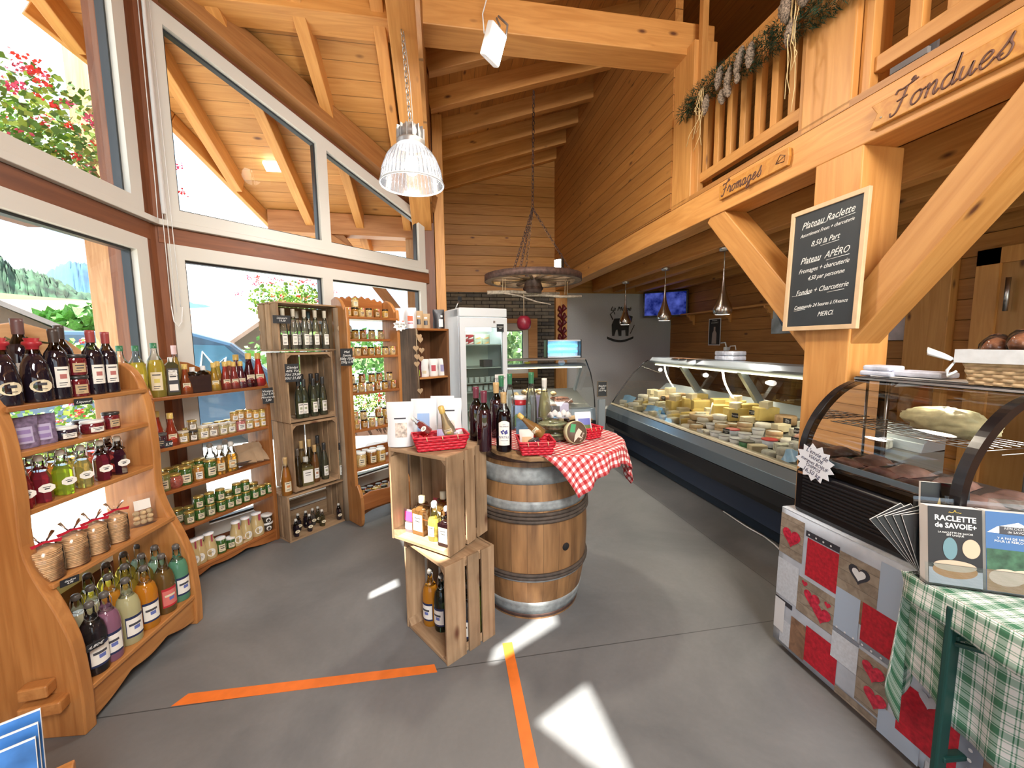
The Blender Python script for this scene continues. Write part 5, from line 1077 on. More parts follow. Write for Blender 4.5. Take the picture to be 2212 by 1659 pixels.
row([(348, 974, jm((.05, .015, .03), (.1, .1, .1), 'black'), 'dark jar', 1.1), (373, 965, vn((.75, .06, .02)), 'orange red vinegar bottle', 1.15), (397, 955, jm(MU), 'mustard jar', .95), (418, 951, jm(MD, BLK), 'black olive jar', .85), (439, 946, jm((.45, .36, .16)), 'cream sauce jar', 1.1), (461, 942, jm((.30, .22, .14)), 'brown jar', 1.05), (482, 937, jm((.42, .36, .18)), 'cream jar', 1.0),
     (500, 933, jm((.40, .33, .16)), 'cream jar', 1.0), (520, 929, jm(PK, (.5, .3, .25)), 'pink jar', 1.1), (538, 925, jm((.40, .30, .10)), 'mustard jar', .95), (553, 920, jm((.50, .22, .05)), 'orange jar', .8), (567, 916, jm((.45, .32, .08)), 'yellow jar', .8)], .93, RZ2, w, 'second shelf', 'mustard jars on the middle rack')
row([(343, 958, vn((.75, .06, .02)), 'orange red vinegar bottle', 1.2), (407, 944, jm(MU, GOLD, 'none'), 'mustard jar', .9), (450, 934, jm((.40, .34, .18), GOLD, 'none'), 'pale jar', 1.0), (475, 928, jm((.40, .34, .18), GOLD, 'none'), 'pale jar', 1.0), (495, 923, jm((.40, .30, .12), GOLD, 'none'), 'pale jar', 1.0)], .93, RZ2, w, 'second shelf back', 'jars behind the mustards')
for px, py, c, d, dz in ((418, 951, (.20, .16, .10), 'grey lidded jar stacked on the black olive jar', .07), (553, 920, (.55, .32, .07), 'orange jar stacked second from the right end', .066), (567, 916, (.55, .42, .10), 'yellow jar stacked at the right end', .066), (538, 925, (.50, .25, .06), 'amber jar stacked third from the right end', .078), (508, 921, (.50, .30, .10), 'large amber jar stacked at the back', .078), (520, 918, (.50, .33, .12), 'small amber jar stacked at the back', .085)):
    p = at2(px, py, .93); put(jm(c, GOLD), (p.x, p.y, .932 + dz), RZ2, d + ' of the mustard shelf', 'stacked jars', .82)
GR = (.035, .10, .02); OLV = (.14, .17, .03)
row([(354, 1058, jm((.16, .18, .06), GOLD, 'cream', 'tall'), 'green jar', 1.0), (379, 1053, jm((.30, .08, .06), GOLD, 'none', 'round'), 'round pink jar', 1.05), (402, 1044, jm(GR, GOLD, 'cream', 'tall'), 'tall green jar', 1.05), (430, 1033, jm((.40, .18, .04), GOLD, 'white', 'tall'), 'orange jar', .9), (455, 1026, jm(GR, GOLD, 'cream', 'tall'), 'tall green jar', 1.08)], .655, RZ2, w, 'third shelf front', 'large jars on the third shelf')
row([(366, 1042, jm(OLV, GOLD, 'none', 'tall'), 'olive jar', .95), (387, 1036, jm(OLV, GOLD, 'none', 'tall'), 'olive jar', .95), (408, 1022, jm((.25, .28, .06), GOLD, 'none', 'tall'), 'light green jar', 1.05), (432, 1015, jm(GR, GOLD, 'none', 'tall'), 'green jar', 1.05)], .655, RZ2, w, 'third shelf back', 'jars behind on the third shelf')
row([(478, 1017, bottle('small', (.62, .26, .03), 'clear', 'swing', (.7, .68, .62), 'cream'), 'amber oil bottle with swing top', 1.35), (502, 1009, bottle('small', (.75, .36, .04), 'clear', 'swing', (.7, .68, .62), 'cream'), 'golden oil bottle with swing top', 1.4)], .655, RZ2, w, 'third shelf', 'swing top oil bottles')
row([(457, 1012, bottle('small', (.85, .88, .86), 'clear', 'swing', (.7, .68, .62), 'none'), 'clear empty looking bottle', 1.4), (490, 1003, bottle('small', (.80, .84, .84), 'clear', 'swing', (.7, .68, .62), 'none'), 'clear bottle behind', 1.4)], .655, RZ2, w, 'third shelf back', 'clear bottles behind')
KR = P('kraft_paper', (.36, .25, .15), .85, noise=.15, nscale=15)
for i, (px, py) in enumerate(((535, 990), (549, 985), (562, 980))):
    p = at2(px, py, .655); bag('kraft_bag', .12, .17, .03, KR, '%s brown paper bag leaning on the third shelf' % ('front', 'middle', 'rear')[i], 'bag', (p.x, p.y, .664), RZ2 - .2 * i, tilt=R(-38))
p = at2(535, 996, .655); bag('grey_pouch', .10, .13, .02, P('grey_foil', (.4, .4, .4), .4), 'flat grey pouch lying before the brown paper bags', 'pouch', (p.x - .05, p.y - .02, .674), RZ2, tilt=R(72))
gj = jm(GR, GOLD, 'cream', 'hex'); go = jm((.10, .13, .05), GOLD, 'cream', 'hex')
fr4 = [(411, 1134), (433, 1123), (456, 1114), (479, 1106), (497, 1097), (514, 1089), (532, 1080), (550, 1071), (565, 1064), (581, 1056)]
row([(a, b2, (go if i in (0, 2) else gj), 'small green jar', .98) for i, (a, b2) in enumerate(fr4)], .39, RZ2, w, 'fourth shelf', 'green jars in front on the fourth shelf')
for i in (1, 2, 3, 5, 6):
    a, b2 = fr4[i]; p = at2(a, b2, .39); put(gj, (p.x, p.y, .391 + .081), RZ2, 'green jar stacked on the %s jar of the fourth shelf front row' % ORD[i], 'stacked green jars', .98)
row([(385, 1135, go, 'olive green jar', 1.15), (410, 1119, go, 'green jar', 1.0), (432, 1108, gj, 'green jar', 1.0), (454, 1099, gj, 'green jar', 1.0), (476, 1090, go, 'green jar', 1.0), (494, 1082, go, 'green jar', 1.2), (512, 1074, gj, 'green jar', 1.1), (531, 1066, gj, 'green jar', 1.1), (548, 1058, go, 'green jar', 1.1)], .39, RZ2, w, 'fourth shelf back', 'green jars behind on the fourth shelf')
mk = lambda: bottle('milk', (.50, .38, .18), 'dark', 'none', (1, 1, 1))
row([(433, 1217, mk(), 'tall cream soup bottle', 1.10), (455, 1206, mk(), 'tall cream soup bottle', 1.10), (479, 1196, jm(GR, WLID, 'cream', 'tall'), 'green jar with white lid', .95), (500, 1186, jm(GR, WLID, 'cream', 'jar'), 'small green jar with white lid', .98)], .095, RZ2, w, 'bottom board left', 'soup bottles and jars at the bottom left')
row([(418, 1204, mk(), 'cream soup bottle', 1.1), (509, 1140, mk(), 'yellow soup bottle', 1.1), (530, 1131, mk(), 'cream soup bottle', 1.1), (554, 1145, mk(), 'cream soup bottle', 1.10), (556, 1128, mk(), 'cream soup bottle', 1.1)], .095, RZ2, w, 'bottom board right', 'soup bottles at the bottom right')
pt = jm((.05, .04, .03), WLID, 'badge', 'pot')
for k in range(2): p = at2(578, 1141, .095); put(pt, (p.x, p.y, .096 + k * .066), RZ2, 'dark pot with white lid at the right end, %s one' % ('lower', 'upper')[k], 'dark pots with white lids', 1.0)
for k in range(2): p = at2(520 + 6 * k, 1172 - 6 * k, .095); e = MB().grid(lambda u, v: ((u - .5) * .13, (v - .5) * .10, .028 * (1 - (2 * u - 1) ** 4) * (1 - (2 * v - 1) ** 4)), 8, 8).grid(lambda u, v: ((u - .5) * .13, (.5 - v) * .10, 0), 8, 8).build('flat_bag', P('beige_bag', (.42, .30, .18), .8, noise=.2, nscale=30), loc=(p.x - .02, p.y + .02, .097 + .029 * k), rz=RZ2 + .3 + .25 * k); tag(e, '%s flat beige bag on the bottom board of the middle rack' % ('lower', 'upper')[k], 'bag')
tagw(M2 @ V((.74, -.03, 1.17)), .075, .12, RZ2, 'black price tag hanging at the right of the middle rack', 'Vinaigre\n25cl 4,90\nMoutarde\n3,80', 0)
# -- crate tower
sb = lambda c=(.62, .66, .50), cap=BLK, lab='white': bottle('slim', c, 'clear', 'foil', cap, lab)
WC2 = (.52, .48, .38)
w = 'top crate'
row([(645, 748, sb((.80, .84, .72), WC2), 'clear bottle', 1.0), (670, 748, sb((.80, .84, .72), (.05, .09, .10)), 'clear bottle', 1.0), (661, 750, sb((.80, .84, .72), WC2), 'clear bottle with white cap', 1.0), (684, 750, sb((.78, .82, .66), WC2), 'clear bottle with white cap', 1.0), (704, 749, sb((.80, .80, .50), WC2), 'pale yellow bottle with white cap', 1.0)], 1.519, RT, w, 'back row', 'bottles at the back of the top crate')
row([(615, 751, sb((.82, .84, .74), WC2), 'clear bottle with white cap', 1.0), (637, 751, sb((.82, .84, .74), WC2), 'clear bottle with white cap', 1.0), (661, 751, sb((.82, .84, .74), WC2), 'clear bottle', 1.0), (684, 751, sb((.80, .82, .64), WC2), 'clear bottle', 1.0), (704, 750, sb((.82, .84, .74), WC2), 'clear bottle', 1.0)], 1.5186, RT, w, 'front row', 'white capped bottles in the top crate')
w = 'second crate'
row([(648, 897, sb((.35, .42, .22)), 'green tinted bottle', 1.02), (660, 899, sb((.40, .46, .26)), 'pale green bottle', 1.0), (680, 897, sb((.45, .50, .30)), 'pale green bottle', 1.0), (700, 894, sb((.45, .50, .30)), 'pale green bottle', 1.02)], .966, RT, w, 'front row', 'black capped bottles in the second crate')
row([(655, 880, sb((.35, .42, .22)), 'green bottle', 1.1), (675, 876, sb((.40, .46, .26)), 'green bottle', 1.1), (688, 873, sb((.40, .46, .26)), 'green bottle', 1.1)], .966, RT, w, 'back row', 'bottles behind in the second crate')
w = 'third crate'
row([(647, 1054, sb((.30, .16, .04), (.10, .08, .06), 'none'), 'brown bottle', 1.0), (664, 1052, bottle('square', (.50, .40, .10), 'clear', 'plain', (.5, .5, .45), 'white'), 'yellow square bottle', 1.3), (684, 1048, sb((.50, .16, .03), CORK), 'amber bottle', 1.0), (704, 1042, sb((.42, .46, .28)), 'green bottle', 1.0)], .410, RT, w, 'front row', 'bottles in the third crate')
row([(655, 1032, sb((.45, .25, .05), CORK, 'none'), 'amber bottle', 1.1), (672, 1028, sb((.30, .2, .05), CORK, 'none'), 'brown bottle', 1.1), (690, 1022, sb((.40, .44, .28), BLK, 'none'), 'green bottle', 1.15)], .410, RT, w, 'back row', 'bottles behind in the third crate')
p = at2(621, 1071, .376); put(bottle('bulge', (.85, .28, .02), 'clear', 'foil', CORK, 'cream'), (p.x, p.y, .3765), RT, 'bright orange bottle standing alone on the bottom crate left of the tower', None, 1.10)
p = at2(737, 1033, .376); put(sb((.80, .84, .66), BLK), (p.x, p.y, .3765), RT, 'pale bottle standing alone on the bottom crate right of the tower', None, 1.0)
bf = lambda c=(.006, .006, .008), k='dark': bottle('flask', c, k, 'swing', (.6, .58, .52), 'cream')
row([(641, 1160, bf(), 'black flask', .72), (670, 1150, bf(), 'black flask', .72), (697, 1138, bf((.34, .32, .14), 'clear'), 'olive flask', .72), (733, 1127, bf(), 'black flask', .72)], .013, RT, 'bottom crate', 'front row', 'flasks in the bottom crate')
row([(645, 1140, bf(), 'black flask', .72), (662, 1137, bf(), 'black flask', .72), (688, 1127, bf((.36, .34, .16), 'clear'), 'olive flask', .72), (676, 1120, bf((.70, .72, .70), 'clear'), 'clear flask', .72)], .013, RT, 'bottom crate', 'back row', 'flasks behind in the bottom crate')
tagw(T3 @ V((.03, -.012, 1.505 + .24)), .12, .06, RT, 'wood framed black tag on the top crate', 'Liqueurs\n19,50', 0)
tagw(T1 @ V((.03, -.012, 1.34)), .10, .14, RT, 'black price card on the second crate of the tower', 'Génépi\n40% Vol\n70cl 29,00\n50cl 21,00', 0)
tagw(M3 @ V((-.02, -.015, 1.45)), .10, .14, RT, 'black price card hanging below the wooden heart', 'Miel\nSavoie\n500g 10,90\n250g 5,90', 0)
# -- honey rack
HC = [(.42, .24, .05), (.30, .13, .02), (.48, .34, .12), (.52, .38, .16), (.22, .09, .015)]
def hj(i, lid=GOLD, lab='kraft', seal=None, k='hex'): return jar(k, HC[i % 5], lid, lab, seal=(i % 2 == 0) if seal is None else seal)
w = 'honey rack'
def hrow(xs, z, rn, ii, lids=(GOLD, (.04, .03, .02)), sc=.92, k='hex', dz=0, lab='kraft'):
    row([(x, y, hj(ii + i, lids[(i + ii) % len(lids)], lab, None, k), ('amber', 'dark', 'golden', 'creamy', 'brown')[(ii + i) % 5] + ' honey jar', sc, dz) for i, (x, y) in enumerate(xs)], z, RZ3, w, rn, 'honey jars, ' + rn)
hrow([(752, 683), (767, 684), (781, 684), (797, 683), (814, 682), (832, 684)], 1.785, 'top shelf', 0)
p = at2(768, 684, 1.785); put(hj(3, lab='cream'), (p.x, p.y, 1.785 + .079), RZ3, 'pale honey jar standing on top of the others, highest jar of all', None, .95)
hrow([(752, 722), (767, 722), (784, 722), (803, 724), (823, 724)], 1.60, 'narrow shelf', 4, lids=((.05, .03, .02), (.1, .05, .03)), sc=1.0)
hrow([(758, 763), (773, 763), (787, 762), (801, 761), (816, 761), (832, 760), (848, 760)], 1.455, 'third shelf', 2)
hrow([(765, 843), (781, 841), (798, 838), (815, 836), (831, 834), (849, 833)], 1.145, 'fourth shelf front', 1)
hrow([(760, 843), (783, 841), (804, 838), (820, 836), (842, 834)], 1.145, 'fourth shelf stacked', 3, dz=.0765, lids=((.05, .03, .02),))
hrow([(770, 924), (787, 920), (804, 917), (822, 914), (836, 911)], .825, 'fifth shelf front', 0)
hrow([(768, 924), (786, 920), (818, 915), (833, 912), (846, 910)], .825, 'fifth shelf stacked', 2, dz=.0765)
hrow([(781, 1007), (804, 1001), (823, 996)], .485, 'sixth shelf front', 3, lids=(WLID,), sc=1.05, k='big', lab='cream')
hrow([(773, 990), (790, 985), (806, 980), (822, 977)], .485, 'sixth shelf back', 0, lids=(WLID,), sc=1.0, k='tall', lab='cream')
hrow([(796, 1080), (812, 1076), (830, 1068)], .20, 'bin front', 1, sc=.95)
hrow([(786, 1070), (800, 1062), (818, 1055), (832, 1050)], .20, 'bin back', 0, lids=((.05, .04, .04),), sc=.95)
# wooden heart hanging on the crate, price star, paper labels
def heart(s, n=28, hole=0): return [(s * .0625 * 16 * math.sin(t_) ** 3 * .5, s * .0625 * .5 * (13 * math.cos(t_) - 5 * math.cos(2 * t_) - 2 * math.cos(3 * t_) - math.cos(4 * t_))) for t_ in [2 * math.pi * i / n for i in range(n)]]
e = empty('wooden_heart', T3 @ V((.535, -.025, 1.505 + .17)), RT + math.pi / 2, 'pale wooden heart with a cut out heart hanging beside the top crate', 'decoration')
slab('heart_board', heart(.125), [heart(.035)], .006, MX.Rotation(R(90), 4, 'X'), P('pale_plywood', (.50, .40, .27), .7), None).parent = e
MB().tube([(0, 0, .04), (-.02, .01, .19)], .0025, 5).tube([(0, 0, .04), (.0, .01, .19)], .0025, 5).tube([(0, 0, -.06), (0, 0, -.20)], .002, 5).build('cord', ROPE, e)
for k in range(3): MB().ball((.0, 0, -.10 - k * .022), .009).build('bead', P('wood_bead', (.35, .22, .12), .6), e)
def star(n, r0, r1, sx=1): return [((r0 if i % 2 else r1) * math.cos(math.pi * i / n) * sx, (r0 if i % 2 else r1) * math.sin(math.pi * i / n)) for i in range(2 * n)]
e = empty('price_star', M3 @ V((.50, -.012, 1.72)), RZ3 + math.pi / 2, 'white star shaped price card at the right of the honey rack', 'price tag'); MB().prism(star(9, .04, .055, 1.2), .002, M=MX.Rotation(R(90), 4, 'X')).build('card', PAPER, e); text('MIEL 250g\n5,90', .022, INK, frame((0, -.003, 0), (1, 0, 0), (0, 0, 1)), e)
# -- cabinet contents
SILV = P('silver_pouch', (.60, .60, .62), .35, metal=.3); WHP = P('white_pouch', (.74, .74, .73), .5); KRP = P('kraft_pouch', (.42, .29, .16), .7); BKP = P('black_pouch', (.015, .015, .02), .35)
RC = math.atan2(-.8, .6)
ORG = P('orange_print', (.75, .12, .05), .6); GLD = P('pale_print', (.60, .52, .35), .6); PUR = P('purple_print', (.28, .27, .45), .6); REDP = P('red_print', (.45, .06, .08), .6)
for i, (px, py, w_, h_, m_, pr_, lb) in enumerate(((866, 704, .10, .19, SILV, [(ORG, .01, .03, .02, .07)], 'grey pouch behind, leftmost on the old cabinet'), (887, 708, .115, .20, SILV, [(ORG, -.025, .025, .07, .12), (REDP, -.025, .025, .045, .055)], 'silver pouch with an orange square on the old cabinet'), (905, 707, .085, .175, KRP, [(BKP, -.018, .018, .04, .09), (PAPER, -.015, .015, .11, .125)], 'taller kraft paper pouch on the old cabinet'),
        (920, 707, .085, .15, KRP, [(BKP, -.018, .018, .035, .08), (PAPER, -.015, .015, .10, .115)], 'shorter kraft paper pouch on the old cabinet'), (948, 706, .115, .20, BKP, [(PAPER, -.0, .042, .02, .10), (LABW, .02, .04, .12, .14)], 'black pouch at the right end of the old cabinet'))):
    p = at2(px, py, 1.703); bag('pouch', w_, h_, .06, m_, lb, 'pouch', (p.x, p.y, 1.7035), RC - .6, prints=pr_)
for i, (px, m_, pr_, lb) in enumerate(((901, P('violet_box', (.10, .01, .03), .5), [(P('lime', (.35, .5, .03), .5), -.03, .03, .01, .07), (REDP, -.02, .02, .11, .14)], 'violet and lime box'), (917, WHP, [(GLD, -.02, .02, .03, .06)], 'white pouch with small flowers'), (937, WHP, [(REDP, -.022, .022, .05, .11)], 'white pouch with a red picture'), (956, WHP, [(PUR, -.02, .02, .04, .11)], 'white pouch with a blue picture'))):
    p = at2(px, 812 - i, 1.223); bag('pouch', .088, .175, .05, m_, lb + ' on the middle board of the old cabinet', 'pouch', (p.x, p.y, 1.2235), RC - .6, prints=pr_)
e = empty('heart_garland', M5 @ V((-.0, -.012, 1.70)), RC + math.pi / 2, 'string of small wooden hearts hanging on the old cabinet', 'decoration')
MB().tube([(0, 0, 0), (-.01, -.01, -.3), (.005, -.01, -.62)], .002, 5).build('cord', ROPE, e)
for k, (x, z) in enumerate(((.02, -.08), (.03, -.11), (-.02, -.19), (.04, -.21), (-.01, -.27), (.03, -.29), (-.015, -.34), (.01, -.60))):
    MB().prism(heart(.062), .005, M=MX.Translation((x, -.012 - .004 * (k % 2), z)) @ MX.Rotation(R(90), 4, 'X')).build('heart', P('small_heart_wood', (.42, .29, .17), .7), e)
# ---------------------------------------------------------------- on and in the crates by the barrel
def atg(px, py, z): p = at(px, py, z); return (p.x, p.y, z)
MCi = MC2.inverted(); CZ = -math.radians(56) - math.radians(90) + math.radians(0)
cd = (MC2.to_3x3() @ V((0, -1, 0))); RCR = math.atan2(cd.y, cd.x)
RF = math.atan2(-1, 0) ; RCAM = R(-97)
sm = lambda c, k='clear', cap='plain', cc=(.62, .6, .5), lab='cream', kind='small': bottle(kind, c, k, cap, cc, lab)
lo = [((.09, .10), lm((.80, .26, .01)), 'bright orange lemonade bottle, left'), ((.17, .12), lm((.05, .09, .05), 'clear'), 'dark green lemonade bottle, middle'), ((.26, .14), lm((.55, .18, .30)), 'pink lemonade bottle, right'), ((.335, .17), lm((.55, .58, .55), 'clear'), 'clear lemonade bottle, rightmost'), ((.20, .245), lm((.55, .20, .04), 'clear'), 'brown orange lemonade bottle, at the back'), ((.30, .255), lm((.60, .75, .10)), 'yellow green lemonade bottle seen between the slats')]
for (x, y), t_, d in lo: p = MC2 @ V((x, y, .0205)); put(t_, (p.x, p.y, .0208), RCR + .35, d + ' in the lower crate by the barrel', 'lemonade bottles in the lower crate', .99)
uz = .512 + .0205
U = [((.13, .10), sm((.62, .20, .03), kind='square', cc=(.6, .5, .3)), 'brown square syrup bottle with metal cap', 1.15), ((.235, .08), sm((.85, .75, .12), 'clear', 'swing', (.7, .7, .66)), 'yellow swing top bottle', 1.35), ((.33, .065), sm((.14, .02, .03), 'clear', 'swing', (.5, .5, .55), kind='square'), 'dark red square flask', 1.0), ((.22, .17), sm((.80, .35, .05), kind='square', cc=(.6, .58, .45)), 'orange bottle behind', 1.25),
     ((.29, .15), sm((.75, .22, .03), kind='square', cc=(.62, .6, .5)), 'amber bottle behind', 1.2), ((.25, .25), sm((.62, .35, .1), kind='bulge', cc=CORK), 'cork topped bottle at the back', .95), ((.335, .17), sm((.45, .04, .05), 'clear', 'swing', (.5, .5, .55)), 'red swing top bottle right at the back', 1.3)]
for (x, y), t_, d, sc in U: p = MC1 @ V((x, y, .0205)); put(t_, (p.x, p.y, uz + .0008), RCR + .3, d + ' in the upper crate by the barrel', 'small bottles in the upper crate', sc)
p = MC1 @ V((.055, .08, .0205)); bag('sweet_bag', .075, .12, .035, glass('pink_cello', (.95, .75, .80), 1.4, .35), 'pink and white bag of sweets, leftmost in the upper crate', 'bag', (p.x, p.y, uz + .001), RCR + .3, prints=[(P('fuchsia', (.70, .06, .25), .5), -.03, .03, .06, .11), (LABW, -.025, .025, .015, .05)])
p = MC1 @ V((.16, .20, .0205)); bag('sweet_bag', .075, .16, .035, glass('pink_cello2', (.90, .2, .30), 1.4, .5), 'red bag of sweets behind the bottles in the upper crate', 'bag', (p.x, p.y, uz + .001), RCR + .3, prints=[(LABW, -.02, .02, .07, .11)])
# pouches and first red basket on the upper crate
CT = 1.0125
WPOU = P('white_standup_pouch', (.72, .74, .76), .38)
SKY = P('sky_print', (.30, .45, .72), .6); BIS = P('biscuit_print', (.60, .52, .45), .7, noise=.5, nscale=60)
for i, (px, py, w_, h_, pr_, lb, tl) in enumerate(((861, 955, .135, .235, [(BIS, -.025, .035, .05, .125), (INK, -.03, .03, .145, .152)], 'white pouch standing at the front left of the crate top', -.05), (914, 932, .135, .24, [(SKY, -.035, .03, .045, .16)], 'white pouch with a blue label, in the middle on the crate', -.07), (966, 925, .13, .24, [(INK, -.03, .03, .17, .177), (BIS, -.02, .03, .04, .12)], 'white pouch at the right end of the row on the crate', -.06), (938, 912, .13, .245, [], 'plain white pouch standing behind the other two', -.05))):
    bag('pouch', w_, h_, .07, WPOU, lb, 'pouch', tuple(MC1 @ V(((.045, .10, .215, .14)[i], (.05, .17, .245, .275)[i], .5017))), RCAM - .05 * i + .1, prints=pr_, tilt=tl)
for (px, py, s_, sz, lb) in ((863, 0, 0, 0, 0),): pass
REDB = P('red_wicker', (.52, .012, .03), .45, noise=.25, nscale=60); PALEW = P('pale_willow', (.58, .42, .24), .6, noise=.2, nscale=40)
def basket(loc, rz, l, w_, h, m_, label, rows=5, seg=12, top=1.18, rim=None, amp=.004, name='basket'):
    e = empty(name, loc, rz, label, 'basket'); mb = MB()
    def per(u, k):   # rounded rectangle perimeter point
        t_ = u * 4; s_ = int(t_) % 4; f = t_ - int(t_); a, b2 = l / 2 * k, w_ / 2 * k
        c = [(-a, -b2), (a, -b2), (a, b2), (-a, b2)]; p0, p1 = c[s_], c[(s_ + 1) % 4]; nx = [(0, -1), (1, 0), (0, 1), (-1, 0)][s_]
        return p0[0] + (p1[0] - p0[0]) * f, p0[1] + (p1[1] - p0[1]) * f, nx
    N = seg * 4; rh = h / rows
    for r_ in range(rows):
        vs = []
        for i in range(N * 2):
            u = i / (N * 2)
            for j, (dz, bb) in enumerate(((0, 0), (.5, 1), (1, 0))):
                z = (r_ + dz) * rh; k = 1 + (top - 1) * z / h; x, y, nx = per(u, k); o_ = amp * (1 if (i // 2 + r_) % 2 else -1) * (.4 + .6 * bb) * (1 if i % 2 else .7); vs.append((x + nx[0] * o_, y + nx[1] * o_, z))
        M2n = N * 2
        mb.add(vs, [(3 * i + j, 3 * ((i + 1) % M2n) + j, 3 * ((i + 1) % M2n) + j + 1, 3 * i + j + 1) for i in range(M2n) for j in range(2)], 0, True)
    o = mb.build('woven_wall', m_, e); md = o.modifiers.new('t', 'SOLIDIFY'); md.thickness = .003
    MB().bx((-l / 2, -w_ / 2, .001), (l / 2, w_ / 2, .004)).build('base', m_, e)
    pts = [(per(i / 40, top)[0], per(i / 40, top)[1], h) for i in range(40)]; MB().tube(pts, .0055, 6, closed=True).build('rim', rim or m_, e)
    if rim is None: MB().tube([(p_[0] * .985, p_[1] * .985, p_[2] - h * .2) for p_ in pts], .004, 6, closed=True).build('rim_band', m_, e)
    for k in range(3):
        x = (k - 1) * l * .33; MB().tube([(x, -w_ / 2 * top - .004, h + .005), (x + .003, -w_ / 2 * top - .007, h * .78)], .0025, 5).build('binding', PALEW, e)
    return e
b0 = MC1 @ V((.25, .125, 0)); RB1 = R(9); BQ = (b0.x, b0.y, CT + .001)
basket(BQ, RB1, .235, .12, .072, REDB, 'red woven basket standing on the crate')
def inb(B, rz, x, y, z): return V(B) + MX.Rotation(rz, 3, 'Z') @ V((x, y, z))
RPAP = P('red_tissue', (.48, .02, .03), .8, noise=.2, nscale=40)
tag(MB().grid(lambda u, v: ((u - .5) * .21, (v - .5) * .10, .035 + .018 * math.sin(u * 21 + 1.3 * math.cos(v * 9)) * math.cos(v * 17) + .02 * (u < .25)), 24, 14).build('tissue_paper', RPAP, loc=BQ, rz=RB1), 'crumpled red tissue paper inside the basket on the crate', 'paper')
put(sm((.45, .06, .05), 'clear', 'swing', (.7, .68, .6), 'green', 'flask'), inb(BQ, RB1, -.05, .0, .085), RCAM, 'small red flask lying in the basket on the crate', None, .62, (R(50), 0))
put(sm((.80, .66, .36), 'clear', 'plain', GOLD, 'cream', 'vinegar'), inb(BQ, RB1, .055, .0, .055), RCAM + .2, 'pale gold bottle leaning in the basket on the crate', None, 1.05, (R(16), R(22)))
put(jar('flat', (.45, .42, .35), (.60, .56, .66), 'none'), inb(BQ, RB1, .095, -.025, .05), RCAM, 'small jar with lilac lid in the basket on the crate', None, .55, (R(14), 0))
bag('sachet', .06, .07, .03, CELLO, 'clear lilac sachet in the middle of the basket on the crate', 'sachet', inb(BQ, RB1, .005, -.01, .05), RCAM, prints=[(P('lilac_pale', (.42, .38, .55), .5), -.02, .02, .01, .05)])
e = empty('small_cup', (0, 0, 0), 0, 'tiny white cup at the left rear edge of the crate top', 'cup'); e.location = MC1 @ V((.03, .28, .5017)); MB().lathe([(.018, 0), (.024, .005), (.026, .04), (.030, .043)], 16, cap=False).build('cup_wall', WHITEP, e)
# ---------------------------------------------------------------- on the barrel
BT = .9775
def atb(px, py, z=BT):
    p = at(px, py, z)
    if p.y > 2.60: p = V((p.x * 2.60 / p.y, 2.60, z))
    return p
dwine = lambda cc=(.13, .02, .04), lab='none': bottle('wine', (.02, .004, .008), 'dark', 'foil', cc, lab)
for px, py, t_, d, sc in ((1030, 958, dwine(), 'dark red wine bottle with maroon foil, leftmost on the barrel', 1.08), (1047, 972, dwine(), 'dark red wine bottle with maroon foil, second from left on the barrel', 1.06), (1073, 942, dwine(CORK), 'dark bottle with pale cork behind the blueberry bottle', 1.1)):
    put(t_, tuple(atb(px, py)), RCAM, d, None, sc)
mt = bottle('oil', (.018, .004, .010), 'clear', 'foil', (.42, .28, .12), 'none'); TPL.pop(('oil', (.018, .004, .010), 'clear', 'foil', (.42, .28, .12), 'none'))
o = put(mt, atg(1089, 972, BT), RCAM + .02, 'dark blueberry aperitif bottle with white label on the barrel', None, 1.0)
def cyl(o, r, ha, z0, z1, m_, nm='label', d=.0006, arch=0):
    mb = MB(); n = 12; vs = []
    for i in range(n + 1):
        a = -ha + 2 * ha * i / n; zz = z1 + arch * math.cos(a / ha * math.pi / 2)
        for z in (z0, zz): vs.append(((r + d) * math.cos(a), (r + d) * math.sin(a), z))
    mb.add(vs, [(2 * i, 2 * i + 2, 2 * i + 3, 2 * i + 1) for i in range(n)], 0, True); return mb.build(nm, m_, o)
cyl(o, .042, .72, .035, .155, LABW, arch=.012)
BLU = P('blueberry_print', (.05, .05, .22), .6)
for k, (y, z) in enumerate(((-.014, .108), (-.005, .114), (.004, .107), (.012, .112), (-.009, .100), (.006, .099), (.014, .102))):
    mb = MB(); a = y / .042; q = [(.0432 * math.cos(a + .0055 / .042 * math.cos(t_)), .0432 * math.sin(a + .0055 / .042 * math.cos(t_)), z + .0055 * math.sin(t_)) for t_ in [i * math.pi / 5 for i in range(10)]]; mb.add(q, [tuple(range(10))]); mb.build('berry_print', BLU, o)
def bend(ob, r):
    for v in ob.data.vertices:
        a = v.co.x / r; d = v.co.z; v.co = V(((r + d) * math.sin(a), v.co.y, (r + d) * math.cos(a) - r))
for tx, sz, zz in (('MYRTILLE', .0175, .078), ('VIN APÉRITIF', .0085, .136), ('Savoie', .006, .147), ('aromatisé à la myrtille', .0045, .062), ('75 cl', .005, .048)):
    to = text(tx, sz, P('label_text_blue', (.04, .04, .12), .6), MX.Identity(4), name='label_text', ext=.0002); bend(to, .0432); to.parent = o; to.matrix_local = frame((.0434, 0, zz), (0, 1, 0), (0, 0, 1))
cl = (.80, .86, .82)
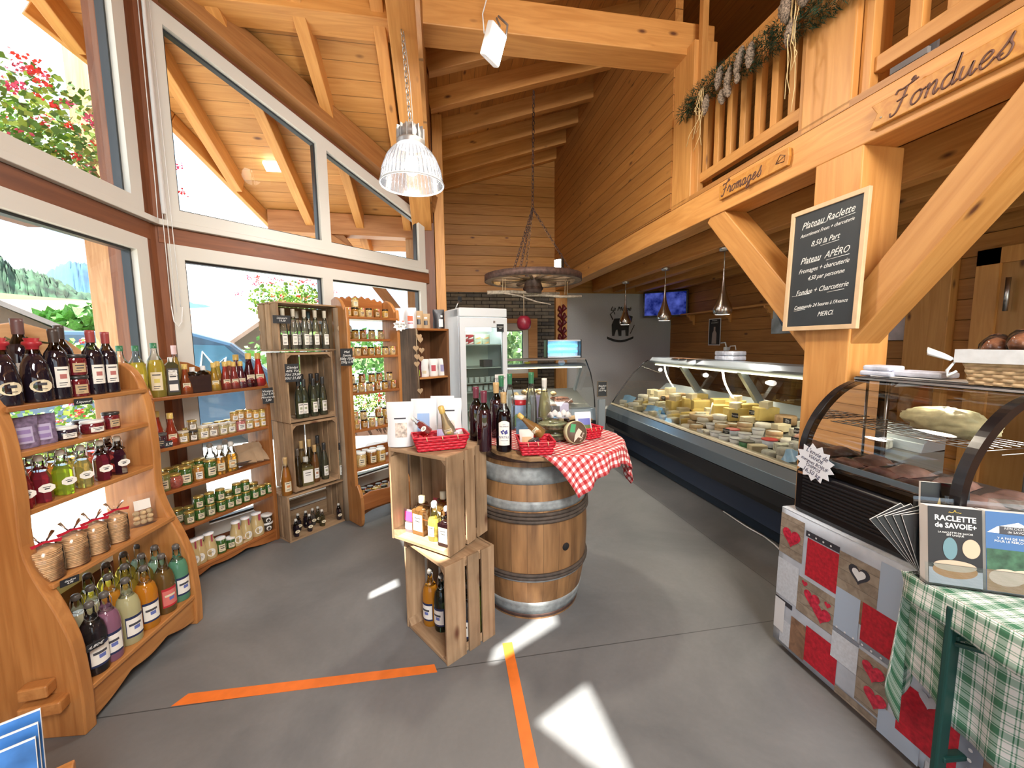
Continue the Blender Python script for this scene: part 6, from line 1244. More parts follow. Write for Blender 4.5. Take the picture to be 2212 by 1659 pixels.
for px, py, t_, d, sc in ((1084, 936, sb(cl, GRNC, 'none'), 'tall clear bottle with green cap, left one behind the barrel wine', 1.18), (1102, 925, sb(cl, GRNC, 'none'), 'tall clear bottle with green cap, second behind the blueberry bottle', 1.18), (1148, 930, bottle('slim', (.62, .72, .62), 'clear', 'foil', GRNC, 'none'), 'tall clear bottle with green cap and herbs, middle of the barrel', 1.22), (1176, 921, bottle('bulge', (.55, .52, .20), 'clear', 'foil', (.62, .60, .54), 'none'), 'slender bottle of green gold liquor with a white wrapped neck', 1.22)):
    put(t_, tuple(atb(px, py)), RCAM, d, None, sc)
def bxo(name, px, py, dims, m_, label, cat, rz=RCAM + math.pi / 2, z=BT, lean=0):
    p = atb(px, py, z); e = empty(name, (p.x, p.y, z), 0, label, cat); e.rotation_euler = (lean, 0, rz); MB().bx((-dims[0] / 2, 0, 0), (dims[0] / 2, dims[1], dims[2])).build('body', m_, e, bev=.003); return e
e = bxo('picture_tin', 1126, 912, (.13, .09, .155), P('tin_sky', (.30, .42, .62), .45, noise=.2, nscale=14), 'square tin printed with a mountain chalet picture', 'tin')
MB().prism([(-.06, 0), (.06, 0), (.06, .05), (.03, .075), (.0, .055), (-.03, .09), (-.06, .06)], .001, M=MX.Translation((0, -.0012, .01)) @ MX.Rotation(R(90), 4, 'X')).build('mountain_print', P('tin_green', (.12, .22, .09), .5, noise=.5, nscale=40), e)
MB().box((-.005, -.002, .075), (.03, .001, .025)).build('chalet_print', P('tin_white', (.8, .8, .78), .5), e)
p = atb(1126, 912); e = empty('lidded_tub', (p.x, p.y + .045, BT + .157), 0, 'round red tub with a white lid standing on the picture tin', 'tub'); MB().lathe([(.052, 0), (.056, .035), (0, .036)], 20).build('tub_wall', P('tub_red', (.50, .02, .03), .35), e); MB().lathe([(.058, .036), (.06, .05), (.054, .056), (0, .057)], 20).build('lid', WHITEP, e)
bxo('gift_box', 1160, 912, (.085, .06, .215), P('dusky_box', (.20, .18, .26), .5), 'tall dusky violet box behind the middle bottles', 'box')
e = bxo('perfume_box', 1219, 893, (.062, .05, .125), P('lilac_box', (.50, .50, .66), .5), 'pale lilac carton with a dark sprig drawing', 'box', z=BT + .03)
mb = MB()
for k in range(4): mb.tube([(.004, -.002, .03), (.004 + (k - 1.5) * .012, -.002, .07 + .01 * (k % 2))], .0012, 4)
mb.build('sprig_drawing', INK, e)
bxo('box_riser', 1219, 893, (.09, .07, .028), P('riser_brown', (.12, .08, .05), .7), 'low dark box under the lilac carton', 'box', z=BT)
for k, (px, d) in enumerate(((1196, 'left'), (1206, 'right'))):
    e = bxo('menu_board', px, 905, (.10, .008, .15), wood('board_frame_wood', (.30, .17, .08), (.2, .1, .04), 2), 'small framed chalkboard leaning behind the slender bottle, %s one' % d, 'sign', lean=R(-10)); MB().bx((-.042, -.002, .008), (.042, 0, .142)).build('slate_face', SLATE, e)
# stacked glass dishes with meringues, cheese box
p = at(1204, 955, BT); GX, GY = p.x, p.y + .09
GD = glass('dish_glass', (.90, .95, .92), 1.5)
for k in range(2):
    e = empty('glass_dish', (GX, GY, BT + .001 + k * .062), 0, '%s round glass dish with lid on the barrel' % ('lower', 'upper')[k], 'dish')
    MB().lathe([(.005, .003), (.088, .003), (.095, .012), (.095, .045), (.099, .05), (.096, .057), (.05, .06), (.004, .061)], 28, cap=False).build('dish_wall', GD, e)
    MB().lathe([(.0, .006), (.088, .006), (.090, .030), (0, .032)], 24).build('content', P('pale_sweets', (.42, .42, .26), .7, noise=.5, nscale=60), e)
def mer(e):
    for k in range(5): MB().lathe([(.018, 0), (.021, .008), (.014, .022), (.003, .032), (0, .033)], 12).build('meringue', P('meringue_white', (.78, .74, .70), .7), e, loc=(.0, -.05 + .026 * k, .006 + .012 * (k % 2)))
bag('meringue_bag', .15, .12, .08, glass('clear_cello', (.98, .98, .98), 1.5, .02, rough=.1), 'clear bag of white meringues on top of the glass dishes', 'bag', (GX + .03, GY - .02, BT + .127), RCAM, content=mer)
p = at(1246, 960, BT); e = empty('cheese_box', (p.x, p.y + .03, BT + .062), 0, 'round brown and green cheese box leaning against the glass dishes', 'box')
e.rotation_euler = (R(76), 0, R(12)); MB().lathe([(.0, -.022), (.064, -.022), (.065, .018), (.0, .018)], 32).build('box_side', P('box_olive', (.50, .48, .28), .6), e); MB().lathe([(.0, .0185), (.062, .0185), (.062, .0195), (0, .0196)], 32).build('lid_print', P('lid_brown', (.10, .065, .04), .5), e)
MB().prism([(-.045, .005), (-.015, .0), (.0, .045), (-.03, .05)], .001, M=MX.Translation((0, 0, .0198))).build('green_print', P('lid_green', (.05, .30, .12), .5), e)
MB().prism([(-.03, -.045), (.0, -.02), (.028, -.03), (.012, -.012), (.03, .01), (.01, .03), (-.008, .01), (-.02, -.01)], .0008, M=MX.Translation((.004, -.008, .0198))).build('cow_print', P('lid_cream', (.62, .52, .42), .5), e)
text('TOMME', .016, P('lid_cream', (.62, .52, .42), .5), MX.Translation((.03, -.03, .0202)) @ MX.Rotation(R(60), 4, 'Z'), e, name='lid_text')
# baskets two and three on the barrel, wicker basket behind
b0 = at(1160, 985, BT); B2 = (b0.x + .01, b0.y + .085, BT + .001); RB2 = R(-4)
basket(B2, RB2, .155, .15, .068, REDB, 'red woven basket in the middle of the barrel', seg=10)
put(sm((.62, .30, .06), 'clear', 'plain', GOLD, 'cream', 'vinegar'), inb(B2, RB2, .04, .03, .085), RCAM, 'amber bottle lying in the middle red basket', None, .95, (R(48), R(10)))
put(jar('flat', (.05, .02, .05), BLK, 'none'), inb(B2, RB2, .0, -.03, .035), RCAM, 'small dark jar in the middle red basket', None, .6, (R(20), 0))
bag('biscuit_packet', .075, .10, .03, P('packet_white', (.62, .55, .50), .5), 'pale biscuit packet in the middle red basket', 'packet', inb(B2, RB2, -.045, -.01, .02), RCAM, prints=[(P('biscuit_photo', (.55, .35, .18), .6), -.025, .025, .02, .06)], tilt=-.3)
e = bxo('blue_card', 1128, 938, (.075, .002, .10), P('card_blue', (.06, .13, .20), .5, noise=.4, nscale=30), 'dark blue starry card standing behind the middle red basket', 'card', lean=R(-8))
b0 = at(1290, 948, BT); B3 = (b0.x - .035, b0.y + .05, BT + .001); basket(B3, R(20), .10, .10, .065, REDB, 'red woven basket at the right edge of the barrel', seg=8)
bag('postcard_bag', .10, .13, .03, P('frosted_white', (.66, .68, .72), .4), 'white packet with a mountain picture in the right red basket', 'packet', inb(B3, 0, -.02, .02, .02), RCAM + .15, prints=[(P('print_blueviolet', (.12, .14, .42), .5), -.035, .04, .05, .09), (P('print_meadow', (.10, .16, .05), .5), -.035, .04, .025, .05)], tilt=-.25)
WCK = P('brown_wicker', (.22, .14, .07), .7, noise=.4, nscale=60)
pb = V((1.02, 2.62, 0)); 
p = at(1290, 925, .93); pb = V((.93, 2.62, .0))
MB_ = V((.82, 2.50, BT + .001)); basket(MB_, R(25), .20, .12, .06, WCK, 'brown wicker basket of caramels at the rear right of the barrel', seg=12)
for k in range(12): tag(MB().box((0, 0, .012), (.045, .022, .02)).build('sweet', P('sweet_gold', (.55, .40, .22), .6, var=.3), loc=inb(MB_, R(25), -.088 + .0175 * k, .02 * (k % 2) - .01, .062), rz=R(20), bev=.006), '%s wrapped caramel from left in the brown wicker basket' % ORD[k], 'sweet', 'wrapped caramels in the brown basket')
# ---------------------------------------------------------------- cheeses in the long counter
CHM = [P('cheese_yellow', (.66, .50, .16), .55, noise=.12, nscale=12, var=.12), P('cheese_cream', (.68, .60, .40), .6, noise=.12, nscale=16, var=.1), P('cheese_grey_rind', (.42, .42, .36), .85, noise=.35, nscale=35, var=.15), P('cheese_white', (.74, .71, .62), .65, noise=.1, nscale=25), P('cheese_rind_brown', (.42, .27, .14), .8, noise=.3, nscale=30, var=.15), P('cheese_blue_veined', (.55, .55, .45), .7, noise=.5, nscale=30)]
BOXW = P('thin_wood_box', (.62, .45, .25), .7, noise=.15, nscale=20); SAUS = P('sausage_pink', (.48, .24, .19), .6, noise=.35, nscale=50); SAUS2 = P('sausage_floured', (.50, .42, .36), .85, noise=.3, nscale=50)
def dz(y): return .62 + (y - .13) * (.18 / .67) if y > .13 else .62
def mkcheese():
    T_ = {}
    o = MB().lathe([(.0, 0), (.055, 0), (.06, .008), (.06, .032), (.055, .04), (0, .04)], 18).build('round_cheese', CHM[3]); T_['white round cheese'] = o
    o = MB().lathe([(.0, 0), (.045, 0), (.05, .008), (.05, .04), (.045, .048), (0, .048)], 16).build('round_cheese', CHM[2]); T_['grey goat cheese'] = o
    o = MB().prism([(0, 0), (.15, -.045), (.155, 0), (.15, .045)], .065).build('cheese_wedge', CHM[0], bev=.004); T_['yellow cheese wedge'] = o
    o = MB().box((0, 0, .055), (.17, .10, .11)).build('cheese_block', CHM[0], bev=.006); T_['large yellow cheese block'] = o
    o = MB().box((0, 0, .03), (.11, .07, .06)).build('cheese_block', CHM[1], bev=.006); T_['cream cheese block'] = o
    o = MB().box((0, 0, .03), (.09, .07, .06)).build('cheese_block', CHM[5], bev=.006); T_['blue veined cheese piece'] = o
    e = empty('cheese_tub'); MB().lathe([(.034, 0), (.044, .045), (0, .046)], 18).build('tub_wall', WHITEP, e); MB().lathe([(.046, .046), (.047, .052), (.040, .0535), (0, .052)], 18).build('lid', P('tub_lid_clear', (.55, .57, .60), .3), e); kids(e); T_['white plastic tub'] = e
    e = empty('cheese_tub'); MB().lathe([(.040, 0), (.050, .05), (0, .051)], 18).build('tub_wall', P('tub_pale_blue', (.55, .62, .72), .4), e); MB().lathe([(.052, .051), (.053, .057), (.046, .0585), (0, .054)], 18).build('lid', P('tub_lid_red', (.55, .04, .04), .4), e); kids(e); T_['tub with red lid'] = e
    e = empty('cheese_tub'); MB().lathe([(.040, 0), (.050, .05), (0, .051)], 18).build('tub_wall', P('tub_green', (.05, .20, .08), .4), e); MB().lathe([(.052, .051), (.053, .057), (.046, .0585), (0, .054)], 18).build('lid', P('tub_lid_dark', (.12, .11, .09), .4), e); kids(e); T_['green tub with dark lid'] = e
    e = empty('boxed_cheese'); MB().lathe([(.052, 0), (.055, .002), (.055, .035), (.052, .036)], 20, cap=False).build('box_side', BOXW, e); MB().lathe([(0, .002), (.05, .002), (.05, .03), (0, .032)], 18).build('cheese', CHM[3], e); kids(e); T_['boxed soft cheese'] = e
    o = MB().tube([(-.10, 0, .024), (-.07, .0, .026), (0, .004, .026), (.07, 0, .026), (.10, 0, .024)], [.012, .024, .026, .024, .012], 12).build('sausage', SAUS2); T_['floured dry sausage'] = o
    o = MB().tube([(-.09, 0, .045), (-.0899, 0, .045), (.09, 0, .045)], [.001, .045, .045], 18).build('sausage', SAUS); T_['thick pink sausage'] = o
    o = MB().lathe([(.0, 0), (.07, 0), (.075, .01), (.075, .06), (.07, .07), (0, .07)], 22).build('round_cheese', CHM[4]); T_['brown rind cheese wheel'] = o
    return T_
TC = mkcheese()
def heapname(x): return ('near end', 'near part', 'middle part', 'far part', 'far end')[min(4, int(x / (LC / 5)))]
cnt = {}
def putc(kind, x, y, z, rz, extra=''):
    t_ = TC[kind]; o = copy_tree(t_); o.scale = (1.14,) * 3; p = MCH @ V((x, y, z)); o.location = p; o.rotation_euler = (0, 0, rz)
    key = (kind, extra); cnt[key] = cnt.get(key, 0) + 1; k = cnt[key]
    o['label'] = '%s, %s from the near end in the %s' % (kind, ORD[k - 1] if k <= 16 else 'one of the later', extra); o['category'] = 'sausage' if 'sausage' in kind else ('tub' if 'tub' in kind else 'cheese'); o['group'] = 'items in the %s of the cheese counter' % extra
    return o
KINDS_C = ['grey goat cheese', 'cream cheese block', 'green tub with dark lid', 'white plastic tub', 'white round cheese', 'boxed soft cheese', 'yellow cheese wedge', 'floured dry sausage', 'blue veined cheese piece', 'tub with red lid', 'thick pink sausage', 'large yellow cheese block', 'brown rind cheese wheel']
PLAN = [[0, 0, 0, 0, 1, 2, 3, 3, 3, 4, 5, 4, 6, 1, 6, 4, 1, 4, 6, 1, 4, 1, 4],
        [7, 0, 0, 8, 9, 3, 3, 9, 5, 3, 4, 5, 1, 6, 1, 6, 1, 4, 1, 6, 1, 4],
        [10, 7, 10, 4, 5, 3, 5, 5, 4, 1, 8, 6, 1, 11, 1, 1, 4, 1, 4],
        [10, 8, 7, 8, 1, 4, 1, 11, 11, 1, 11, 11, 12, 1, 12, 1, 1],
        [8, 8, 1, 8, 12, 11, 11, 11, 11, 12, 11, 1, 12, 1, 12]]
YS = [.20, .32, .45, .59, .73]
for r_, ks in enumerate(PLAN):
    n = len(ks)
    for i, k in enumerate(KINDS_C[q] for q in ks):
        x = .08 + (LC - .2) * (i + .5) / n + random.uniform(-.012, .012); y = YS[r_] + random.uniform(-.01, .01)
        rn = ('front row', 'second row', 'third row', 'fourth row', 'back row')[r_]
        putc(k, x, y, dz(y + .05) + .002, random.uniform(-.4, .4) + (math.pi / 2 if 'sausage' in k else 0), rn)
        if k in ('grey goat cheese', 'white round cheese') and i % 2 == 0: putc(k, x + .01, y + .005, dz(y + .05) + .052, .3, rn + ' upper layer')
        if k == 'large yellow cheese block' and i % 2: putc('cream cheese block', x, y, dz(y + .05) + .114, .5, rn + ' upper layer')
        if k == 'boxed soft cheese' and i % 2 == 0: putc(k, x, y, dz(y + .05) + .039, 0, rn + ' upper layer')
        if k == 'cream cheese block' and r_ > 2 and i > 12: putc(k, x, y, dz(y + .05) + .064, .2, rn + ' upper layer')
for o in list(TC.values()):
    for c in KIDS.get(o.name, []): bpy.data.objects.remove(c)
    bpy.data.objects.remove(o)
# wooden bowl with spoon, black price tags, blue films
e = empty('wooden_bowl', MCH @ V((1.62, .40, .735)), 0, 'wide pale wooden bowl of soft cheese with a white spoon in the counter', 'bowl'); MB().lathe([(.10, 0), (.15, .01), (.155, .06), (.150, .062), (.146, .02)], 32, cap=False).build('bowl_wall', BOXW, e); MB().lathe([(0, .03), (.146, .03), (.146, .035), (0, .05)], 28).build('filling', CHM[3], e); MB().tube([(.05, 0, .05), (.08, .02, .12), (.10, .03, .17)], .007, 6).build('spoon', WHITEP, e)
TG = [(.25, .34, 'Saucisson\n3 pièces'), (.5, .36, 'Chèvre\n3,90'), (.85, .62, 'Bleu\n16,90'), (.62, .5, 'Morbier'), (1.25, .63, 'Abondance\n19,90'), (1.32, .5, 'Tomme'), (.35, .60, 'Raclette\n15,90'), (2.0, .62, 'Beaufort\n24,50'), (1.05, .2, 'Reblochon\n8,90'), (2.6, .5, 'Tomme\n12,90')]
for i, (x, y, tx) in enumerate(TG):
    p = MCH @ V((x, y, dz(y) + .11)); e = tagw(p, .062, .045, R(198), 'little black price tag reading %s, %s from the near end' % (tx.split('\n')[0], ORD[sorted(a[0] for a in TG).index(x)]), tx, 0)
    MB().tube([(0, .002, -.02), (0, .01, -.09)], .0015, 4).build('pin', STEEL, e)
FILM = P('blue_film', (.30, .52, .75), .35, noise=.1, nscale=30); STARP = P('grey_white_card', (.52, .53, .52), .6)
for i, (px, py, w_, h_, d) in enumerate(((1357, 862, .22, .12, 'far'), (1410, 885, .24, .11, 'middle'), (1708, 985, .10, .10, 'near'))):
    p = atx(px, py, 2.47 if i < 2 else 2.40); e = MB().grid(lambda u, v: ((u - .5) * w_, .012 * math.sin(u * 5 + v * 3), (v - .5) * h_ * (1 - .3 * abs(u - .5))), 8, 6).build('blue_film', FILM, loc=p); e.rotation_euler = (R(-38), 0, R(-72)); tag(e, 'crumpled sky blue plastic film in the counter, %s one' % d, 'film')
for i, (px, py, s_, x_, d) in enumerate(((1366, 888, .045, 2.375, 'far'), (1310, 880, .035, 2.34, 'farthest'), (1510, 935, .055, 2.37, 'middle'))):
    p = atx(px, py, x_); e = empty('price_star', p, 0, 'white jagged price card inside the counter glass, %s one' % d, 'price tag'); e.rotation_euler = (R(0), 0, R(-75)); MB().prism(star(8, s_ * .65, s_), .0015, M=MX.Rotation(R(60), 4, 'X')).build('card', STARP, e)
p = atx(1423, 892, 2.40); e = empty('cow_tag', p, R(-80), 'small green and yellow cow shaped price card at the counter glass', 'price tag'); MB().prism([(-.03, -.04), (-.02, -.01), (-.03, .02), (0, .04), (.03, .03), (.03, 0), (.035, -.04), (.02, -.04), (.015, -.015), (-.012, -.02), (-.015, -.04)], .0015, M=MX.Rotation(R(60), 4, 'X')).build('card', P('cow_green', (.50, .52, .22), .6), e)
# leaflets lying over the canopy end, wrapped packs and tape gun on the counter roof
for i in range(4):
    p = MCH @ V((2.62 - .16 * i, .70 - .0 * i, 1.334)); e = MB().box((0, 0, .001), (.14, .15, .0016)).build('leaflet', P('leaflet_%d' % i, ((.30, .14, .06), (.32, .15, .07), (.60, .30, .12), (.62, .58, .56))[i], .25, noise=.5, nscale=14), loc=p, rz=R(8 * i)); tag(e, '%s glossy leaflet from the far end of the long counter roof' % ORD[i], 'leaflet', 'leaflets on the counter roof')
WRP = P('wrapped_white_pack', (.62, .66, .78), .5, noise=.25, nscale=18)
for i in range(4):
    p = MCH @ V((1.98 - .15 * (i % 2) , .88, 1.332 + .052 * (i // 2))); tag(MB().box((0, 0, .025), (.17, .145, .05)).build('wrapped_pack', WRP, loc=p, bev=.012), 'white blue wrapped pack on the long counter, %s layer %s' % (('lower', 'upper')[i // 2], ('far', 'near')[i % 2]), 'pack', 'wrapped packs on the long counter')
e = empty('tape_dispenser', MCH @ V((1.97, .88, 1.438)), R(90), 'grey tape gun lying on the wrapped packs', 'tape dispenser'); MB().box((0, 0, .02), (.05, .04, .04)).build('grip', P('tool_grey', (.35, .36, .36), .4), e, bev=.006); MB().tube([(0, 0, .04), (.02, 0, .09), (.09, 0, .085)], .008, 6).build('arm', MC['tool_grey'], e); MB().tube([(-.05, 0, .008), (-.06, 0, .05), (-.14, 0, .055), (-.15, 0, .01)], .006, 6).build('handle', MC['tool_grey'], e)
# second counter: heap of crozet bags and charcuterie
for k in range(14):
    a = k * 2.4; p = MC3 @ V((.38 + .36 * math.cos(a) * (k / 14), .48 + .10 * math.sin(a), .80 + .02 * (k % 3) + .05 * (1 - k / 14))); o = MB().ball((0, 0, 0), .045, sc=(1, .8, .75), jit=.12).build('bread_roll', P('roll_crust', (.46, .34, .17), .8, noise=.35, nscale=30, var=.2), loc=p, rz=a); tag(o, '%s small golden bread piece heaped in the back counter' % ORD[k], 'bread', 'golden heap in the back counter')
for k in range(9):
    p = MC3 @ V((.72 + .045 * (k % 5), .34 + .10 * (k // 5), .72 + .03 * (k // 5))); o = MB().tube([(0, -.08, 0), (0, -.05, .005), (0, .06, .005), (0, .09, 0)], [.008, .022, .022, .008], 10).build('sausage', P('dark_sausage', (.16, .06, .035), .6, noise=.4, nscale=40), loc=p, rz=.1 * k); tag(o, '%s dark dry sausage in the back counter' % ORD[k], 'sausage', 'dark sausages in the back counter')
e = empty('yellow_clip', MC3 @ V((.33, .47, 1.250)), 0, 'yellow crumpled label on the back counter shelf', 'label'); MB().ball((0, 0, .02), .03, sc=(1.6, .5, .5), jit=.2).build('paper', P('yellow_label', (.60, .55, .05), .5), e)
tag(MB().box((0, 0, .001), (.12, .06, .002)).build('dark_card', SLATE, loc=MC3 @ V((.58, .47, 1.247))), 'flat dark card on the back counter shelf', 'card')
# ---------------------------------------------------------------- wall things
e = empty('cow_silhouette', aty(1340, 707, 7.08), 0, 'black metal rocking cow silhouette with lettering on the white wall', 'decoration')
CB = P('black_sheet_metal', (.02, .018, .015), .6)
MV = MX.Rotation(R(90), 4, 'X')
MB().prism([(-.17, .05), (-.12, .16), (.02, .17), (.13, .15), (.17, .22), (.24, .20), (.22, .10), (.17, .05), (.16, -.16), (.11, -.16), (.10, -.05), (.02, -.06), (.02, -.16), (-.03, -.16), (-.05, -.04), (-.09, -.05), (-.12, -.16), (-.16, -.16)], .01, M=MV).build('cow', CB, e)
rk = [(-.26 + .52 * i / 12, -.20 - .07 * math.sin(math.pi * i / 12) + .03) for i in range(13)]; MB().prism(rk + [(x, y - .04) for x, y in rk[::-1]], .01, M=MV).build('rocker', CB, e)
MB().tube([(-.15, 0, .14), (-.2, 0, .24), (-.14, 0, .30), (-.11, 0, .24)], .008, 6).tube([(.20, 0, -.12), (.26, 0, .0), (.28, 0, .04)], .006, 6).build('tail', CB, e)
text('La Mémé', .11, CB, frame((-.0, -.004, .34), (1, 0, 0), (0, 0, 1)), e, shear=.35, ext=.004)
e = empty('tv', atx(1461, 655, 4.1), R(-60), 'wall television with a dark blue picture in the far corner', 'television'); e.location = (3.95, 6.72, 2.22); e.rotation_euler = (R(0), 0, R(-38))
MB().box((0, 0, 0), (.76, .05, .46)).build('housing', BLACK, e, bev=.01)
m, t, out = mat('tv_picture'); em = nd(t, 'ShaderNodeEmission', Strength=.55); tcn = nd(t, 'ShaderNodeTexCoord'); nz = nd(t, 'ShaderNodeTexNoise', Scale=7, Detail=4); t.links.new(tcn.outputs['Object'], nz.inputs['Vector']); rr = nd(t, 'ShaderNodeValToRGB'); q = rr.color_ramp.elements; q[0].position = .35; q[0].color = (.004, .01, .12, 1); q[1].position = .75; q[1].color = (.12, .16, .65, 1); t.links.new(nz.outputs['Fac'], rr.inputs[0]); t.links.new(rr.outputs[0], em.inputs[0]); t.links.new(em.outputs[0], out.inputs[0])
MB().box((0, -.027, 0), (.70, .003, .40)).build('screen', m, e)
MB().tube([(0, .02, 0), (.1, .22, .05)], .02, 6).build('bracket', BLACK, e)
e = empty('wall_shelf', (4.3, 5.8, 2.0), 0, 'long wooden shelf with scrolled brackets on the right wall', 'shelf'); MB().bx((-.16, -1.3, 0), (0, 1.25, .025)).build('board', PINEY, e)
for y in (.55, -.35, -1.15): MB().prism([(0, 0), (-.15, 0), (-.14, -.03), (-.10, -.05), (-.09, -.09), (-.04, -.11), (-.03, -.17), (0, -.18)], .03, M=MX(((1, 0, 0, 0), (0, 0, 1, y), (0, 1, 0, 0), (0, 0, 0, 1)))).build('bracket', PINEZ, e, bev=.003)
e = empty('poster', (4.295, 5.81, 1.69), 0, 'small dark poster of a person in a white apron on the right wall', 'poster'); MB().box((-.004, 0, 0), (.006, .28, .42)).build('sheet', P('poster_dark', (.03, .025, .025), .4), e)
mb = MB(); ring(mb, [(-.145, -.215), (.145, -.215), (.145, .215), (-.145, .215)], [(-.132, -.2), (.132, -.2), (.132, .2), (-.132, .2)], 0, .004); ob = mb.build('white_border', PAPER, e); ob.rotation_euler = (0, 0, R(90)); ob.location = (-.0055, 0, 0)
MB().prism([(-.05, -.19), (.06, -.19), (.05, -.02), (.02, .02), (.02, .08), (-.02, .08), (-.02, .02), (-.05, -.02)], .001, M=MX.Translation((-.008, 0, 0)) @ MX(((0, 0, -1, 0), (1, 0, 0, 0), (0, 1, 0, 0), (0, 0, 0, 1)))).build('figure_print', P('print_beige', (.45, .38, .33), .6), e)
text('Bonjour,\nun sourire ?', .035, PAPER, frame((-.0085, 0, .165), (0, -1, 0), (0, 0, 1)), e, ext=.0003)
for i, (px, py, w_, lb, c) in enumerate(((1690, 695, .34, 'pale enamel plaque partly hidden behind the left brace', (.42, .50, .55)), (1922, 702, .36, 'pale blue and pink enamel plaque behind the right brace', (.55, .48, .48)))):
    p = atx(px, py, 4.28); e = empty('plaque', p, 0, lb, 'sign'); MB().box((0, 0, 0), (.012, w_, .30)).build('plate', P('plaque_%d' % i, c, .35, noise=.35, nscale=6), e, bev=.02); MB().tube([(-.008, .05, .08), (-.010, -.02, -.04), (-.008, -.06, .02)], .018, 6).build('curl_print', P('plaque_print', (.15, .22, .32), .4), e)
# red cowbell, sausages
e = empty('red_bell', (.95, 4.72, 0), 0, 'dark red bell hanging below the cartwheel', 'bell'); MB().lathe([(.0, 1.87), (.045, 1.87), (.075, 1.84), (.088, 1.79), (.075, 1.73), (.05, 1.705), (.0, 1.70)], 20).build('bell_body', P('bell_red', (.22, .012, .03), .35, noise=.2, nscale=20), e); MB().tube([(0, 0, 1.87), (0, 0, 2.13)], .004, 5).build('cord', ROPE, e)
e = empty('sausage_string', (2.10, 6.98, 0), 0, 'string of dark red sausages hanging on the post by the white wall', 'sausages')
for k in range(5): MB().tube([(.0 + .02 * (-1) ** k, 0, 2.22 - .125 * k), (.045 * (-1) ** k, -.02, 2.16 - .125 * k), (.0, 0, 2.10 - .125 * k)], [.02, .045, .02], 10).build('sausage', P('red_sausage', (.14, .015, .018), .45), e); MB().tube([(-.045 * (-1) ** k, 0, 2.20 - .125 * k), (-.05 * (-1) ** k, -.02, 2.14 - .125 * k), (0, 0, 2.07 - .125 * k)], [.018, .04, .018], 10).build('sausage', MC['red_sausage'], e)
MB().tube([(0, .03, 2.30), (0, 0, 2.2)], .004, 5).build('string', ROPE, e)
# ---------------------------------------------------------------- lamps
def chain(mb, p0, p1, link=.045, r=.004, wdt=.012):
    p0, p1 = V(p0), V(p1); d = p1 - p0; n = max(2, int(d.length / (link * .72))); ax = d.normalized(); s1 = ax.orthogonal().normalized(); s2 = ax.cross(s1)
    for i in range(n):
        c = p0 + d * ((i + .5) / n); s_ = s1 if i % 2 else s2; h = link / 2
        mb.tube([c - ax * h * .9, c - ax * h * .5 + s_ * wdt, c + ax * h * .5 + s_ * wdt, c + ax * h * .9, c + ax * h * .5 - s_ * wdt, c - ax * h * .5 - s_ * wdt], r, 4, closed=True)
    return mb
LP = V((-.195, 3.10, 0)); ztop = 5.36 - .49 * 3.1 - .12
e = empty('industrial_pendant', LP, 0, 'large ribbed clear dome pendant on a chain, lit, hanging from the rafter', 'pendant lamp')
MB().lathe([(.225, 2.70), (.222, 2.715), (.205, 2.80), (.175, 2.875), (.14, 2.93), (.095, 2.97), (.08, 2.985)], 44, cap=False).build('ribbed_shade', glass('prismatic_glass', (.93, .94, .96), 1.45, .10, rough=.15), e)
mb = MB()
for k in range(44):
    a = k / 44 * 2 * math.pi; mb.tube([(r_ * math.cos(a), r_ * math.sin(a), z) for r_, z in ((.2235, 2.71), (.206, 2.80), (.176, 2.875), (.15, 2.915))], .0028, 4)
mb.build('shade_ribs', glass('rib_glass', (.80, .84, .90), 1.6, .2), e); MB().tube([(.226 * math.cos(a / 24 * math.pi), .226 * math.sin(a / 24 * math.pi), 2.70) for a in range(48)], .006, 6, closed=True).build('rim', P('rim_clear', (.55, .58, .62), .3), e)
MB().lathe([(.098, 2.965), (.10, 2.99), (.10, 3.0), (.082, 3.005), (.088, 3.04), (.075, 3.085), (.045, 3.11), (.015, 3.118), (0, 3.118)], 28).build('ballast_housing', P('cast_aluminium', (.42, .42, .43), .4, .7), e)
for k in range(14): a = k / 14 * 2 * math.pi; MB().box((.088 * math.cos(a), .088 * math.sin(a), 3.045), (.022, .005, .085), rz=a).build('cooling_fin', MC['cast_aluminium'], e)
MB().ball((0, 0, 2.83), .055, sc=(1, 1, 1.25)).build('bulb', emis('bulb_glow', (1, .97, .95), 14), e)
mb = chain(MB(), (0, 0, 3.12), (-.03, -.02, ztop), .05, .004, .011); mb.build('chain', P('zinc_chain', (.55, .55, .54), .35, .8), e); MB().tube([(.02, 0, 3.12), (.01, .01, 3.4), (-.02, 0, ztop)], .003, 5).build('cable', WHITEP, e)
point('pendant_light', (LP.x, LP.y, 2.64), 22, (1, .95, .9), .08)
e = empty('flood_light', (.395, 2.95, 0), 0, 'slanted white flood light hanging under the tie beam, switched on', 'flood light')
Mf = MX.Translation((0, 0, 3.60)) @ MX.Rotation(R(48), 4, 'Z') @ MX.Rotation(R(22), 4, 'X')
MB().box((0, 0, 0), (.17, .05, .20), M=Mf).build('housing', WHITEP, e, bev=.008); MB().box((0, -.028, 0), (.15, .004, .175), M=Mf).build('led_panel', emis('flood_glow', (1, .97, .90), 22), e)
MB().tube([(.09, .03, 3.66), (.11, .06, 3.78), (.05, .1, 3.86)], .008, 5).tube([(-.02, .05, 3.62), (.06, .10, 3.80), (.04, .12, 3.86)], .008, 5).build('bracket', P('zinc_bracket', (.5, .5, .5), .4, .7), e); MB().tube([(-.06, .02, 3.68), (-.07, .02, 3.8), (-.03, .06, 3.95), (-.04, .1, 4.1)], .005, 5).build('cable', WHITEP, e)
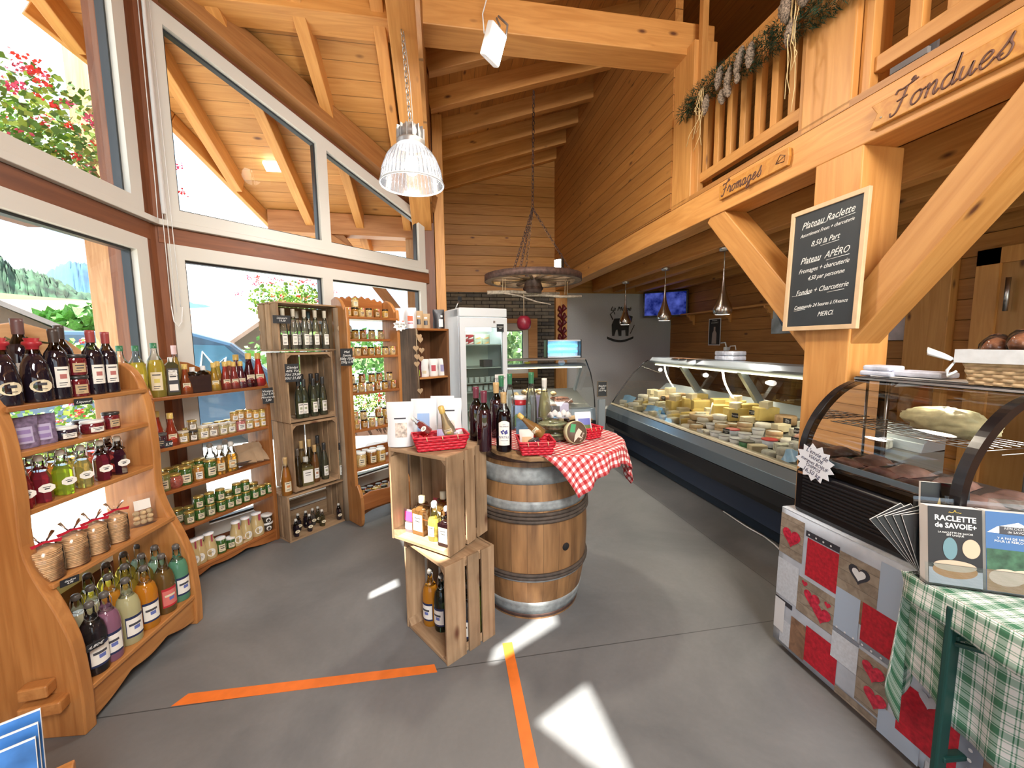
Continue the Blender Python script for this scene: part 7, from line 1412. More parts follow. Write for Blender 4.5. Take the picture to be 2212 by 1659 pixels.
for i, (x, y) in enumerate(((2.75, 5.80), (2.75, 4.69), (2.75, 3.62))):
    e = empty('cone_pendant', (x, y, 0), 0, 'steel drop shaped pendant lamp, %s of three over the long counter' % ('farthest', 'middle', 'nearest')[i], 'pendant lamp', 'steel drop pendants')
    MB().lathe([(.05, 2.455), (.05, 2.43), (.02, 2.425), (0, 2.424)], 18).build('canopy', STEEL, e); MB().tube([(0, 0, 2.43), (0, 0, 2.22)], .0045, 6).build('rod', STEEL, e)
    MB().lathe([(.009, 2.26), (.012, 2.15), (.022, 2.06), (.05, 1.96), (.078, 1.90), (.088, 1.86), (.082, 1.825), (.068, 1.81)], 26, cap=False).build('drop_shade', P('polished_steel', (.50, .47, .44), .22, 1), e); MB().lathe([(0, 1.822), (.07, 1.818), (0, 1.816)], 20).build('light_disc', emis('cone_glow', (1, .93, .82), 12), e)
    spot('cone_lamp', (x, y, 1.80), 22, (1, .9, .75), (0, 0, -1), 110, .5, .05)
# cartwheel chandelier
WX, WY, WZ = 1.07, 4.75, 2.31
IRON = P('rusty_iron', (.10, .06, .05), .6, .4, noise=.4, nscale=30); WHW = wood('cartwheel_wood', (.34, .25, .16), (.2, .13, .08), 0, rough=.8); BARK = P('birch_bark', (.42, .36, .28), .85, noise=.4, nscale=40)
e = empty('cartwheel_chandelier', (WX, WY, 0), 0, 'old cartwheel hanging on chains with branches tied beneath', 'chandelier')
MB().lathe([(.50, WZ - .035), (.57, WZ - .035), (.57, WZ + .035), (.50, WZ + .035), (.50, WZ - .035)], 48, cap=False, sm=False).build('rim', WHW, e); MB().lathe([(.571, WZ - .036), (.578, WZ - .036), (.578, WZ + .036), (.571, WZ + .036)], 48, cap=False).build('iron_tyre', IRON, e)
MB().lathe([(0, WZ - .17), (.10, WZ - .17), (.115, WZ - .11), (.10, WZ - .05), (.075, WZ), (.085, WZ + .07), (.08, WZ + .10), (0, WZ + .10)], 20).build('hub', P('hub_wood', (.10, .07, .06), .7, noise=.4, nscale=20), e); MB().lathe([(.117, WZ - .13), (.122, WZ - .12), (.117, WZ - .10)], 20, cap=False).build('hub_band', IRON, e)
for k in range(12): a = k * math.pi / 6 + .2; MB().tube([(.08 * math.cos(a), .08 * math.sin(a), WZ - .01), (.51 * math.cos(a), .51 * math.sin(a), WZ)], .018, 8).build('spoke', WHW, e)
top = V((0, 0, 3.12)); zb = zr(WX) + .0
mb = chain(MB(), (0, 0, 3.12), (0, -.09, 4.36), .06, .005, .013); mb.build('main_chain', IRON, e)
for k, (dx, dy) in enumerate(((-.24, -.46), (-.30, -.42), (.55, .10), (.0, .50))): mb = chain(MB(), (0, 0, 3.12), (dx, dy, WZ + .04), .06, .005, .013); mb.build('chain', IRON, e)
for k, (p0, p1, r_) in enumerate((((-.56, -.1, 2.13), (.34, .05, 2.15), .022), ((-.25, .05, 2.12), (.58, -.08, 2.10), .02), ((-.40, -.18, 2.12), (.14, -.3, 1.98), .009), ((-.2, .2, 2.16), (.3, .2, 2.17), .02))):
    p0, p1 = V(p0), V(p1); MB().tube([p0, p0.lerp(p1, .35) + V((0, 0, .012)), p0.lerp(p1, .7) - V((0, 0, .008)), p1], [r_, r_ * .95, r_ * .85, r_ * .7], 8).build('branch', BARK, e)
for x in (-.38, -.35, .37, .40): MB().tube([(x, -.1, WZ - .02), (x, -.08, 2.12)], .004, 5).build('cord', ROPE, e)
o = empty('flood_light', (WX + .20, WY - .42, WZ + .09), 0, 'small flood light sitting on the cartwheel rim', 'flood light'); MB().box((0, 0, 0), (.10, .05, .12), rz=-.9).build('housing', BLACK, o, bev=.006); MB().box((-.022, -.016, 0), (.085, .004, .10), rz=-.9).build('led_panel', emis('flood_glow2', (1, .95, .80), 12), o); MB().tube([(.02, .02, -.05), (.0, .01, -.07)], .01, 6).build('foot', BLACK, o)
spot('wheel_flood', (WX + .1, WY - .30, WZ + .16), 22, (1, .72, .30), (-.35, 1, .30), 100, .6, .04)
# ---------------------------------------------------------------- gallery decoration, signs
GBX = 1.998
SIGNW = wood('honey_sign_wood', (.56, .27, .05), (.44, .17, .025), 0, rough=.5); CARVE = P('carved_stroke', (.11, .045, .03), .6)
def script(word, glyphs, h, adv, M, parent, r):
    """joined handwriting from stroke lists on a unit grid"""
    x = 0
    for ch in word:
        st, w_ = glyphs[ch]
        for s_ in st:
            pts = smooth_poly([(x + a * h + b2 * h * .28, b2 * h) for a, b2 in s_], 5)
            MB().tube([(p[0], p[1], 0) for p in pts], r, 6, M=M).build('carved_letter', CARVE, parent)
        x += w_ * h + adv
    return x
GL = {'F': ([[(.0, .80), (.05, .95), (.25, .92), (.55, .98), (.8, 1.05)], [(.42, .95), (.38, .5), (.28, .05), (.08, -.05), (.0, .1)], [(.15, .5), (.38, .52), (.55, .56)], [(.55, .98), (.66, 1.12), (.60, 1.18), (.52, 1.08)]], .70),
      'o': ([[(.28, .50), (.10, .42), (.06, .15), (.2, 0), (.38, .12), (.40, .38), (.28, .5), (.36, .42), (.52, .45)]], .50),
      'n': ([[(.0, .42), (.08, .5), (.08, .0)], [(.08, .3), (.26, .52), (.35, .42), (.35, .08), (.43, 0), (.52, .15)]], .48),
      'm': ([[(.0, .42), (.07, .5), (.07, .0)], [(.07, .3), (.22, .52), (.29, .42), (.29, .0)], [(.29, .3), (.44, .52), (.52, .42), (.52, .08), (.6, 0), (.7, .15)]], .65),
      'd': ([[(.42, .42), (.25, .5), (.08, .35), (.1, .08), (.25, 0), (.42, .2), (.44, 1.05)], [(.44, 1.05), (.43, .3), (.48, .0), (.6, .12)]], .56),
      'u': ([[(.05, .48), (.05, .15), (.15, 0), (.3, .1), (.38, .48)], [(.38, .48), (.38, .1), (.46, 0), (.56, .15)]], .52),
      'e': ([[(.05, .2), (.25, .28), (.36, .42), (.26, .52), (.12, .42), (.08, .15), (.2, 0), (.36, .06), (.48, .22)]], .46),
      's': ([[(.0, .15), (.2, .45), (.32, .75), (.30, .5), (.42, .3), (.38, .05), (.2, .0), (.1, .12), (.2, .2)]], .50),
      'r': ([[(.0, .2), (.1, .55), (.16, .6), (.2, .48), (.34, .48), (.34, .1), (.42, 0), (.5, .15)]], .46),
      'a': ([[(.38, .42), (.22, .5), (.06, .35), (.08, .08), (.2, 0), (.36, .15), (.39, .48)], [(.39, .48), (.38, .1), (.46, 0), (.56, .15)]], .52),
      'g': ([[(.38, .42), (.22, .5), (.06, .35), (.08, .1), (.2, .02), (.36, .15), (.39, .48)], [(.39, .48), (.36, -.25), (.2, -.42), (.06, -.3), (.25, -.05), (.55, .15)]], .50)}
def carved(word, y0, y1, zc, h, label, arrow):
    Ls = y0 - y1; e = empty('carved_sign', (GBX, y0, zc), 0, label, 'sign')
    M = MX(((0, 0, -1, 0), (-1, 0, 0, 0), (0, 1, 0, 0), (0, 0, 0, 1)))      # board X runs towards the camera (-Y), Z faces the room
    hh = h / 2; poly = [(0, -hh), (Ls, -hh), (Ls, hh), (0, hh), (.012, 0)] if not arrow else [(.0, hh), (.03, .1 * hh), (.0, -hh), (Ls, -hh), (Ls, hh)]
    if not arrow: poly = [(0, -hh), (Ls - .01, -hh), (Ls, 0), (Ls - .006, hh), (0, hh)]
    MB().prism(poly, .022, M=M).build('board', SIGNW, e, bev=.004)
    return e, M
e, M = carved('F', 2.69, 2.10, 2.60, .098, 'carved wooden sign reading Fromages on the gallery beam', False)
script('Fromages', GL, .078, .004, M @ MX.Translation((.025, -.028, .0225)), e, .0038)
mb = MB(); mb.tube([(.50, -.01, 0), (.56, -.02, 0), (.565, .012, 0), (.53, .03, 0), (.50, -.01, 0)], .0025, 5, M=M @ MX.Translation((0, 0, .0225))); mb.tube([(.50, -.01, 0), (.55, .006, 0), (.565, .012, 0)], .002, 5, M=M @ MX.Translation((0, 0, .0225))); mb.build('cheese_carving', CARVE, e)
e, M = carved('F', 1.655, 1.08, 2.565, .105, 'large carved wooden sign reading Fondues on the gallery beam', True)
script('Fondues', GL, .095, .006, M @ MX.Translation((.085, -.034, .0225)), e, .0040)
MB().ball((0, 0, 0), .004, M=M @ MX.Translation((.05, -.02, .024))).build('nail', STEEL, e)
# chalkboard menu on the post
e = empty('menu_chalkboard', (1.972, 1.838, 1.93), 0, 'large framed chalkboard menu hanging on the post, white handwriting', 'chalkboard'); Mc = MX(((0, 0, -1, 0), (-1, 0, 0, 0), (0, 1, 0, 0), (0, 0, 0, 1)))
e.rotation_euler = (0, R(1.5), 0)
W2, H2 = .425, .66; MB().box((0, 0, 0), (W2 - .02, H2 - .02, .008), M=Mc).build('slate', P('menu_slate', (.016, .022, .028), .5, noise=.12, nscale=8), e)
mb = MB(); ring(mb, [(-W2 / 2, -H2 / 2), (W2 / 2, -H2 / 2), (W2 / 2, H2 / 2), (-W2 / 2, H2 / 2)], [(-W2 / 2 + .024, -H2 / 2 + .024), (W2 / 2 - .024, -H2 / 2 + .024), (W2 / 2 - .024, H2 / 2 - .024), (-W2 / 2 + .024, H2 / 2 - .024)], -.012, .008); o = mb.build('frame', P('pale_frame_wood', (.66, .47, .28), .5, noise=.06, nscale=20), e, bev=.002); o.rotation_euler = (0, 0, R(-90))
for tx, x, z, s_ in (('Plateau Raclette', 0, .245, .052), ('Assortiment From + charcuterie', 0, .195, .026), ('8,50 la Part', 0, .135, .040), ('Plateau  APÉRO', 0, .055, .048), ('Fromages + charcuterie', .0, .0, .034), ('4,50 par personne', .02, -.045, .032), ('Fondue + Charcuterie', 0, -.115, .038), ('Commande 24 heures à l\'Avance', 0, -.195, .0265), ('MERCI.', .04, -.245, .034)):
    text(tx, s_, CHALK, Mc @ MX.Translation((x, z, .0045)) @ MX.Rotation(R(3), 4, 'Z'), e, shear=.45, name='chalk_writing', ext=.0004, wid=.86)
for (x0, x1, z) in ((-.08, .0, .222), (.07, .15, .222), (-.02, .08, .112), (-.10, -.02, .032), (.02, .14, .03), (-.17, -.06, -.137), (.04, .13, -.137), (-.15, -.08, -.213), (-.15, -.08, -.220)): MB().tube([(x0, z, .0046), (x1, z + .006, .0046)], .0014, 4, M=Mc).build('underline', CHALK, e)
# pine garland
e = empty('pine_garland', (1.96, 2.4, 3.3), 0, 'fir garland with pine cones and raffia along the gallery handrail', 'garland')
pth = [V(p) for p in ((-.0, .76, .08), (0, .5, .10), (0, .25, .07), (0, .0, .02), (0, -.25, .0), (0, -.5, -.04), (0, -.78, -.06))]
nd_ = MB()
for i in range(5200):
    u = random.random() * 5.999; a = pth[int(u)].lerp(pth[int(u) + 1], u % 1); rr = .085 * random.random() ** .5 * (1 if u > .5 else .75); q = random.random() * 6.28
    c = a + V((math.cos(q) * rr * .7, random.uniform(-.03, .03), math.sin(q) * rr)); d = V((math.cos(q) + random.uniform(-.6, .6), random.uniform(-1.2, 1.2), math.sin(q) + random.uniform(-.6, .6))).normalized() * random.uniform(.025, .05); s_ = d.orthogonal().normalized() * .0042
    nd_.add([c - s_, c + s_, c + d], [(0, 1, 2)])
nd_.build('needles', P('fir_green', (.022, .075, .04), .7, noise=.4, nscale=40), e)
for (y, z, dy, dz_, l_, r_) in ((.36, .0, .02, -.12, .13, .028), (.22, .10, .03, -.13, .14, .03), (.20, -.06, -.01, -.10, .10, .03), (.16, -.05, -.03, -.10, .10, .028), (.12, .04, .04, -.12, .13, .028), (.02, .09, .05, -.15, .16, .030), (-.06, .06, .02, -.13, .14, .03), (-.30, .12, -.02, -.12, .15, .045), (-.36, -.02, .03, -.13, .14, .03), (-.42, .10, 0, -.11, .12, .036), (-.60, .06, 0, -.10, .10, .03), (.05, -.05, .01, -.06, .06, .02)):
    p0 = V((-.06, y, z)); d = V((0, dy, dz_)).normalized(); mb = MB(); n = 9
    mb.tube([p0 + d * l_ * k / n for k in range(n + 1)], [r_ * math.sin(math.pi * (k + .6) / (n + 1.2)) ** .7 * (1.0 if k % 2 else .78) for k in range(n + 1)], 9); mb.build('pine_cone', P('frosted_cone', (.20, .15, .11), .9, noise=.9, nscale=120), e)
for k in range(14):
    y0 = random.choice((.42, .40, -.38, -.36)) + random.uniform(-.02, .02); ln = random.uniform(.15, .42) if y0 > 0 else random.uniform(.3, .62); pts = [(-.075, y0, .06)]
    for j in range(1, 6): pts.append((-.075 + random.uniform(-.01, .01), y0 + (.22 * (y0 > 0) - .0) * (random.uniform(-.2, .6)) * j / 5 + random.uniform(-.02, .02), .06 - ln * j / 5))
    MB().tube(smooth_poly([(a, b2) for a, b2, c in pts], 1) and pts, .0022, 4).build('raffia', P('raffia_straw', (.66, .50, .25), .7), e)
# ---------------------------------------------------------------- blind cords at the corner post
e = empty('blind_cords', (-1.80, 3.06, 0), 0, 'white beaded blind cords hanging down the dark corner post', 'cords')
for x, z0 in ((0, 1.72), (.018, 1.70), (.036, 1.74), (-.018, 2.30)): MB().tube([(x * .7, x * .7, 3.9), (x * .85, x * .85, 2.6), (x, x, z0 + .08)], .0028, 5).build('cord', WHITEP, e)
MB().tube([(-.0, 0, 1.82), (.005, .005, 1.72), (.02, .02, 1.685), (.035, .035, 1.72), (.042, .042, 1.82)], .0035, 5).build('loop', WHITEP, e)
MB().lathe([(.012, 2.42), (.014, 2.5), (.012, 3.3), (.010, 3.9)], 8, M=MX.Translation((.01, .0, 0))).build('cord_bundle', P('cord_bundle_white', (.6, .6, .6), .6), e)
# ---------------------------------------------------------------- right: table with printed cloth, hot case
TX0, TZ = 1.645, .725
# printed patchwork material through object-space tiles
PW = {'g': P('print_grey', (.42, .47, .54), .6, noise=.12, nscale=14), 'r': P('print_red', (.42, .008, .022), .6, noise=.3, nscale=70), 'd': P('print_dots', (.52, .57, .63), .6, noise=.10, nscale=90), 'b': P('print_blue_check', (.36, .45, .57), .6), 'w': wood('print_planks', (.32, .27, .21), (.20, .16, .12), 0, knots=False, plank=.045, pax=2), 'k': P('print_black', (.03, .03, .04), .6), 'o': wood('print_crate', (.26, .15, .09), (.14, .08, .05), 0, knots=False), 'h': P('print_heart_red', (.48, .02, .05), .35, noise=.5, nscale=55), 's': P('print_pale_stripe', (.68, .70, .72), .6), 'y': P('print_grey_band', (.20, .23, .28), .6)}
e = empty('patchwork_cloth', (TX0, 1.655, 0), 0, 'oilcloth printed with red squares, hearts and grey patchwork hanging off the table', 'tablecloth')
# front sheet: local s = distance from the far end towards the camera (-Y), z up
SL = 1.85
def wav(s, z): return -.010 - .012 * math.sin(s * 7.5 + 1) * (1 - z / TZ) - .022 * (1 - z / TZ) * math.sin(s * 3.1) ** 2
def sheet(s0, s1, z0, z1, key, d=0, nm='print', shape=None):
    mb = MB(); nu = max(2, int((s1 - s0) / .03)); nv = max(2, int((z1 - z0) / .05))
    mb.grid(lambda u, v: (wav(s0 + (s1 - s0) * u, z0 + (z1 - z0) * v) - d, -(s0 + (s1 - s0) * u), z0 + (z1 - z0) * v), nu, nv); return mb.build(nm, PW[key], e)
def shape2(poly, key, d): 
    mb = MB(); mb.add([(wav(s, z) - d, -s, z) for s, z in poly], [tuple(range(len(poly)))]); return mb.build('print', PW[key], e)
o = sheet(.66, SL, .035, .70, 'g', nm='sheet'); o = sheet(0, .66, .035, TZ + .002, 'g', nm='sheet'); md = o.modifiers.new('t', 'SOLIDIFY'); md.thickness = .001
MB().bx((-.011, -.66, TZ), (.50, 0, TZ + .002)).build('top_sheet', PW['d'], e); MB().bx((0, .0, .05), (.50, .008, TZ)).build('end_sheet', PW['g'], e)
tiles = [(.0, .13, .50, .70, 'w'), (.0, .12, .28, .47, 'd'), (.0, .06, .10, .26, 's'), (.15, .30, .46, .64, 'r'), (.14, .30, .645, .672, 'k'), (.30, .46, .50, .66, 'w'), (.36, .44, .40, .5, 'o'), (.46, .56, .50, .70, 'b'), (.56, .72, .44, .66, 'r'), (.12, .30, .27, .44, 'w'), (.30, .40, .32, .50, 'b'), (.41, .55, .34, .50, 'r'), (.41, .56, .315, .338, 'y'), (.0, .1, .245, .268, 'k'),
         (.30, .41, .18, .30, 'd'), (.41, .53, .08, .30, 'w'), (.18, .33, .06, .23, 'r'), (.10, .18, .05, .22, 'o'), (.04, .12, .05, .17, 'd'), (.30, .41, .302, .318, 'y'), (.33, .50, .035, .07, 'w'), (.50, .64, .03, .14, 'b'), (.56, .74, .10, .30, 'r'), (.74, .80, .08, .30, 'y'), (.80, .98, .05, .28, 'o'), (1.0, 1.2, .12, .34, 'r'), (.80, .98, .40, .6, 'd'), (.66, .8, .035, .08, 'd'), (1.2, 1.5, .1, .3, 'w')]
for i, (s0, s1, z0, z1, k) in enumerate(tiles): sheet(s0, s1, z0, z1, k, .0012 + .0004 * (i % 3))
def hrt(s0, z0, sc, key='h', d=.003): shape2([(s0 - x, z0 + y) for x, y in heart(sc, 26)], key, d)
hrt(.065, .60, .10); hrt(.385, .60, .085, 'k', .003); hrt(.385, .60, .055, 's', .0036); hrt(.47, .245, .085); hrt(.485, .145, .085); hrt(.195, .37, .08); hrt(.245, .33, .09); hrt(.27, .39, .03); hrt(.155, .42, .03); hrt(.65, .295, .06, 'g', .004)
for s0, s1, z in ((.14, .30, .658), (.0, .1, .256), (.30, .56, .326)):
    n = int((s1 - s0) / .035)
    for k in range(n): shape2([(s0 + .018 + k * .035 + .0045 * math.cos(t_), z + .0045 * math.sin(t_)) for t_ in [j * math.pi / 4 for j in range(8)]], 's', .0045)
for k in range(6): shape2([(.77 + .006 * math.cos(t_), .10 + .035 * k + .006 * math.sin(t_)) for t_ in [j * math.pi / 4 for j in range(8)]], 's', .0045)
e2 = empty('case_table', (TX0 + .02, 1.63, 0), 0, 'plain wooden table hidden under the printed cloth', 'table'); MB().bx((.01, -.64, TZ - .03), (.48, -.01, TZ - .002)).build('table_top', PINE, e2)
for x in (.06, .44):
    for y in (-.06, -.60): MB().box((x, y, .345), (.04, .04, .69)).build('leg', PINEZ, e2)
# hot display case
e = empty('curved_display_case', (1.665, 1.61, TZ + .003), 0, 'black curved glass display case on the printed cloth', 'display case')
GB2 = P('gloss_black', (.006, .006, .008), .22); D0 = .46; LW = .61
Msd = MX(((1, 0, 0, 0), (0, 0, -1, 0), (0, 1, 0, 0), (0, 0, 0, 1)))      # polygon (x,z), thickness towards -Y
lowp = [(.0, 0), (D0, 0), (D0, .22), (.02, .22), (-.008, .205), (-.008, .02)]
MB().prism(lowp, LW, M=Msd).build('base_housing', GB2, e, bev=.006)
for k in range(9): MB().bx((-.014, -LW + .05, .05 + .016 * k), (-.008, -.04, .057 + .016 * k)).build('vent_louvre', BLACK, e)
MB().bx((-.011, -.05, .190), (-.007, -.012, .200)).build('worn_edge', P('worn_copper', (.30, .14, .06), .5), e)
arc = [(.0, .22), (-.004, .30), (.012, .38), (.05, .46), (.105, .53), (.17, .585), (.24, .618), (.30, .632)]
arcs = smooth_poly(arc, 4)
inn = [(x + .028 + .01 * i / len(arcs), z - .012) for i, (x, z) in enumerate(arcs)]
for y in (0, -LW + .03):
    vs = []; n = len(arcs)
    for yy in (y, y - .03): vs += [(x, yy, z) for x, z in arcs] + [(x, yy, z) for x, z in inn]
    fs = []
    for i in range(n - 1): fs += [(i, i + 1, n + i + 1, n + i), (2 * n + i, 3 * n + i, 3 * n + i + 1, 2 * n + i + 1), (i, 2 * n + i, 2 * n + i + 1, i + 1), (n + i, n + i + 1, 3 * n + i + 1, 3 * n + i)]
    mb = MB(); mb.add(vs, fs, 0, False); mb.build('arch_frame', GB2, e); MB().bx((D0 - .03, y - .03, .22), (D0, y, .635)).build('rear_upright', GB2, e)
mb = MB(); vs = []
for x, z in arcs: vs += [(x + .004, -.03, z), (x + .004, -LW + .03, z)]
mb.add(vs, [(2 * i, 2 * i + 1, 2 * i + 3, 2 * i + 2) for i in range(len(arcs) - 1)], 0, True); mb.build('curved_glass', glass('case_glass', (.90, .93, .92), 1.45), e)
mb = MB(); mb.add([(x + .01, -.015, z) for x, z in arcs] + [(D0, -.015, .632), (D0, -.015, .22)], [tuple(range(len(arcs) + 2))]); mb.build('side_glass', MC['case_glass'], e)
MB().bx((.285, -LW, .628), (D0 + .01, 0, .645)).build('top_plate', GB2, e, bev=.003); MB().bx((.28, -LW, .632), (.288, 0, .640)).build('glass_trim', STEEL, e)
MB().bx((.03, -LW + .04, .235), (D0 - .03, -.04, .245)).build('tray', P('dark_tray', (.05, .045, .045), .25), e)
MB().bx((.012, -LW + .035, .262), (.020, -.035, .285)).build('glass_rail', P('pale_blue_rail', (.35, .48, .60), .3), e)
mb = MB()
for k in range(13): mb.tube([(.12, -.05 - k * .048, .44), (.40, -.05 - k * .048, .44)], .002, 4)
for k in range(8): mb.tube([(.12 + k * .04, -.04, .44), (.12 + k * .04, -LW + .05, .44)], .002, 4)
mb.build('grill_shelf', STEEL, e)
for y in (-.06, -LW + .07): MB().tube([(.40, y, .24), (.40, y, .62)], .006, 6).build('shelf_support', STEEL, e)
spot('case_lamp', V((1.665 + .30, 1.61 - .36, TZ + .60)), 5, (1, .9, .75), (0, 0, -1), 130, .6, .04)
E0 = V((1.665, 1.61, TZ + .003))
o = MB().ball((0, 0, .05), .05, sc=(1.3, 3.0, 1.1), seg=30, rings=16, jit=.13).build('dough_bag', P('pale_dumplings', (.60, .54, .32), .5, noise=.25, nscale=25), loc=E0 + V((.27, -.38, .443))); tag(o, 'plastic bag of pale dough pieces on the grill shelf of the case', 'bag')
MEAT = P('wrapped_meat', (.20, .12, .10), .3, noise=.5, nscale=14, var=.25)
for k in range(8):
    o = MB().grid(lambda u, v: ((u - .5) * .16, (v - .5) * .11, .028 * (1 - (2 * u - 1) ** 4) * (1 - (2 * v - 1) ** 4) * (1 + .2 * math.sin(u * 9 + k))), 8, 8).build('meat_pack', MEAT, loc=E0 + V((.12 + .17 * (k % 2), -.10 - .155 * (k // 2), .247)), rz=.12 * (k % 3)); tag(o, '%s wrapped meat pack from the left in the display case' % ORD[k], 'meat pack', 'meat packs in the display case')
# price star on the case
e = empty('price_star', E0 + V((-.0145, -.095, .262)), 0, 'white jagged handwritten price card stuck on the black display case', 'price tag'); Mst = MX(((0, 0, -1, 0), (-1, 0, 0, 0), (0, 1, 0, 0), (0, 0, 0, 1))) @ MX.Rotation(R(-14), 4, 'Z')
MB().prism([(x * 1.12, y) for x, y in star(13, .068, .088)], .001, M=Mst).build('card', P('bright_card', (.74, .78, .84), .6), e); BL = P('blue_marker', (.015, .02, .07), .6)
for tx, z, s_ in (("L'envie de", .044, .032), ('VIANDE', .020, .024), ('merguez BOEUF', -.003, .0235), ('CHIPPOS', -.024, .022), ('16,50 kg', -.049, .031)): text(tx, s_, BL, Mst @ MX.Translation((0, z, .0014)), e, shear=.25, name='handwriting', ext=.0003, wid=.85)
# wrapped packs and papers on the case, bread basket
for i, (x, y, z, dx, dy) in enumerate(((.38, -.05, 0, .10, .14), (.38, -.05, .026, .09, .12), (.40, -.20, .008, .10, .19))): tag(MB().box((0, 0, .013), (dx, dy, .025)).build('wrapped_pack', WRP, loc=E0 + V((x, y, .646 + z)), bev=.008), '%s on the black case' % ('lower wrapped white pack at the far end', 'upper wrapped white pack at the far end', 'long wrapped white pack')[i], 'pack')
tag(MB().bx((-.06, -.18, 0), (.06, .17, .004)).build('paper_sheets', PAPER, loc=E0 + V((.40, -.20, .6465)), rz=.06), 'loose white sheets under the packs on the case', 'paper')
BK = E0 + V((.36, -.52, .647)); basket(BK, R(90), .20, .14, .125, PALEW, 'pale wicker bread basket with a white liner on the display case', rows=9, seg=8, top=1.25, rim=PALEW, amp=.005)
e = empty('basket_liner', BK, R(90), 'white cloth liner with a tied bow folded over the bread basket', 'cloth'); LIN = P('linen_white', (.66, .70, .73), .8, noise=.08, nscale=30)
pr = [(-.13, -.093), (.13, -.093), (.13, .093), (-.13, .093)]
mb = MB(); ring(mb, [(x * 1.03, y * 1.05) for x, y in pr], [(x * .97, y * .93) for x, y in pr], .082, .132); o = mb.build('liner_band', LIN, e)
o.data.transform(MX(((1, 0, 0, 0), (0, 0, 1, 0), (0, 1, 0, 0), (0, 0, 0, 1))))
MB().tube([(.13, .09, .09), (.17, .10, .11), (.215, .11, .13), (.20, .12, .115), (.14, .10, .09)], [.004, .009, .012, .009, .004], 6).tube([(.135, .09, .085), (.15, .10, .05), (.14, .11, .03), (.12, .10, .05)], [.004, .006, .006, .004], 6).build('bow', LIN, e)
for i, (x, y, z) in enumerate(((-.08, .0, .13), (.0, .01, .14), (.075, .0, .125), (-.03, -.04, .12))):
    e = empty('bread_bag', BK + MX.Rotation(R(90), 3, 'Z') @ V((x, y, z - .02)), R(20 * i), '%s cellophane bag of brown bread in the pale basket' % ('nearest', 'middle', 'farthest', 'front')[i], 'bag', 'bread bags in the basket'); MB().ball((0, 0, .03), .045, sc=(.95, .8, .85), seg=14, rings=8, jit=.06).build('bread', P('brown_bread', (.26, .09, .03), .6, noise=.5, nscale=40), e); MB().ball((0, 0, .035), .052, sc=(1, .85, .95), seg=12, rings=7, jit=.08).build('cellophane', glass('crinkled_cello', (.98, .98, .98), 1.5, .03, rough=.08), e)
# ---------------------------------------------------------------- beer table with green checked cloth
TA = V((1.545, 1.045, 0)); tdir = V((-.10, -1, 0)).normalized(); perp = V((1, -.10, 0)).normalized()
GC = checks('green_check', (.70, .70, .66), (.30, .42, .34), (.05, .17, .09), .080, stripes=[(.05, .09), (.13, .40), (.46, .50), (.72, .76), (.82, .86)])
Z2 = .752
def gtop(u, v):      # u along the edge towards the camera, v across to the wall
    p = TA + tdir * max(u * 1.35, .062 if v * .75 > .11 else 0) + perp * (v * .75); return (p.x, p.y, Z2 + .0015 * math.sin(u * 30) * math.sin(v * 20))
def gfront(u, v):    # short valance along the long edge
    h = .085 + .028 * math.sin(u * 5); f = .006 * math.sin(u * 40) * v; p = TA + tdir * (u * 1.35) - perp * (.006 + f + .006 * v); return (p.x, p.y, Z2 - v * h)
def gend(u, v):      # long drape over the far end, hanging as a pointed fold
    h = .26 + .34 * math.sin(min(1, u * 1.6) * math.pi * .5) if u < 1 else .5; h = .16 + .42 * math.sin(math.pi * min(1, .18 + u * .9)) ; f = .02 * math.sin(u * 16) * v
    p = TA - tdir * (.010 + f + .02 * v) + perp * (u * .095); return (p.x, p.y, Z2 - v * h)
def gfold(u, v):     # the fold drawn forward round the corner
    a = u * .31; h = .33 + .15 * math.sin(u * math.pi * .62); p = TA + tdir * a - perp * (.004 - (.035 + .05 * u) * min(1, 3 * v) + .008 * math.sin(u * 18) * v) - tdir * .02; return (p.x, p.y, Z2 - v * h)
e = empty('green_checked_cloth', (0, 0, 0), 0, 'green and white checked cloth draped over the bench table at the right', 'tablecloth')
cloth('top_cloth', gtop, 20, 12, GC, None, None, (1.35, .75), e); cloth('valance', gfront, 50, 6, GC, None, None, (1.35, .12), e); cloth('end_drape', gend, 40, 16, GC, None, None, (.10, .55), e); cloth('corner_fold', gfold, 20, 14, GC, None, None, (.34, .45), e)
GST = P('dark_green_steel', (.012, .06, .05), .35, .3)
e = empty('folding_table', (0, 0, 0), 0, 'folding bench table with dark green steel legs under the green cloth', 'table')
def T2(u, v, z): p = TA + tdir * u + perp * v; return (p.x, p.y, z)
MB().add([T2(.065, .0, Z2 - .002), T2(1.35, 0, Z2 - .002), T2(1.35, .7, Z2 - .002), T2(.065, .7, Z2 - .002), T2(.065, .0, Z2 - .026), T2(1.35, 0, Z2 - .026), T2(1.35, .7, Z2 - .026), T2(.065, .7, Z2 - .026)], [(0, 1, 2, 3), (7, 6, 5, 4), (0, 4, 5, 1), (1, 5, 6, 2), (2, 6, 7, 3), (3, 7, 4, 0)]).build('table_top', PINE, e)
for v in (.012, .62): beam('leg', T2(.13, v, Z2 - .03), T2(.13, v, 0), .045, .02, GST, up=(0, 1, 0), parent=e)
beam('cross_bar', T2(.13, .012, .62), T2(.13, .62, .62), .03, .02, GST, parent=e); beam('stay', T2(.13, .012, .60), T2(.62, .30, Z2 - .04), .016, .016, GST, parent=e); beam('cross_bar', T2(.13, .012, .2), T2(.13, .62, .2), .03, .02, GST, parent=e)
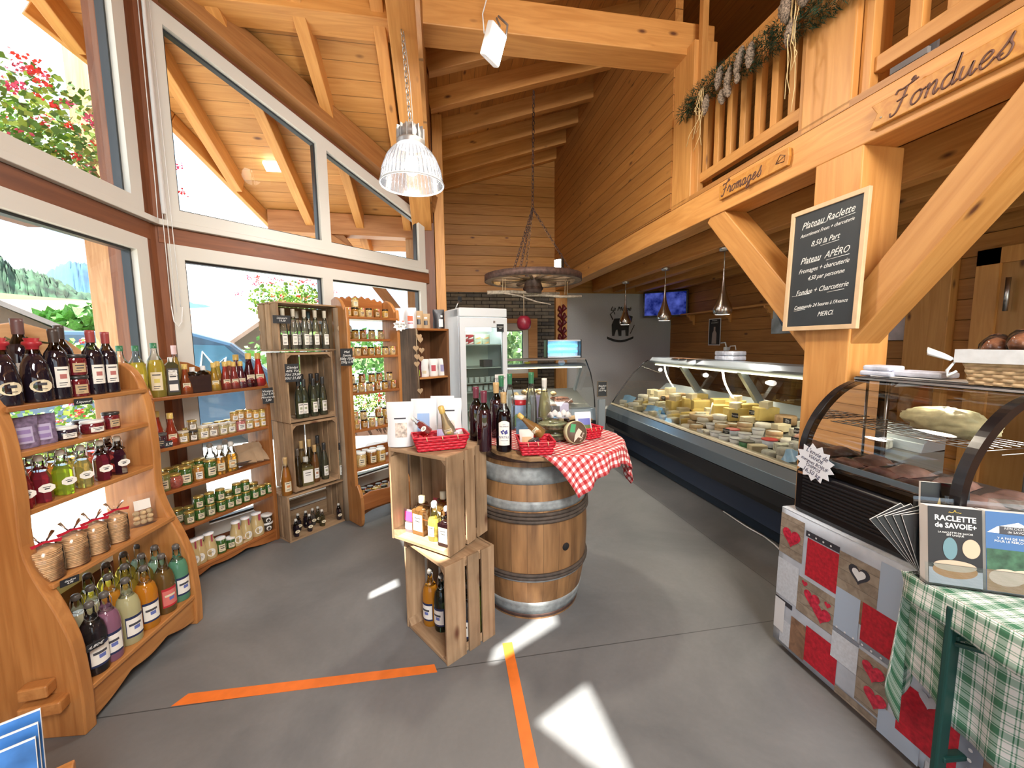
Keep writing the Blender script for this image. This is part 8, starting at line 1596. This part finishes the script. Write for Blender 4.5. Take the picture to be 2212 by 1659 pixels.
# brochure rack on the green cloth
HB = (1.535, .985, Z2 + .004); HR = math.atan2(-.104, .197); e = empty('brochure_holder', HB, HR, 'clear acrylic stand holding cheese brochures on the green cloth', 'brochure stand'); ACR = glass('acrylic', (.93, .96, .97), 1.45)
Mb = MX.Rotation(R(-9), 4, 'X')
MB().bx((-.01, -.0125, 0), (.29, -.0095, .07), 0).build('front_panel', ACR, e).matrix_local = Mb
MB().bx((-.01, -.012, .0), (.29, .06, .004)).build('foot', ACR, e); MB().bx((-.01, .045, 0), (.29, .048, .27)).build('back_panel', ACR, e).matrix_local = Mb
BRB = empty('brochure', HB, HR, 'black raclette brochures with a cheese wheel photo, front of the stand', 'brochure')
def leaf(e, x0, x1, z1, m_, m2=None):
    o = MB().bx((x0, -.006, .004), (x1, .036, z1)).build('page_block', m2 or PAPER, e); o.matrix_local = Mb; o = MB().bx((x0, -.0072, .004), (x1, -.0062, z1)).build('cover', m_, e); o.matrix_local = Mb
leaf(BRB, 0, .135, .25, P('cover_black', (.015, .015, .017), .6))
def ptx(e, tx, x, z, s_, m_, **k): return text(tx, s_, m_, Mb @ frame((x, -.0082, z), (1, 0, 0), (0, 0, 1)), e, name='cover_text', ext=.0002, **k)
WT = P('print_white', (.78, .78, .76), .5)
ptx(BRB, 'RACLETTE', .068, .215, .0235, WT, bold=.0006, wid=.95); ptx(BRB, 'de SAVOIE+', .069, .192, .0225, WT, bold=.0006, wid=.9); ptx(BRB, 'LA RACLETTE DE SAVOIE\nEST UNIQUE',   .068, .166, .0078, WT); ptx(BRB, '~^~', .068, .236, .02, P('print_gold', (.55, .38, .05), .5))
def pdisc(e, x, z, a, b2, m_, d=.0085, thick=0): o = MB(); o.add([(x + a * math.cos(t_), -d, z + b2 * math.sin(t_)) for t_ in [i * math.pi / 12 for i in range(24)]], [tuple(range(24))]); q = o.build('cover_print', m_, e); q.matrix_local = Mb; return q
CR = P('print_rind', (.42, .20, .07), .5); CT2 = P('print_cheese_top', (.50, .38, .27), .5); TBL = P('print_table', (.42, .42, .44), .5)
o = MB().bx((.001, -.0078, .005), (.134, -.0073, .055)).build('cover_print', TBL, BRB); o.matrix_local = Mb
pdisc(BRB, .066, .052, .056, .026, CR, .0083); pdisc(BRB, .066, .066, .054, .018, CT2, .0088); pdisc(BRB, .107, .125, .022, .03, CT2, .0083); pdisc(BRB, .055, .12, .018, .035, P('print_glass', (.12, .22, .25), .4), .0083)
BRC = empty('brochure', HB, HR, 'blue mountain brochures with a soft cheese photo, right of the black ones', 'brochure')
leaf(BRC, .143, .278, .25, P('cover_blue', (.05, .13, .30), .6)); mb = MB().bx((.144, -.0078, .07), (.277, -.0073, .135)); o = mb.build('cover_print', P('print_hills', (.035, .09, .05), .5, noise=.5, nscale=40), BRC); o.matrix_local = Mb
o = MB().prism([(.146, .185), (.17, .205), (.2, .215), (.22, .222), (.25, .205), (.277, .185)], .0004, M=Mb @ MX.Translation((0, -.0076, 0)) @ MX.Rotation(R(90), 4, 'X')).build('cover_print', WT, BRC)
o = MB().bx((.175, -.0084, .183), (.262, -.0079, .207)).build('cover_print', INK, BRC); o.matrix_local = Mb
ptx(BRC, 'REBLOCHON\nde SAVOIE', .218, .196, .0105, WT); ptx(BRC, "Y A PAS DE SAISON\nPOUR LE REBLOCHON", .211, .165, .0095, WT); o = MB().bx((.144, -.0078, .005), (.277, -.0073, .07)).build('cover_print', P('print_board', (.35, .20, .10), .5), BRC); o.matrix_local = Mb; pdisc(BRC, .19, .05, .042, .026, P('print_reblochon', (.58, .44, .33), .5), .0084); pdisc(BRC, .236, .058, .04, .02, MC['print_reblochon'], .0081)
# fanned black booklets behind
KV = P('cover_dark', (.018, .018, .02), .3); OCH = P('ochre_print', (.50, .34, .10), .5)
for k in range(5):
    p = V(HB) + V((.467, .885, 0)) * (.055 + .008 * k) + V((.885, -.467, 0)) * .012; e = empty('booklet', (p.x, p.y, Z2 + .004), 0, '%s fanned black booklet with a yellow wedge, left of the brochures' % ORD[k], 'booklet', 'fanned black booklets'); e.rotation_euler = (R(-6), R(-16 - 6 * k), HR); MB().bx((0, 0, .0), (.11, .003, .20)).build('pages', PAPER, e); MB().bx((.001, -.001, .001), (.109, 0, .199)).build('cover', KV, e)
    if k == 0: MB().prism([(.05, .06), (.10, .07), (.035, .15)], .0006, M=MX.Translation((0, -.0015, 0)) @ MX.Rotation(R(90), 4, 'X')).build('wedge_print', OCH, e)
p = V(HB) + V((.467, .885, 0)) * .10 + V((.885, -.467, 0)) * .03; e = empty('booklet', (p.x, p.y, Z2 + .004), 0, 'upright black booklet with a yellow wedge behind the brochures', 'booklet'); e.rotation_euler = (R(-6), 0, HR); MB().bx((0, 0, 0), (.13, .01, .30)).build('pages', PAPER, e); MB().bx((0, -.0015, 0), (.13, 0, .30)).build('cover', KV, e); MB().prism([(.03, .17), (.075, .17), (.07, .25), (.05, .25)], .0006, M=MX.Translation((0, -.002, 0)) @ MX.Rotation(R(90), 4, 'X')).build('wedge_print', OCH, e)
p = V(HB) + V((.467, .885, 0)) * .065 + V((.885, -.467, 0)) * .17; e = empty('acrylic_stand', (p.x, p.y, Z2 + .004), HR, 'empty clear acrylic stand behind the booklets', 'stand'); MB().bx((0, 0, 0), (.16, .004, .28)).build('panel', ACR, e); MB().bx((0, 0, 0), (.16, .08, .004)).build('foot', ACR, e)
# ---------------------------------------------------------------- floor tape, brochures bottom left
ORT = P('orange_tape', (.72, .17, .025), .45, noise=.08, nscale=20)
tag(MB().prism([(-1.21, 1.80), (-1.175, 1.858), (-.09, 1.826), (-.075, 1.776)], .0012).build('floor_tape', ORT, loc=(0, 0, .0005)), 'orange tape strip on the floor running left from the crates', 'tape')
tag(MB().prism([(.245, .95), (.295, .95), (.305, 1.90), (.255, 1.90)], .0012).build('floor_tape', ORT, loc=(0, 0, .0005)), 'orange tape strip on the floor running towards the viewer', 'tape')
LR = math.atan2(.5, .85); Ml = MX.Translation((-1.015, 1.05, .455)) @ MX.Rotation(LR, 4, 'Z')
e = empty('leaflet_stand', (-.985, 1.05, 0), LR, 'low wooden stand holding leaflets at the bottom left', 'stand'); MB().bx((-.22, -.02, 0), (.02, .14, .42)).build('stand_box', SHELFW, e, bev=.004)
for k in range(3):
    e = empty('leaflet', Ml @ V((.0, .025 + .03 * k, -.075)), 0, '%s glossy blue sky leaflet at the bottom left' % ('front', 'middle', 'rear')[k], 'leaflet'); e.rotation_euler = (R(-8), 0, LR); MB().bx((-.2, 0, 0), (0, .004, .20 + .015 * k)).build('page', PAPER, e); MB().bx((-.199, -.001, .0), (-.001, 0, .196 + .015 * k)).build('sky_print', P('leaflet_sky', (.05, .19, .52), .3, noise=.45, nscale=9), e)
    if k == 0:
        mb = MB(); mb.tube([(-.08, -.002, .0), (-.075, -.002, .09), (-.08, -.002, .15)], .005, 5)
        for a in range(5): mb.tube([(-.08, -.002, .02 + .025 * a), (-.05, -.002, .035 + .025 * a), (-.045, -.002, .02 + .025 * a), (-.06, -.002, .02 + .025 * a)], .003, 5); mb.tube([(-.08, -.002, .02 + .025 * a), (-.11, -.002, .035 + .025 * a), (-.115, -.002, .02 + .025 * a)], .003, 5)
        mb.build('ironwork_print', INK, e)
# cable by the counter base
tag(MB().tube([(2.44, 2.62, .012), (2.43, 2.8, .012), (2.45, 3.1, .012)], .006, 6).tube([(2.40, 2.1, .012), (2.36, 2.3, .012), (2.42, 2.5, .012), (2.44, 2.62, .012)], .006, 6).tube([(2.38, 4.98, .012), (2.0, 5.05, .012), (1.6, 5.0, .012)], .006, 6).build('floor_cable', WHITEP), 'white cable lying along the counter base', 'cable')
# ---------------------------------------------------------------- flood light beam and added fill lights
spot('flood_light_lamp', (.40, 2.84, 3.58), 110, (1, .88, .70), (.1, -.1, -1), 165, .8, .10)
area('fill_light_rear', (.9, -1.9, 3.7), 1.6, 215, (1, .96, .91), (.1, .55, -.8))  # added fill light behind the camera, not a fitting of the room
area('fill_light_entry', (2.9, -1.2, 2.44), .6, 26, (1, .95, .88), (-.3, .5, -1))  # second added fill, also out of view
